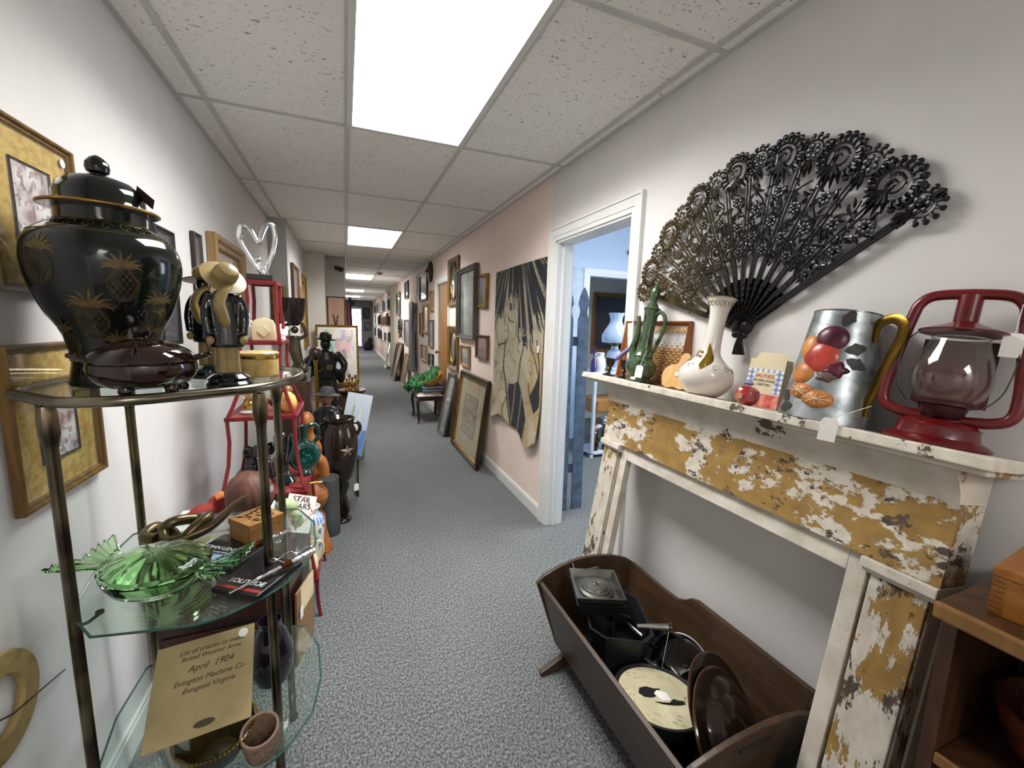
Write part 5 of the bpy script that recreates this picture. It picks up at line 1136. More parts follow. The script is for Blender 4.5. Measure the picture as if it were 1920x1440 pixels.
def fruit(a0, z0, rx, rz_, cols, o, name, lobes=0, seedn=0):
    m = MB(); vs = [pon(a0, z0, o+.008)]; k = 20; cl = []
    for rr in (.45, .8, 1):
        for i in range(k):
            q = 2*pi*i/k; w = rr*(1+lobes*cos(5*q)); vs.append(pon(a0+rx*w*cos(q)/pr_(z0), z0+rz_*w*sin(q), o+(.007 if rr < .5 else (.0045 if rr < .9 else 0))))
    fs = [(0, 1+i, 1+(i+1) % k) for i in range(k)]
    for g in (0, 1): fs += [(1+g*k+i, 1+(g+1)*k+i, 1+(g+1)*k+(i+1) % k, 1+g*k+(i+1) % k) for i in range(k)]
    m.add(vs, fs); return m.build(name, cols, pt, smooth=60)
PL = M('plum_print', '#5f2238', .3, n=25, v=.3); AP = M('apple_print', '#8e2320', .25, n=20, v=.25, col2='#b8483a'); ORG = M('orange_print', '#c0793a', .4, n=50, v=.2); LEAF = M('dark_leaf_print', '#2f2f2a', .5, n=20)
A0 = pi+.42
fruit(A0-.15, .215, .037, .032, PL, .001, 'plum'); fruit(A0-.32, .165, .042, .04, AP, .002, 'apple'); fruit(A0-.78, .19, .025, .032, M('peach_print', '#c98a4a', .35, n=18), .001, 'peach')
fruit(A0-.7, .118, .032, .03, ORG, .001, 'orange'); fruit(A0+.12, .135, .026, .02, PL, .001, 'grape_cluster', .2); fruit(A0-.05, .115, .022, .014, M('grey_grape_print', '#6a5550', .4), .001, 'grape_cluster', .2)
for a_, z_, r_ in ((A0-.55, .07, .032), (A0-.12, .055, .036)):
    o = fruit(a_, z_, r_, r_*.62, ORG, .004, 'orange_slice'); m = MB()
    for i in range(8): q = i*pi/4; m.tube([pon(a_, z_, .0135), pon(a_+r_*.75*cos(q)/pr_(z_), z_+r_*.45*sin(q), .011)], .0008, 4)
    m.build('slice_lines', M('slice_white', '#e0cfae', .5), o)
for a_, z_, tl in ((A0+.22, .185, .3), (A0+.3, .165, -.4), (A0+.05, .245, 1.2), (A0-.85, .04, 2.6), (A0-.65, .028, 3.4)):
    m = MB(); vs = []
    for i in range(7):
        u = i/6; w = .013*sin(pi*u)*(1+.3*(i % 2)); x0_, z0_ = .05*u*cos(tl), .05*u*sin(tl)
        vs += [pon(a_+(x0_-w*sin(tl))/pr_(z_), z_+z0_+w*cos(tl), .0015), pon(a_+(x0_+w*sin(tl))/pr_(z_), z_+z0_-w*cos(tl), .0015)]
    m.add(vs, [(2*i, 2*i+1, 2*i+3, 2*i+2) for i in range(6)]); m.build('leaf', LEAF, pt)
price_tag(pt, tuple(HR @ Vector((-.0, -.118, .06))), 0, -1.0, 1.1, (-.118, -.085, .012))
# ------------------------------------------------------------------ red barn lantern
LR = M('red_lantern_paint', '#6d0f13', .28, n=8, v=.25, coat=.25)
lt = mthing('barn_lantern', 'red metal barn lantern with clear glass globe', 'lantern', .01, .485, -pi/2+.25)
MB().lathe([(0, 0), (.088, 0), (.09, .006), (.078, .014), (.07, .018), (.066, .036), (.068, .042), (.058, .05), (.03, .056), (0, .058)], 44).build('fuel_tank', LR, lt)
for sg in (-1, 1):
    pth = smooth_path([(sg*.03, 0, .058), (sg*.075, 0, .064), (sg*.1, 0, .08), (sg*.104, 0, .12), (sg*.096, 0, .2), (sg*.086, 0, .28), (sg*.078, 0, .312), (sg*.055, 0, .33), (0, 0, .334)], 5)
    MB().tube(pth, .0115, 12).build('side_tube', LR, lt)
MB().lathe([(.0, .262), (.02, .262), (.02, .33), (0, .335)], 20).build('chimney', LR, lt)
MB().lathe([(.018, .258), (.07, .246), (.071, .25), (.03, .266), (.02, .272)], 36).build('hood', LR, lt)
MB().lathe([(.03, .058), (.034, .062), (.04, .085), (.052, .088), (.052, .094), (.03, .094), (0, .094)], 28).build('burner', M('dark_red_burner', '#3a0d10', .35, .3), lt)
LG = glass('lantern_glass', '#faf9f6', .03, .015)
MB().lathe([(.046, .094), (.058, .11), (.066, .135), (.066, .155), (.06, .185), (.051, .215), (.046, .236), (.044, .236), (.049, .213), (.058, .184), (.064, .155), (.064, .135), (.056, .112), (.044, .097)], 40).build('globe', LG, lt)
MB().tube([(.0455*cos(i*2*pi/40), .0455*sin(i*2*pi/40), .236) for i in range(40)], .0016, 5, True).build('globe_rim', glass('lantern_glass_rim', '#dfe3e0', .03, .35), lt)
for sg in (-1, 1): MB().tube(smooth_path([(sg*.069, -.004, .247), (sg*.088, -.01, .21), (sg*.082, -.02, .13), (sg*.06, -.02, .09)], 5), .0014, 5).build('globe_wire', M('dark_wire', '#2a2422', .4, .5), lt)
MB().box(-.06, .06, .028, .032, .09, .235).build('reflector', M('dark_red_plate', '#4d1013', .4, n=5), lt, smooth=0)
price_tag(lt, (.075, -.012, .31), .06, .1, .95)
# ================================================================== big ornamental fan on the wall
FB = ramp_mat('black_gold_plastic', ['#0d0c0c', '#17151a', '#231d12', '#100f11'], 3.2, 3, .2, coat=.4); 
def fan_mat():
    """black moulded plastic rubbed with old gold towards the far end of the fan"""
    m = bpy.data.materials.new('fan_plastic'); m.use_nodes = True; t = m.node_tree; N = t.nodes; K = t.links; b = N['Principled BSDF']
    tc = N.new('ShaderNodeTexCoord'); sp = N.new('ShaderNodeSeparateXYZ'); K.new(tc.outputs['Object'], sp.inputs[0])
    mr = N.new('ShaderNodeMapRange'); mr.inputs['From Min'].default_value = .0; mr.inputs['From Max'].default_value = -.42; K.new(sp.outputs['X'], mr.inputs[0])
    nz = N.new('ShaderNodeTexNoise'); nz.inputs['Scale'].default_value = 26; nz.inputs['Detail'].default_value = 3; K.new(tc.outputs['Object'], nz.inputs['Vector'])
    ml = N.new('ShaderNodeMath'); ml.operation = 'MULTIPLY'; K.new(mr.outputs[0], ml.inputs[0]); K.new(nz.outputs[0], ml.inputs[1])
    m2 = N.new('ShaderNodeMath'); m2.operation = 'MULTIPLY'; m2.inputs[1].default_value = 1.5; m2.use_clamp = True; K.new(ml.outputs[0], m2.inputs[0])
    mx = N.new('ShaderNodeMix'); mx.data_type = 'RGBA'; mx.inputs['A'].default_value = L('#0e0d0f'); mx.inputs['B'].default_value = L('#5a4c31'); K.new(m2.outputs[0], mx.inputs['Factor'])
    K.new(mx.outputs['Result'], b.inputs['Base Color']); b.inputs['Roughness'].default_value = .24; b.inputs['Metallic'].default_value = .15
    return m
FM = fan_mat()
fan = thing('wall_fan', 'large black ornate openwork fan hung on the wall above mantel', 'wall decor', (XR-.014, 1.08, 1.455), rz=-pi/2)
# local: x to the viewer's right along the wall, z up, front towards -y
NR = 14; A_L, A_R = pi-RD(17), RD(33)
def pol(r, a, y=-.012): return (r*cos(a), y, r*sin(a))
angs = [A_L+(A_R-A_L)*i/(NR-1) for i in range(NR)]
ROUT = .555
for i, a in enumerate(angs):
    e = i in (0, NR-1); m = MB()
    for off in ((-.006, .006) if not e else (-.007, 0, .007)):
        m.tube([(0.16*cos(a)-off*sin(a), -.014, .16*sin(a)+off*cos(a)), ((ROUT if not e else .6)*cos(a)-off*sin(a), -.012, (ROUT if not e else .6)*sin(a)+off*cos(a))], .0038 if not e else .0048, 6)
    m.build('rib', FM, fan)
    # stick below the leaf: beaded, widening
    m = MB(); w = .0075
    for k in range(9):
        r = .05+.02*k; m.ell(pol(r, a, -.012), (w*(.55+.05*k), .007, w*(.9+.04*k)), 8, 5)
    m.tube([pol(.02, a, -.01), pol(.24, a, -.01)], [.004, .0085], 6); m.build('stick', FM, fan)
def curl(m, x, z, a, s, h, y=-.01):
    """small acanthus curl: a tapering hook"""
    pts = []; rr = []
    for k in range(8):
        t_ = k/7; ang = a+h*2.6*t_*t_; pts.append((x+s*(t_*cos(a)+.35*t_*cos(ang)), y-.004*sin(pi*t_), z+s*(t_*sin(a)+.35*t_*sin(ang)))); rr.append((.0016+.0052*sin(pi*min(1, t_*1.15)**.8)*(1-t_*.5))*s/.04)
    m.tube(pts, rr, 5)
random.seed(21)
for i in range(NR-1):
    m = MB(); a0, a1 = angs[i], angs[i+1]; am = (a0+a1)/2
    for ri, r in enumerate((.265, .31, .355, .4, .445)):
        hw = abs(a1-a0)*r*.5
        if hw < .02: continue
        c = pol(r, am)
        for q in range(7):
            th = am+random.uniform(-3.1, 3.1); rr_ = r+random.uniform(-.02, .02); aa = am+random.uniform(-.32, .32)*(abs(a1-a0)); p = pol(rr_, aa)
            curl(m, p[0], p[2], th, random.uniform(.027, .042), random.choice((-1, 1)))
        if ri % 2 == i % 2:
            for q in range(7): th = 2*pi*q/7; m.ell((c[0]+.013*cos(th), -.015, c[2]+.013*sin(th)), (.0075, .004, .0075), 7, 4)
            m.ell((c[0], -.018, c[2]), (.006, .005, .006), 8, 5)
        # running vine between the ribs
    vine = [pol(.24+.03*k, am+(.3*abs(a1-a0))*sin(k*1.7+i)) for k in range(9)]
    m.tube(smooth_path(vine, 3), .0034, 5)
    o = m.build('scroll_panel', FM, fan)
def lobe(a, rc, R, big):
    c = Vector(pol(rc, a, -.012)); m = MB(); ex = Vector((-sin(a), 0, cos(a))); er = Vector((cos(a), 0, sin(a)))
    def at_(u, v, y=0): return tuple(c+ex*u+er*v+Vector((0, y, 0)))
    n = 15 if big else 11
    for k in range(n):
        th = -.75+(pi+1.5)*k/(n-1); p = at_(R*cos(th), R*sin(th)); q = at_(R*.72*cos(th), R*.72*sin(th), -.006)
        m.tube([q, at_(R*.9*cos(th), R*.9*sin(th), -.008), p], [R*.08, R*.11, R*.09], 6)
        pp = at_(R*1.03*cos(th), R*1.03*sin(th), -.001); m.ell(pp, (R*.17, R*.1, R*.17), 8, 5)
    m.tube([at_(R*.68*cos(t_), R*.68*sin(t_), -.006) for t_ in [i*2*pi/22 for i in range(22)]], R*.075, 5, True)
    if big:
        m.tube([at_(R*.5*(1-q/11)*cos(q+.4), R*.5*(1-q/11)*sin(q+.4), -.008) for q in [k*.5 for k in range(18)]], [R*.07*(1-.02*k) for k in range(18)], 5)
        for k in range(5): th = -pi/2+(-.9+.45*k); m.tube([at_(0, -R*.3, -.008), at_(R*.5*cos(th), -R*.3+R*.55*sin(th), -.012), at_(R*.75*cos(th), -R*.4+R*1.0*sin(th), -.004)], [R*.05, R*.14, R*.03], 6)
        for k in range(6): th = .3+k*.42; m.ell(at_(R*.42*cos(th), R*.42*sin(th), -.004), (R*.07, R*.05, R*.07), 6, 4)
    else:
        for k in range(6): th = k*pi/3; m.ell(at_(R*.36*cos(th), R*.36*sin(th), -.007), (R*.19, R*.1, R*.19), 7, 4)
        m.ell(at_(0, 0, -.012), (R*.14, R*.12, R*.14), 8, 5)
        for k in range(3): th = -pi/2+(-.6+.6*k); m.tube([at_(0, -R*.5, -.004), at_(R*.5*cos(th), -R*.5+R*.7*sin(th), -.009), at_(R*.6*cos(th), -R*.5+R*1.2*sin(th), -.002)], [R*.06, R*.17, R*.03], 6)
    m.build('rosette', FM, fan)
NL = 15
for k in range(NL):
    a = A_L+(A_R-A_L)*(k+.0)/(NL-1); big = k % 2 == 1
    lobe(a, .545 if big else .555, .058 if big else .042, big)
MB().prism([(.0, -.02)]+[(.175*cos(a), .175*sin(a)) for a in [A_R-.04+(A_L-A_R+.08)*k/20 for k in range(21)]], 0, .006, T((0, 0, 0), (pi/2, 0, 0))).build('base_plate', FM, fan)
m = MB(); m.lathe([(0, -.006), (.036, -.006), (.04, 0), (.03, .01), (.012, .016), (0, .017)], 28, T((0, -.008, .005), (pi/2, 0, 0), (1.15, .8, 1))); m.build('hub', FM, fan)
m = MB(); m.prism([(-.055, .03), (.06, .04), (.03, -.015), (-.02, -.02)], -.004, .008, T((0, 0, 0), (pi/2, 0, 0))); m.build('hub_plate', FM, fan, bevel=.003)
t_ = MB(); t_.ell((-.018, -.012, -.022), (.015, .009, .012)); t_.ell((.016, -.012, -.024), (.015, .009, .012)); t_.ell((0, -.012, -.02), (.009, .01, .01))
for k in range(7): x = -.012+.004*k; t_.tube([(x*.5, -.01, -.03), (x*1.1, -.012, -.06), (x*1.7, -.01, -.092)], [.004, .005, .0055], 6)
t_.build('tassel', FM, fan)
# ================================================================== wooden cradle full of kitchen ware
CRW = wood('cradle_wood', '#4a3524', '#342416', .42, 3, (5, .8, 5))
cr = thing('wooden_cradle', 'dark wooden rocking cradle on the carpet filled with kitchenware', 'cradle', (.965, 1.045, 0))
def board(name, A, B, C_, D_, th, mat=CRW, edge=None):
    """thick board between four corners"""
    A, B, C_, D_ = map(Vector, (A, B, C_, D_)); n = (B-A).cross(D_-A).normalized()*th
    m = MB(); vs = [A, B, C_, D_, A+n, B+n, C_+n, D_+n]; m.add([tuple(v) for v in vs], [(0, 3, 2, 1), (4, 5, 6, 7), (0, 1, 5, 4), (1, 2, 6, 5), (2, 3, 7, 6), (3, 0, 4, 7)]); return m.build(name, mat, cr, smooth=0, bevel=.003)
ZT, ZB, XT, XB, YT, YB = .375, .1, .235, .165, .4, .35
board('bottom_board', (-XB, -YB, ZB), (XB, -YB, ZB), (XB, YB, ZB), (-XB, YB, ZB), .014)
board('side_board', (-XB, -YB, ZB), (-XB, YB, ZB), (-XT, YT, ZT), (-XT, -YT, ZT), .016)
# right side has a raised headboard step with an ogee
m = MB(); prof = [(YT, ZT), (.2, ZT), (.12, ZT+.004), (.085, ZT+.02), (.06, ZT+.042), (.03, ZT+.052), (-YT, ZT+.056), (-YB, ZB), (YB, ZB)]
vs = []
for k in (0, 1):
    for y_, z_ in prof: vs.append((XB+(XT-XB)*(z_-ZB)/(ZT-ZB)+.016*k, y_, z_))
n_ = len(prof); m.add(vs, [tuple(range(n_))[::-1], tuple(range(n_, 2*n_))]+[(i, (i+1) % n_, n_+(i+1) % n_, n_+i) for i in range(n_)]); m.build('side_board', CRW, cr, smooth=0, bevel=.003)
def endboard(sg):
    m = MB(); xs = [(-XT-.01+(2*XT+.02)*i/14) for i in range(15)]; ext = .05
    top = [(x, ZT+.008+.055*(1-(x/(XT+.01))**2)) for x in xs]; bot = [(XB, ZB), (-XB, ZB)]
    ring_ = [(-XT-.01, ZT)]+top[1:-1]+[(XT+.01, ZT)]+bot
    vs = []
    for k in (0, 1):
        for x, z in ring_: yy = YB+(YT-YB)*(z-ZB)/(ZT-ZB); vs.append((x, sg*(yy+.016*k), z))
    n = len(ring_); hole = []
    m.add(vs, [tuple(range(n)), tuple(range(n, 2*n))[::-1]]+[(i, n+i, n+(i+1) % n, (i+1) % n) for i in range(n)]); o = m.build('end_board', CRW, cr, smooth=0, bevel=.003)
    zc = ZT+.005; y_ = sg*(YB+(YT-YB)*(zc-ZB)/(ZT-ZB)); s_ = MB(); pl_ = [(-.05+.009*cos(a), zc+.009*sin(a)) for a in [pi/2+i*pi/6 for i in range(7)]]+[(.05+.009*cos(a), zc+.009*sin(a)) for a in [-pi/2+i*pi/6 for i in range(7)]]
    s_.prism([(x, -z) for x, z in pl_], -.0015, .0185, T((0, y_, 0), (-pi/2, 0, 0))) if sg > 0 else s_.prism([(x, -z) for x, z in pl_], -.0185, .0015, T((0, y_, 0), (-pi/2, 0, 0)))
    s_.build('hand_hole', M('pale_gap', '#8f8578', .8) if sg > 0 else BLACK, o, smooth=0)
for sg in (-1, 1):
    endboard(sg); m = MB(); yy = sg*.335
    poly = [(-.25, .018), (-.245, .0), (-.1, .012), (.1, .012), (.245, .0), (.25, .018), (.12, .075), (.09, .099), (-.09, .099), (-.12, .075)]
    m.prism([(x, -z) for x, z in poly], yy-.012, yy+.012, T((0, 0, 0), (-pi/2, 0, 0))); m.build('rocker', CRW, cr, smooth=0, bevel=.004)
price_tag(cr, (-.075, YT+.005, ZT+.055), .0, .3, .8, (-.08, YT-.03, ZT+.03))
# kitchenware
BKM = M('black_baking_tin', '#26282c', .4, .3, n=9, v=.25); TIN = M('dull_tin', '#8b8a84', .32, .9, n=12, v=.25)
def tapered(m, w, l, h, fl, th=.003, cut=0):
    """open tapered pan"""
    def ring_(x, y, z): 
        return [(-x+cut, -y, z), (x-cut, -y, z), (x, -y+cut, z), (x, y-cut, z), (x-cut, y, z), (-x+cut, y, z), (-x, y-cut, z), (-x, -y+cut, z)] if cut else [(-x, -y, z), (x, -y, z), (x, y, z), (-x, y, z)]
    R_ = [ring_(w/2, l/2, 0), ring_(w/2+fl, l/2+fl, h), ring_(w/2+fl+.006, l/2+fl+.006, h), ring_(w/2+fl-th, l/2+fl-th, h-.001), ring_(w/2-th, l/2-th, th)]
    n = len(R_[0]); vs = [p for r in R_ for p in r]; fs = [tuple(range(n))[::-1], tuple(4*n+i for i in range(n))]
    for k in range(4): fs += [(k*n+i, k*n+(i+1) % n, (k+1)*n+(i+1) % n, (k+1)*n+i) for i in range(n)]
    m.add(vs, fs); return m
tag(tapered(MB(), .19, .27, .13, .016, cut=.045).build('roasting_tin', BKM, loc=(.935, 1.205, .225), rot=(-.05, .06, -.42), smooth=20), 'large black octagonal roasting tin tilted inside the cradle', 'baking tin')
tag(tapered(MB(), .15, .15, .05, .012).build('loaf_tin', BKM, loc=(.9, 1.28, .358), rot=(.02, .03, -.36), smooth=20), 'black square tin under the grey tin in the cradle', 'baking tin')
tag(tapered(MB(), .158, .158, .03, .01).build('square_tin', TIN, loc=(.9, 1.28, .41), rot=(.02, .03, -.36), smooth=20), 'dull grey square baking tin on top of the black tins', 'baking tin')
t = thing('tin_lid', 'round dull tin lid with wire ring lying in the grey tin', 'lid', (.9, 1.28, .416), rot=(.02, .03, 0))
MB().lathe([(.068, 0), (.07, .004), (.058, .008), (.056, .013), (.045, .014), (.043, .018), (.02, .02), (0, .0205)], 40).build('disc', TIN, t); MB().tube([(.012*cos(a), .006*sin(a), .024) for a in [i*pi/8 for i in range(16)]], .0015, 5, True).build('ring_pull', STEEL, t)
tag(tapered(MB(), .17, .17, .05, .012).build('cake_tin', BKM, loc=(1.03, 1.17, .2), rot=(.1, -.15, .9), smooth=20), 'black cake tin half under roasting tin by cradle side', 'baking tin')
t = thing('round_tin', 'round black tray with cream centre and black silhouette figure', 'tray', (.9, .905, .292), rot=(-.06, .12, .15))
MB().lathe([(0, -.05), (.115, -.05), (.135, -.04), (.14, .0), (.136, .002), (.131, -.004), (.12, -.006), (0, -.006)], 48).build('body', BKM, t); MB().lathe([(0, -.004), (.126, -.004), (.126, -.0055)], 48).build('cream_disc', ramp_mat('aged_cream', ['#c9c1a0', '#b8b090', '#d2caa9'], 7, 4, .4), t)
SIL = M('silhouette_black', '#141316', .5); m = MB()
sil = [(-.055, .035), (-.035, .05), (-.01, .045), (.005, .03), (.0, .015), (-.015, .0), (-.035, .005), (-.05, .015)]
m.prism(sil, -.0036, -.003); m.prism([(.01, -.035), (.03, -.03), (.045, -.045), (.055, -.05), (.05, -.062), (.03, -.058), (.012, -.05), (-.02, -.03), (-.035, -.012), (-.03, -.02), (-.005, -.04)], -.0036, -.003); m.prism([(.0, .03), (.025, .02), (.022, .014), (.0, .02)], -.0036, -.003); m.build('silhouette', SIL, t, smooth=0)
m = MB().prism([(-.01, .012), (.012, .018), (.032, -.005), (.018, -.032), (-.008, -.02)], -.0037, -.0028).build('white_apron', PAPER, t, smooth=0)
m = MB(); random.seed(9)
for k in range(40): a = random.uniform(0, 6.28); r = random.uniform(.075, .115); m.tube([(r*cos(a), r*sin(a), -.0033), ((r+.008)*cos(a+.1), (r+.008)*sin(a+.1), -.0033)], .0006, 4)
m.build('scroll_border', M('grey_print', '#8a8468', .6), t)
for i, (x, y, z, rx, ry, rz_, L_, lab) in enumerate(((1.085, .98, .255, .05, .25, .12, .15, 'bright steel frying pan lying along the cradle wall'), (1.06, .85, .225, .0, .35, .2, .13, 'second steel pan lower down beside the cream tray'))):
    t = thing('steel_pan', lab, 'pan', (x, y, z), rot=(rx, -1.05 if i == 0 else -.8, rz_))
    MB().lathe([(0, 0), (.08, 0), (.1, .012), (.112, .04), (.108, .041), (.096, .015), (0, .004)], 44).build('bowl', CHROME if i == 0 else STEEL, t); MB().tube([(0, .105, .035), (0, .15, .045), (0, .15+L_*.6, .05)], [.008, .01, .011], 10, flat=.6).build('handle', STEEL, t)
t = thing('steel_funnel', 'steel handled strainer end resting on the roasting tin', 'utensil', (1.03, 1.09, .345), rot=(.0, .1, -.5))
MB().tube([(-.06, 0, 0), (.0, .0, .012), (.05, 0, .02)], [.008, .011, .014], 12).build('handle', TIN, t); MB().lathe([(.012, 0), (.016, .004), (.014, .012), (0, .01)], 16, T((.05, 0, .02), (0, 1.3, 0))).build('end_cap', STEEL, t)
price_tag(t, (.05, -.012, .015), .0, .3, .8, (.03, -.07, -.09))
BRL = M('brown_enamel', '#2e2119', .2, .4, n=6, v=.25, coat=.4)
for i, (x, y, z, s, rx, rz_, lab) in enumerate(((1.0, .735, .292, 1.2, .98, .42, 'front brown pot lid standing on edge at near end of cradle'), (1.025, .775, .3, 1.22, .96, .42, 'rear brown pot lid standing behind its twin'))):
    t = thing('pot_lid', lab, 'lid', (x, y, z), rot=(rx, 0, rz_), group='brown pot lids'); t.scale = (s, s, s)
    MB().lathe([(.128, -.004), (.132, 0), (.128, .004), (.092, .006), (.082, .014), (.076, .03), (.064, .042), (.04, .047), (0, .048)], 48).build('dome', BRL, t); MB().tube([(.1315*cos(a), .1315*sin(a), 0) for a in [i_*2*pi/48 for i_ in range(48)]], .002, 5, True).build('rim', M('copper_rim', '#7a5a48', .3, .7), t)
t = thing('dark_pot', 'dark deep pot at the bottom of cradle under the brown lids', 'pot', (.93, .75, .116))
MB().lathe([(0, 0), (.08, 0), (.085, .01), (.088, .1), (.09, .104), (.084, .1), (.08, .01), (0, .006)], 32).build('body', BKM, t); MB().tube([(.08, 0, .09), (.12, .02, .1)], .007, 8).build('handle', BKM, t)
# thin glass-and-metal frame standing beside the cradle
t = thing('thin_mirror', 'thin frameless mirror edge standing between cradle and mantel leg', 'mirror', (1.24, .665, .001), rot=(0, .1, 0))
MB().box(-.003, .003, -.012, .05, 0, .37).build('glass', M('mirror_edge', '#aab4b4', .1, .8), t, smooth=0); MB().box(-.005, .005, -.016, -.012, 0, .372).build('edge_strip', CHROME, t, smooth=0)
# ================================================================== bookcase in the near corner
BKW = wood('bookcase_wood', '#4d301b', '#35200f', .4, 3)
t = thing('bookcase', 'brown wooden open bookcase in the near corner by the mantel', 'bookcase', (0, 0, 0))
MB().box(1.0, 1.305, .325, .347, 0, .955).build('side_panel', BKW, t, smooth=0, bevel=.002); MB().box(1.0, 1.305, -.6, -.578, 0, .955).build('side_panel', BKW, t, smooth=0, bevel=.002)
MB().box(.985, 1.305, -.6, .352, .9555, .972).build('top_board', BKW, t, smooth=0, bevel=.002)
MB().box(.972, .985, -.6, .352, .945, .974).build('top_nosing', wood('nosing_wood', '#866538', '#6b4c27', .35), t, smooth=0, bevel=.004)
for z in (.66, .34, .05): s_ = MB().box(1.005, 1.3, -.577, .324, z, z+.018).build('shelf', BKW, t, smooth=0, bevel=.002); MB().box(.998, 1.005, -.577, .324, z-.002, z+.02).build('shelf_nosing', MATS['nosing_wood'], s_, smooth=0, bevel=.002)
MB().box(1.3, 1.308, -.577, .324, .05, .95).build('back_panel', BKW, t, smooth=0)
t = thing('dovetail_box', 'honey-coloured dovetailed wooden box on top of the bookcase', 'box', (1.13, .205, .9725), rz=.1)
HON = wood('honey_wood', '#8f5c20', '#774614', .35, 3, (1, 6, 6)); MB().box(-.09, .09, -.11, .11, 0, .068).build('body', HON, t, smooth=0, bevel=.0015); MB().box(-.091, .091, -.111, .111, .0685, .085).build('lid', HON, t, smooth=0, bevel=.0015)
m = MB()
for k in range(7): m.box(-.0906, -.075, .1095, .1106, .004+.0092*k, .0085+.0092*k); m.box(-.0912, -.0898, .095, .1104, .004+.0092*k, .0085+.0092*k)
m.build('dovetails', M('dark_endgrain', '#6e4213', .5), t, smooth=0); bpy.data.objects['dovetails']['kind'] = 'stuff'
t = thing('turned_bowl', 'dark reddish turned wooden bowl on the bookcase shelf', 'bowl', (1.14, .2, .6785))
MB().lathe([(0, 0), (.05, 0), (.055, .012), (.085, .05), (.103, .1), (.107, .125), (.101, .126), (.095, .1), (.075, .05), (0, .02)], 44).build('bowl', wood('red_turned_wood', '#5a2a18', '#3d1a0f', .25, coat=.3), t); MB().lathe([(.048, 0), (.06, 0), (.058, .008), (.05, .01)], 36).build('foot_ring', MATS['red_turned_wood'], t)
# ================================================================== long ink drawing hung by the doorway
def seg(u, v, P):
    best = 9
    for (x0, y0), (x1, y1) in zip(P, P[1:]):
        dx, dy = x1-x0, y1-y0; q = max(0, min(1, ((u-x0)*dx+(v-y0)*dy)/(dx*dx+dy*dy+1e-9))); best = min(best, math.hypot(u-x0-q*dx, (v-y0-q*dy)*1.2))
    return best
def inside(u, v, P):
    c = False; j = len(P)-1
    for i in range(len(P)):
        if (P[i][1] > v) != (P[j][1] > v) and u < (P[j][0]-P[i][0])*(v-P[i][1])/(P[j][1]-P[i][1])+P[i][0]: c = not c
        j = i
    return c
face = [(.29, .2), (.33, .17), (.45, .18), (.52, .2), (.5, .3), (.44, .345), (.36, .345), (.3, .3)]
hair = [(0, 0), (1, 0), (1, .22), (.93, .33), (.82, .37), (.72, .42), (.64, .4), (.6, .33), (.53, .3), (.52, .2), (.42, .16), (.3, .19), (.27, .29), (.2, .33), (.12, .3), (.04, .27), (0, .24)]
strokes = [([(.27, .48), (.24, .67), (.34, .82), (.47, 1.0)], .012), ([(.66, .49), (.6, .585), (.565, .71)], .010), ([(.72, .42), (.66, .47), (.7, .46)], .012), ([(.31, .36), (.34, .45), (.28, .5)], .006), ([(.5, .34), (.52, .42), (.6, .46)], .006), ([(.05, .4), (.1, .5), (.24, .5)], .006), ([(.9, .42), (.95, .55), (.97, .68)], .007), ([(.8, .45), (.88, .52), (.95, .62)], .006), ([(.38, .8), (.3, .95), (.34, 1.0)], .006), ([(.78, .66), (.82, .74), (.95, .8)], .008)]
dark = [[(.36, .76), (.575, .70), (.66, .78), (.77, .87), (.78, 1.05), (.49, 1.05), (.46, .95), (.385, .85)], [(.97, .6), (.8, .73), (.9, .82), (.98, .8)], [(.62, .43), (.7, .41), (.74, .43), (.66, .47)]]
def ink(u, t_):
    n = noise2(u*5, t_*7, 3); c = mixc('#b3a992', '#9a8f76', max(0, min(1, .4+n)))
    if u > .72 and t_ > .35 and noise2(u*9, t_*7, 8) > .0: c = mixc(c, '#a8894f', .6)
    if abs(noise2(u*7, t_*9, 15)) < .03 and t_ > .3: c = mixc(c, '#6e6046', .7)
    # hair: strands fanning out from the crown, with ragged tips and a fringe over the face
    te = .3 if u < .27 else (.185 if u < .54 else (.39 if u < .84 else .3)); x_ = (u-.45)/(.3+.9*t_)
    tip = te+.075*noise2(x_*26, 0, 4)
    if t_ < tip:
        k = noise2(x_*17, t_*1.4, 6)+.35*noise2(x_*47, t_*2, 9)
        c = '#1d1e24' if k < .2 else ('#4a4a4c' if k < .27 else mixc(c, '#8f8874', .4))
    elif t_ < tip+.07 and noise2(x_*60, t_*4, 2) > .18: c = '#3a3836'
    if (u-.375)**2*1.4+(t_-.255)**2*2.2 < .0011: c = '#3c3330'
    if seg(u, t_, [(.36, .225), (.4, .232)]) < .006 or seg(u, t_, [(.3, .31), (.36, .343), (.44, .343)]) < .006: c = '#5a4d3c'
    for P, w in strokes:
        if seg(u, t_, P) < w: c = '#2a2522'
    for k, P in enumerate(dark):
        if inside(u, t_, P): c = '#23232a' if not (k == 0 and sin(u*44+t_*6) > .82) else '#6f6a5c'
    return c
t = thing('ink_drawing', 'large ink drawing of dark-haired figure on parchment hung unframed', 'picture', (XR, 3.225, 0), rz=-pi/2)
def bot(u): return .6+.09*sin(u*5.5+.4)*u-.02*sin(u*17)
def scr(u, v):
    z = bot(u)+(1.925-bot(u))*v; cur = .03*max(0, (.25-v)/.25)**1.5*(1+.6*sin(u*9)); return (-.53+1.06*u, -.008-cur-.004*sin(u*7+v*4), z)
MB().grid(150, 190, scr, cf=lambda u, v: ink(u, 1-v)).build('paper', vcol_mat('ink_on_parchment', .8), t, smooth=60)
MB().grid(40, 40, lambda u, v: tuple(Vector(scr(u, v))+Vector((0, .003, 0)))).build('shadow_backing', M('shadow_dark', '#2b2420', .8), t)  # dark sheet behind the paper, standing in for the shadow at its edge
link('price_tag', tagm, None, t, (.47, -.02, 1.28), (pi/2, 0, 0))
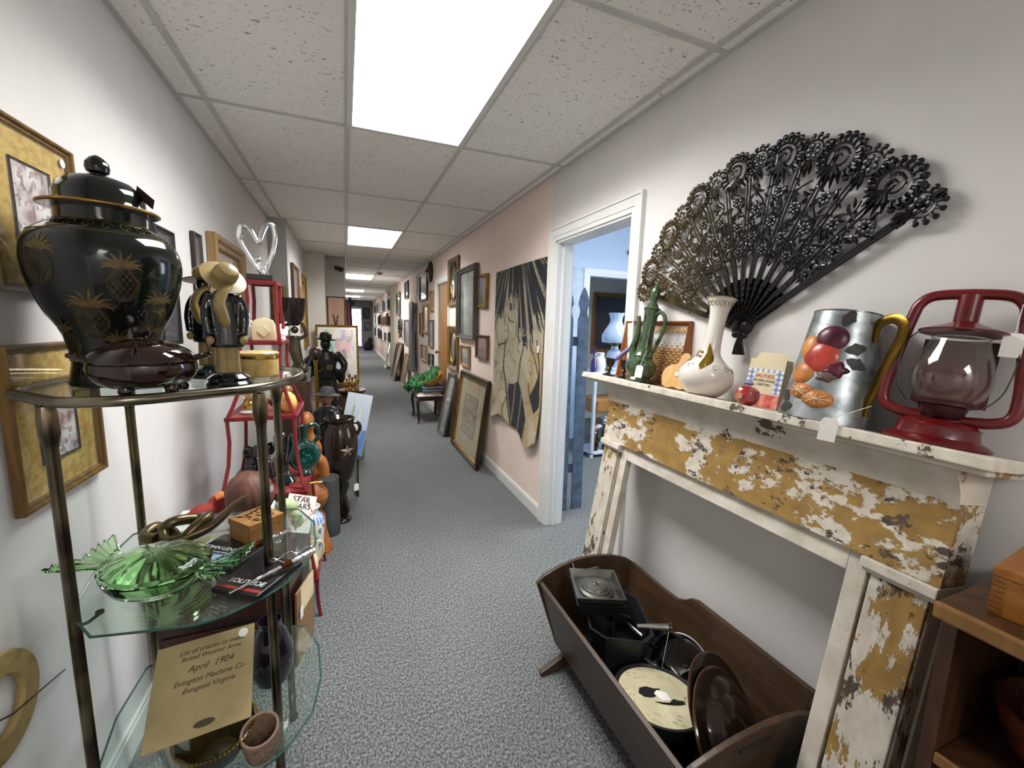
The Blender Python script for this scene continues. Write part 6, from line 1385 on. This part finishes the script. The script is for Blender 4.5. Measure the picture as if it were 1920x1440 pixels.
# ================================================================== pictures on the pink wall
def land(seed, a='#8f9b9a', b='#5b6662', c='#b9b6a2'):
    def f(u, v):
        n = noise2(u*3, v*4, seed); n2 = noise2(u*9, v*9, seed+3); k = mixc(a, c, v) if v > .45+.2*n else mixc(b, a, .5+n)
        if n2 > .3: k = mixc(k, b, .7)
        return k
    return f
def oval_mirror(label, y, z, w, h):
    t = picture('oval_mirror', label, 'mirror', 'R', y, z, w, h, .05, FRGOLD, BLACK, None, 0, .035, False)
    for sg in (0, 1):
        pass
    MB().lathe([(0, .006), (w*.24, .006), (w*.27, .003), (w*.27, 0)], 40, T((0, -.008, h/2), (pi/2, 0, 0), (1, h/w*1.25, 1))).build('oval_glass', M('convex_mirror', '#c3c8c8', .06, .95, n=3, v=.1), t)
    MB().tube([(w*.285*cos(a), -.014, h/2+h*.357*sin(a)) for a in [i*2*pi/44 for i in range(44)]], .008, 6, True).build('oval_rim', GOLD, t)
    m = MB()
    for sx in (-1, 1):
        for sz in (-1, 1): m.prism([(sx*(w/2-.045), h/2+sz*(h/2-.045)), (sx*(w/2-.16*w/.55-.02), h/2+sz*(h/2-.045)), (sx*(w/2-.045), h/2+sz*(h/2-.2*h))], .006, .009, T((0, 0, 0), (pi/2, 0, 0)))
    m.build('mirror_corners', MATS['convex_mirror'], t, smooth=0)
oval_mirror('upper oval mirror in gilt and black frame beside the brown door', 5.36, 1.67, .52, .6)
oval_mirror('lower oval mirror in gilt and black frame beneath the upper one', 5.36, .84, .52, .57)
def P(label, y0, y1, z0, z1, fm, art, fwid=.03, mat=None, mw=0, dep=.03, **k): return picture('wall_picture', label, 'picture', 'R', (y0+y1)/2, z0, y1-y0, z1-z0, fwid, fm, art, mat, mw, dep, **k)
P('large dark grey framed misty painting of figures on pink wall', 4.3, 5.06, 1.27, 2.08, FRGREY, land(2, '#7f8a86', '#54605e', '#a3a89c'), .05, dep=.06)
P('crooked small gilt framed violet landscape beside the grey painting', 3.98, 4.34, 1.61, 1.95, GOLD, land(5, '#8c8391', '#6b6a52', '#a69cab'), .035, roll_=.06)
P('small brown framed pink mountain print near ink drawing', 3.92, 4.31, 1.085, 1.335, FRBROWN, land(7, '#b58f88', '#6f7d86', '#c9aa9c'), .03)
P('small brown framed lake print below the grey painting', 4.58, 4.96, .945, 1.19, FRTAN, land(9, '#87908f', '#5c6569', '#aab0aa'), .03)
P('mahogany framed glazed print high on pink wall past the brown door', 7.22, 7.98, 1.83, 2.3, MAHOG, land(11, '#9a8f98', '#6c6470', '#b9b3bb'), .035)
P('narrow white framed print high beside the mahogany framed one', 8.08, 8.3, 1.95, 2.35, TRIM, land(12, '#d5d2cc', '#b5b2ac', '#e0ddd8'), .03)
P('tan framed tall print of bird nearest the brown door edge', 6.7, 6.96, 1.63, 1.95, FRTAN, land(13, '#a8a08c', '#6b6552', '#c8c0aa'), .025, MATB, .04)
P('honey framed botanical print in the pink wall cluster', 7.1, 7.6, 1.26, 1.75, OAK, land(14, '#c49a6a', '#8a6a3e', '#d3b388'), .04, MATB, .06)
P('gilt framed upright landscape next to grey gown', 7.68, 7.98, 1.2, 1.62, GOLD, land(15, '#8c8050', '#5e5530', '#b0a56e'), .035)
P('silver framed pale print low beside the brown door', 6.68, 7.06, 1.05, 1.49, FRGREY, land(16, '#b9b2a8', '#7d766c', '#cfc9be'), .03, MATW, .04)
P('small olive framed print at the bottom of the wall cluster', 7.3, 7.85, .76, 1.05, FRTAN, land(17, '#6a6340', '#4c472e', '#8d8560'), .03)
P('small dark framed print low behind the green yarn', 6.7, 7.08, .72, .94, FRDARK, land(18, '#8b8a82', '#5a5a55', '#a8a79e'), .03)
P('black framed little mirror high on the wall beyond grey gown', 9.5, 10.05, 1.97, 2.35, BLACK, M('dim_mirror', '#bfc0bc', .1, .8), .04, glassy=False)
P('dark wood framed print near the cream pillar', 10.95, 11.75, 1.62, 2.2, FRDARK, land(20, '#b3ada0', '#837c6e', '#ccc6ba'), .06, MATB, .06)
P('green-grey framed board leaning low beyond the gown', 9.35, 10.2, .92, 1.5, FRGREY, land(21, '#5d655f', '#48504b', '#767d75'), .05)
t = thing('carved_mask', 'dark brown carved oval mask high above the brown door', 'mask', (XR-.003, 6.93, 2.26), rz=-pi/2)
m = MB(); m.ell((0, -.02, 0), (.15, .045, .165), 24, 14); m.tube([(0, -.06, .06), (0, -.085, -.01)], [.012, .022], 8); m.ell((0, -.058, -.07), (.035, .012, .012)); m.build('face', wood('dark_mask_wood', '#2e1f1a', '#1b110d', .4), t, fuse=.008)
for sg in (-1, 1): MB().ell((sg*.06, -.055, .04), (.024, .01, .012), 10, 6).build('eye', BLACK, t)
# small thermostat on the pink wall and grey gown
t = thing('grey_gown', 'long grey patterned gown on hanger against pink wall', 'dress', (XR-.03, 8.62, 0), rz=-pi/2)
def gown(u, v):
    z = .47+1.36*v; w = .26-.1*v if v < .62 else (.15+.09*(v-.62)/.38); w += .12*(1-v)**2; a = u*2*pi; return (w*cos(a)*(1+.05*sin(6*a)*(1-v)), -.045+.045*sin(a)*(1+.3*sin(7*a)*(1-v)), z)
MB().grid(48, 22, gown).build('gown', ramp_mat('grey_sequins', ['#4c4d52', '#7c7d82', '#5d5e63', '#9a9a9d'], 60, 4, .35), t)
MB().tube(smooth_path([(-.2, -.045, 1.8), (-.1, -.045, 1.85), (0, -.045, 1.88), (.1, -.045, 1.85), (.2, -.045, 1.8)], 4), .008, 6).build('hanger', OAK, t); MB().tube(smooth_path([(0, -.045, 1.88), (.02, -.045, 1.93), (0, -.03, 1.96), (-.01, -.0, 1.95)], 4), .003, 5).build('hook', STEEL, t)
t = thing('dark_wreath', 'dark blue-grey leafy wreath hung near cream pillar', 'wreath', (XR-.02, 10.75, 1.3), rz=-pi/2)
m = MB(); random.seed(31)
for i in range(90):
    a = random.uniform(0, 6.28); r = random.uniform(.12, .3); th = random.uniform(0, 6.28); p0 = (r*cos(a), -.03, r*sin(a)); m.tube([p0, (p0[0]+.04*cos(th), -.05, p0[2]+.04*sin(th)), (p0[0]+.08*cos(th), -.03, p0[2]+.08*sin(th))], [.004, .018, .002], 5, flat=.3)
m.build('leaves', M('dark_leaf', '#2b3134', .6, n=12), t); bpy.data.objects['leaves']['kind'] = 'stuff'; MB().tube([(.21*cos(a), -.02, .21*sin(a)) for a in [i*2*pi/30 for i in range(30)]], .02, 6, True).build('ring', WALNUT, t)
# ------------------------------------------------------------------ frames leaning on the floor
ln = .1
def lean(label, y0, y1, h, xb, fm, art, fwid, mat=None, mw=0, dep=.03, inner=None, name='leaning_frame'):
    th = math.asin((XR-.016-xb)/h); t = picture(name, label, 'picture', 'R', (y0+y1)/2, .001, y1-y0, h, fwid, fm, art, mat, mw, dep, inner=inner, tilt=-th); t.location.x = xb; return t
def sketch(u, v):
    c = mixc('#b3a58a', '#9c8d72', .5+.5*noise2(u*4, v*4, 7))
    if abs(noise2(u*6, v*7, 3)) < .07: c = '#6b5a48'
    if noise2(u*4, v*5, 9) > .2: c = mixc(c, '#8f5f4a', .5)
    return c
q = lean('large wide-matted old print in dark and gilt frame leaning on wall', 3.79, 4.84, .9, 1.19, FRDARK, sketch, .05, ramp_mat('tan_mat', ['#a89b76', '#b5a884', '#9c8f6a'], 3, 3), (.26, .2), .035, inner=FRGREY)
rails(MB(), 1.05-.09, .9-.09, .012, .034).build('gilt_fillet', GOLD, q, loc=(0, 0, .045))
lean('narrow silver framed print leaning before other frames', 5.1, 5.46, .79, 1.145, FRGREY, land(31, '#8f938c', '#6a6e68', '#a9ada4'), .03)
lean('brown frame leaning behind the silver framed print', 5.12, 5.5, .8, 1.2, FRDARK, land(32, '#6f6a60', '#4f4a42', '#8a857a'), .04)
lean('grey frame leaning third in the stack of frames', 5.14, 5.52, .78, 1.245, FRGREY, land(33, '#6f6a60', '#4f4a42', '#8a857a'), .04)
for i, (y0, y1, h, xb, fm, lab) in enumerate(((10.4, 11.2, .95, 1.1, FRBROWN, 'tall brown frame leaning beneath the dark wreath'), (11.0, 11.7, .9, 1.16, FRDARK, 'tall dark frame leaning beside the cream pillar'), (9.3, 9.9, .75, 1.18, FRTAN, 'tan frame leaning just past the grey gown'), (13.3, 13.9, .8, 1.15, TRIM, 'tall white panel leaning past the cream pillar'))):
    lean(lab, y0, y1, h, xb, fm, land(40+i, '#6b5a48', '#4a3c30', '#8f7d66'), .06)
# ------------------------------------------------------------------ far right wall of frames
random.seed(44)
kinds = [(BLACK, 'black', 'black frames on far wall'), (TRIM, 'white', 'white frames on far wall'), (FRBROWN, 'brown', 'brown frames on far wall')]
ordn = ['first', 'second', 'third', 'fourth', 'fifth', 'sixth', 'seventh', 'eighth', 'ninth', 'tenth']
yy = 13.5; i = 0; ci = 0
while yy < 21.2:
    for z0, row in ((.75, 'bottom'), (1.3, 'middle'), (1.8, 'top')):
        h = random.uniform(.3, .48); w = random.uniform(.35, .6); fm, cn, gp = kinds[random.choice((0, 0, 1, 2, 2))]
        lab = '%s framed picture, %s row on far wall, %s column past the cream pillar' % (cn, row, ordn[ci])
        picture('far_picture', lab, 'picture', 'R', yy+w/2, z0, w, h, .04, fm, land(50+i % 5, '#8b8a90', '#5a5a66', '#c4c4cc') if i % 2 else M('far_glass', '#c9d2e6', .12, .5), None, 0, .04, False, group=gp); i += 1
    yy += .78; ci += 1
t = thing('emergency_light', 'small round emergency lamp high on the far wall', 'lamp', (XR-.02, 13.8, 2.3))
MB().box(-.05, .018, -.1, .1, -.05, .05).build('case', M('cream_plastic', '#cfcabd', .5), t, smooth=0, bevel=.01)
for sg in (-1, 1): MB().lathe([(0, 0), (.05, 0), (.055, .03), (.04, .05), (0, .055)], 18, T((-.05, sg*.08, .07), (0, -pi/2, 0))).build('lamp_head', PGLASS if False else PORC, t)
picture('end_picture', 'small dark picture on the end wall beside the bright door', 'picture', 'F', (1.05, 22.595), .95, .3, .4, .04, BLACK, land(61, '#6a6c70', '#3b3d42', '#8a8c90'), None, 0, .03, False)
picture('end_picture', 'dark triangular-topped picture higher on the end wall', 'picture', 'F', (1.02, 22.595), 1.55, .34, .55, .05, FRDARK, land(62, '#4a4c50', '#2b2d32', '#5a5c60'), None, 0, .03, False)
t = thing('wall_box', 'small dark box hung above the bright end door', 'box', (.3, 22.55, 2.2)); MB().box(-.16, .16, 0, .05, 0, .18).build('box', BLACK, t, smooth=0, bevel=.006); MB().box(-.14, .14, -.002, 0, .02, .16).build('face', M('sign_face', '#3a2c2c', .5), t, smooth=0)
t = thing('dark_bundle', 'dark bundle on the floor at the end of the hall', 'bundle', (1.05, 21.9, 0)); m = MB(); m.ell((0, 0, .25), (.22, .2, .25)); m.ell((.08, .05, .5), (.14, .13, .16)); m.ell((-.1, -.05, .14), (.16, .14, .14)); m.build('body', M('dark_maroon_cloth', '#2d1f24', .8), t, fuse=.03)
# ------------------------------------------------------------------ stool with yarn and cloth
t = thing('wooden_stool', 'upholstered dark wooden stool with curved legs against pink wall', 'stool', (1.13, 6.16, 0), rz=.0)
MB().box(-.19, .17, -.27, .27, .33, .4).build('seat_rail', MAHOG, t, smooth=0, bevel=.012)
m = MB(); m.grid(16, 16, lambda u, v: (-.2+.38*u, -.28+.56*v, .4+.07*(1-abs(2*u-1)**4)*(1-abs(2*v-1)**4))); m.build('cushion', ramp_mat('floral_cushion', ['#bfb4ac', '#a88f92', '#cfc6bd', '#8f8aa0'], 14, 4, .8), t)
for sx, x in ((-1, -.175), (1, .15)):
    for sy in (-1, 1): MB().tube(smooth_path([(x, sy*.245, .38), (x+sx*.02, sy*.265, .3), (x+sx*.008, sy*.25, .15), (x+sx*.004, sy*.25, .05), (x+sx*.02, sy*.262, .012)], 5), [.026-.0007*i for i in range(20)]+[.014], 10).build('leg', MAHOG, t)
t = thing('folded_cloth', 'folded blue-grey cloth stacked on the stool cushion', 'textile', (1.14, 6.1, .468), rz=.1)
BCL = M('blue_grey_cloth', '#5b6578', .85, n=14); WCL = M('pale_grey_cloth', '#a9afb8', .85, n=14)
for k in range(4):
    z = .022*k; m = MB(); m.box(-.15, .14, -.2, .2, z, z+.02); m.build('fold', BCL if k % 2 else WCL, t, smooth=30, bevel=.008)
t = thing('yellow_bowl', 'yellow wooden bowl tipped on the folded cloth', 'bowl', (1.19, 5.98, .575), rot=(0, -.5, .2))
MB().lathe([(0, 0), (.07, 0), (.12, .03), (.16, .08), (.17, .11), (.164, .11), (.15, .08), (.11, .04), (0, .015)], 36).build('bowl', wood('yellow_wood', '#b59443', '#9a7a30', .4), t); MB().lathe([(.05, -.004), (.065, -.004), (.065, .004), (.05, .004)], 24).build('foot', MATS['yellow_wood'], t)
GY = M('green_chenille', '#14722c', .9, n=20, v=.35, col2='#0a4a1a', sheen=.4)
t = thing('green_garland', 'bright green fluffy garland heaped on stool and hanging over it', 'garland', (1.06, 6.2, .56))
m = MB(); random.seed(77)
pts = [(-.16, .3, -.12), (-.18, .2, -.08), (-.12, .05, .0), (-.05, -.08, .04), (.06, -.02, .07), (.12, .1, .1), (.02, .16, .05), (-.08, .12, .03), (-.16, -.02, -.02), (-.1, -.2, -.02), (.04, -.24, .04), (.14, -.12, .14), (.18, -.02, .18)]
path = smooth_path(pts, 8); m.tube(path, .05, 8)
for p_ in path:
    for k in range(7):
        d = Vector((random.gauss(0, 1), random.gauss(0, 1), random.gauss(0, 1))).normalized(); m.tube([p_+d*.035, p_+d*.085], [.014, .006], 5)
m.build('garland', GY, t)
# ================================================================== things in the blue room
FBL = M('fence_blue_paint', '#5d6f82', .6, n=14, v=.2)
t = thing('picket_fence', 'slate blue picket fence section standing in the doorway', 'fence', (1.52, 2.74, 0), rot=(-.02, 0, 0))
def picket(x):
    w = .045; pl = [(-w, 0), (w, 0), (w, 1.5), (w*.72, 1.53), (w*.6, 1.56), (w*.72, 1.59), (w, 1.615), (w*.8, 1.66), (w*.4, 1.71), (0, 1.74), (-w*.4, 1.71), (-w*.8, 1.66), (-w, 1.615), (-w*.72, 1.59), (-w*.6, 1.56), (-w*.72, 1.53), (-w, 1.5)]
    MB().prism([(a, b) for a, b in pl], -.009, .009, T((x, 0, 0), (pi/2, 0, 0))).build('picket', FBL, t, smooth=0, bevel=.002)
for x in (.03, .165): picket(x)
for z in (.3, 1.3): MB().box(-.02, .21, .0095, .035, z, z+.07).build('rail', FBL, t, smooth=0)
tag(MB().box(1.462, 1.476, 2.6, 2.64, 0, .78).build('wood_lath', PINE, smooth=0, bevel=.002), 'thin pine lath standing beside the blue picket fence', 'lath')
t = thing('peg_board', 'white pegboard with rows of holes on blue wall', 'pegboard', (2.66, 4.597, 1.16)); MB().box(-.2, .11, -.006, 0, 0, 1.02).build('board', M('pegboard_white', '#c9d6e6', .5), t, smooth=0)
m = MB()
for i in range(11):
    for j in range(36): m.add([(-.187+.028*i+.006*cos(a), -.0065, .02+.028*j+.006*sin(a)) for a in [k*pi/3 for k in range(6)]], [tuple(range(6))])
o = m.build('peg_holes', M('hole_dark', '#5f7086', .9), t, smooth=0); o['kind'] = 'stuff'
picture('dark_window_picture', 'honey wood framed dark picture seen through the blue doorway', 'picture', 'F', (3.95, 5.595), 1.05, .8, .93, .06, OAK, land(71, '#3a2c30', '#1d161a', '#2c3040'), None, 0, .04)
q = picture('diamond_picture', 'orange print hung as a diamond high in blue room', 'picture', 'F', (3.5, 4.597), 2.3, .3, .3, .03, FRDARK, M('orange_paper', '#c88a62', .6), None, 0, .03, False, roll_=pi/4)
WT = M('white_paint_table', '#ccd5de', .5, n=5)
t = thing('white_rack', 'white painted rack carrying lamps in the blue room', 'rack', (2.86, 3.98, 0))
for z in (.96, .06): MB().box(-.36, .5, -.17, .17, z-.025, z).build('shelf', WT, t, smooth=0, bevel=.004)
for x in (-.345, .485):
    for y in (-.155, .155): MB().box(x-.015, x+.015, y-.015, y+.015, 0, .94).build('post', WT, t, smooth=0)
t = thing('small_drawer_table', 'honey wood table with one drawer inside the white rack', 'table', (2.72, 3.98, .0605))
MB().box(-.19, .3, -.14, .14, .44, .6).build('case', OAK, t, smooth=0, bevel=.004); dr = MB().box(-.16, .27, -.152, -.14, .46, .58).build('drawer', OAK, t, smooth=0, bevel=.003); MB().ell((.05, -.165, .52), .013, 12, 8).build('knob', BRASS, dr)
for x in (-.17, .28):
    for y in (-.12, .12): MB().box(x-.015, x+.015, y-.015, y+.015, 0, .44).build('leg', OAK, t, smooth=0)
MGL = M('blue_milk_glass', '#aebfd6', .2, n=4, v=.06, emit=0, coat=.3)
t = thing('milk_glass_lamp', 'pale milk glass hurricane lamp with ruffled shade on rack', 'lamp', (2.83, 3.95, .9605))
MB().lathe([(0, 0), (.07, 0), (.07, .02), (.04, .04), (.075, .1), (.09, .16), (.075, .22), (.04, .25), (.04, .28), (0, .285)], 32).build('base', MGL, t)
MB().lathe([(.14, .32), (.15, .34), (.15, .4), (.12, .46), (.075, .53), (.065, .56), (.07, .6), (.085, .65), (.082, .65), (.062, .6), (.06, .56), (.07, .53), (.115, .46), (.145, .4), (.14, .33)], 48, ripple=lambda a, t_: .05*sin(12*a)*max(0, 1-abs(t_-.5)*8)).build('shade', MGL, t); MB().lathe([(.03, .28), (.045, .3), (.14, .322), (.03, .32)], 28).build('collar', BRASS, t)
t = thing('white_pitcher', 'white pitcher on the rack beside hurricane lamp', 'pitcher', (2.63, 3.93, .9605))
MB().lathe([(0, 0), (.05, 0), (.07, .06), (.06, .13), (.04, .17), (.05, .21), (.046, .21), (.034, .17), (0, .05)], 28).build('body', PORC, t); MB().tube(smooth_path([(-.045, 0, .19), (-.09, 0, .16), (-.07, 0, .07)], 5), .008, 8).build('handle', PORC, t)
t = thing('purple_bottle', 'slim purple glass bottle standing on the white rack', 'bottle', (2.53, 3.9, .9605)); MB().lathe([(0, 0), (.03, 0), (.032, .1), (.012, .16), (.012, .24), (.016, .25), (0, .25)], 20).build('body', M('purple_glass', '#3a1d66', .1, n=4, coat=.4), t); MB().lathe([(.012, .25), (.014, .27), (0, .28)], 14).build('stopper', MATS['purple_glass'], t)
for i, (x, y, z, c, lab) in enumerate(((2.6, 3.9, .3, '#b06a8c', 'pink silk flower bunch in low white rack'), (2.74, 3.88, .37, '#6f7288', 'grey-blue silk flower bunch between pink and red bunches'), (2.9, 3.9, .4, '#b02b32', 'red silk flower bunch in low white rack'))):
    t = thing('silk_flowers', lab, 'flowers', (x, y, .0605), group='silk flower bunches'); m = MB(); random.seed(90+i)
    for k in range(9):
        cx_, cy_, cz_ = random.uniform(-.05, .05), random.uniform(-.04, .04), z-.05+random.uniform(-.05, .06)
        for p_ in range(6): a = p_*pi/3; m.ell((cx_+.018*cos(a), cy_+.014*sin(a), cz_+.006*(p_ % 2)), (.016, .014, .012), 7, 5)
    m.build('blooms', ramp_mat('silk_%d' % i, [c, '#d8d2d4', c], 30, 2, .7), t, smooth=50); bpy.data.objects[t.children[0].name]['kind'] = 'stuff'
    m = MB()
    for k in range(6): a = k*pi/3; m.tube([(0, 0, .02), (.03*cos(a), .03*sin(a), z-.06)], .004, 5); m.ell((.045*cos(a), .04*sin(a), z*.5), (.022, .022, .05), 7, 5)
    m.build('stems', M('dark_green_leaf', '#1f3a22', .6), t); MB().lathe([(0, 0), (.04, 0), (.05, .08), (.045, .08), (0, .02)], 18).build('pot', BLACK, t)
# unseen lamp panel, added to brighten the blue room
t = thing('ceiling_light', 'unseen light panel added to brighten the blue room beyond the doorway', 'light', (2.9, 2.6, 2.86)); link('frame', fr_me, TRIM, t); link('diffuser', df_me, DIFF, t); tubes(t)
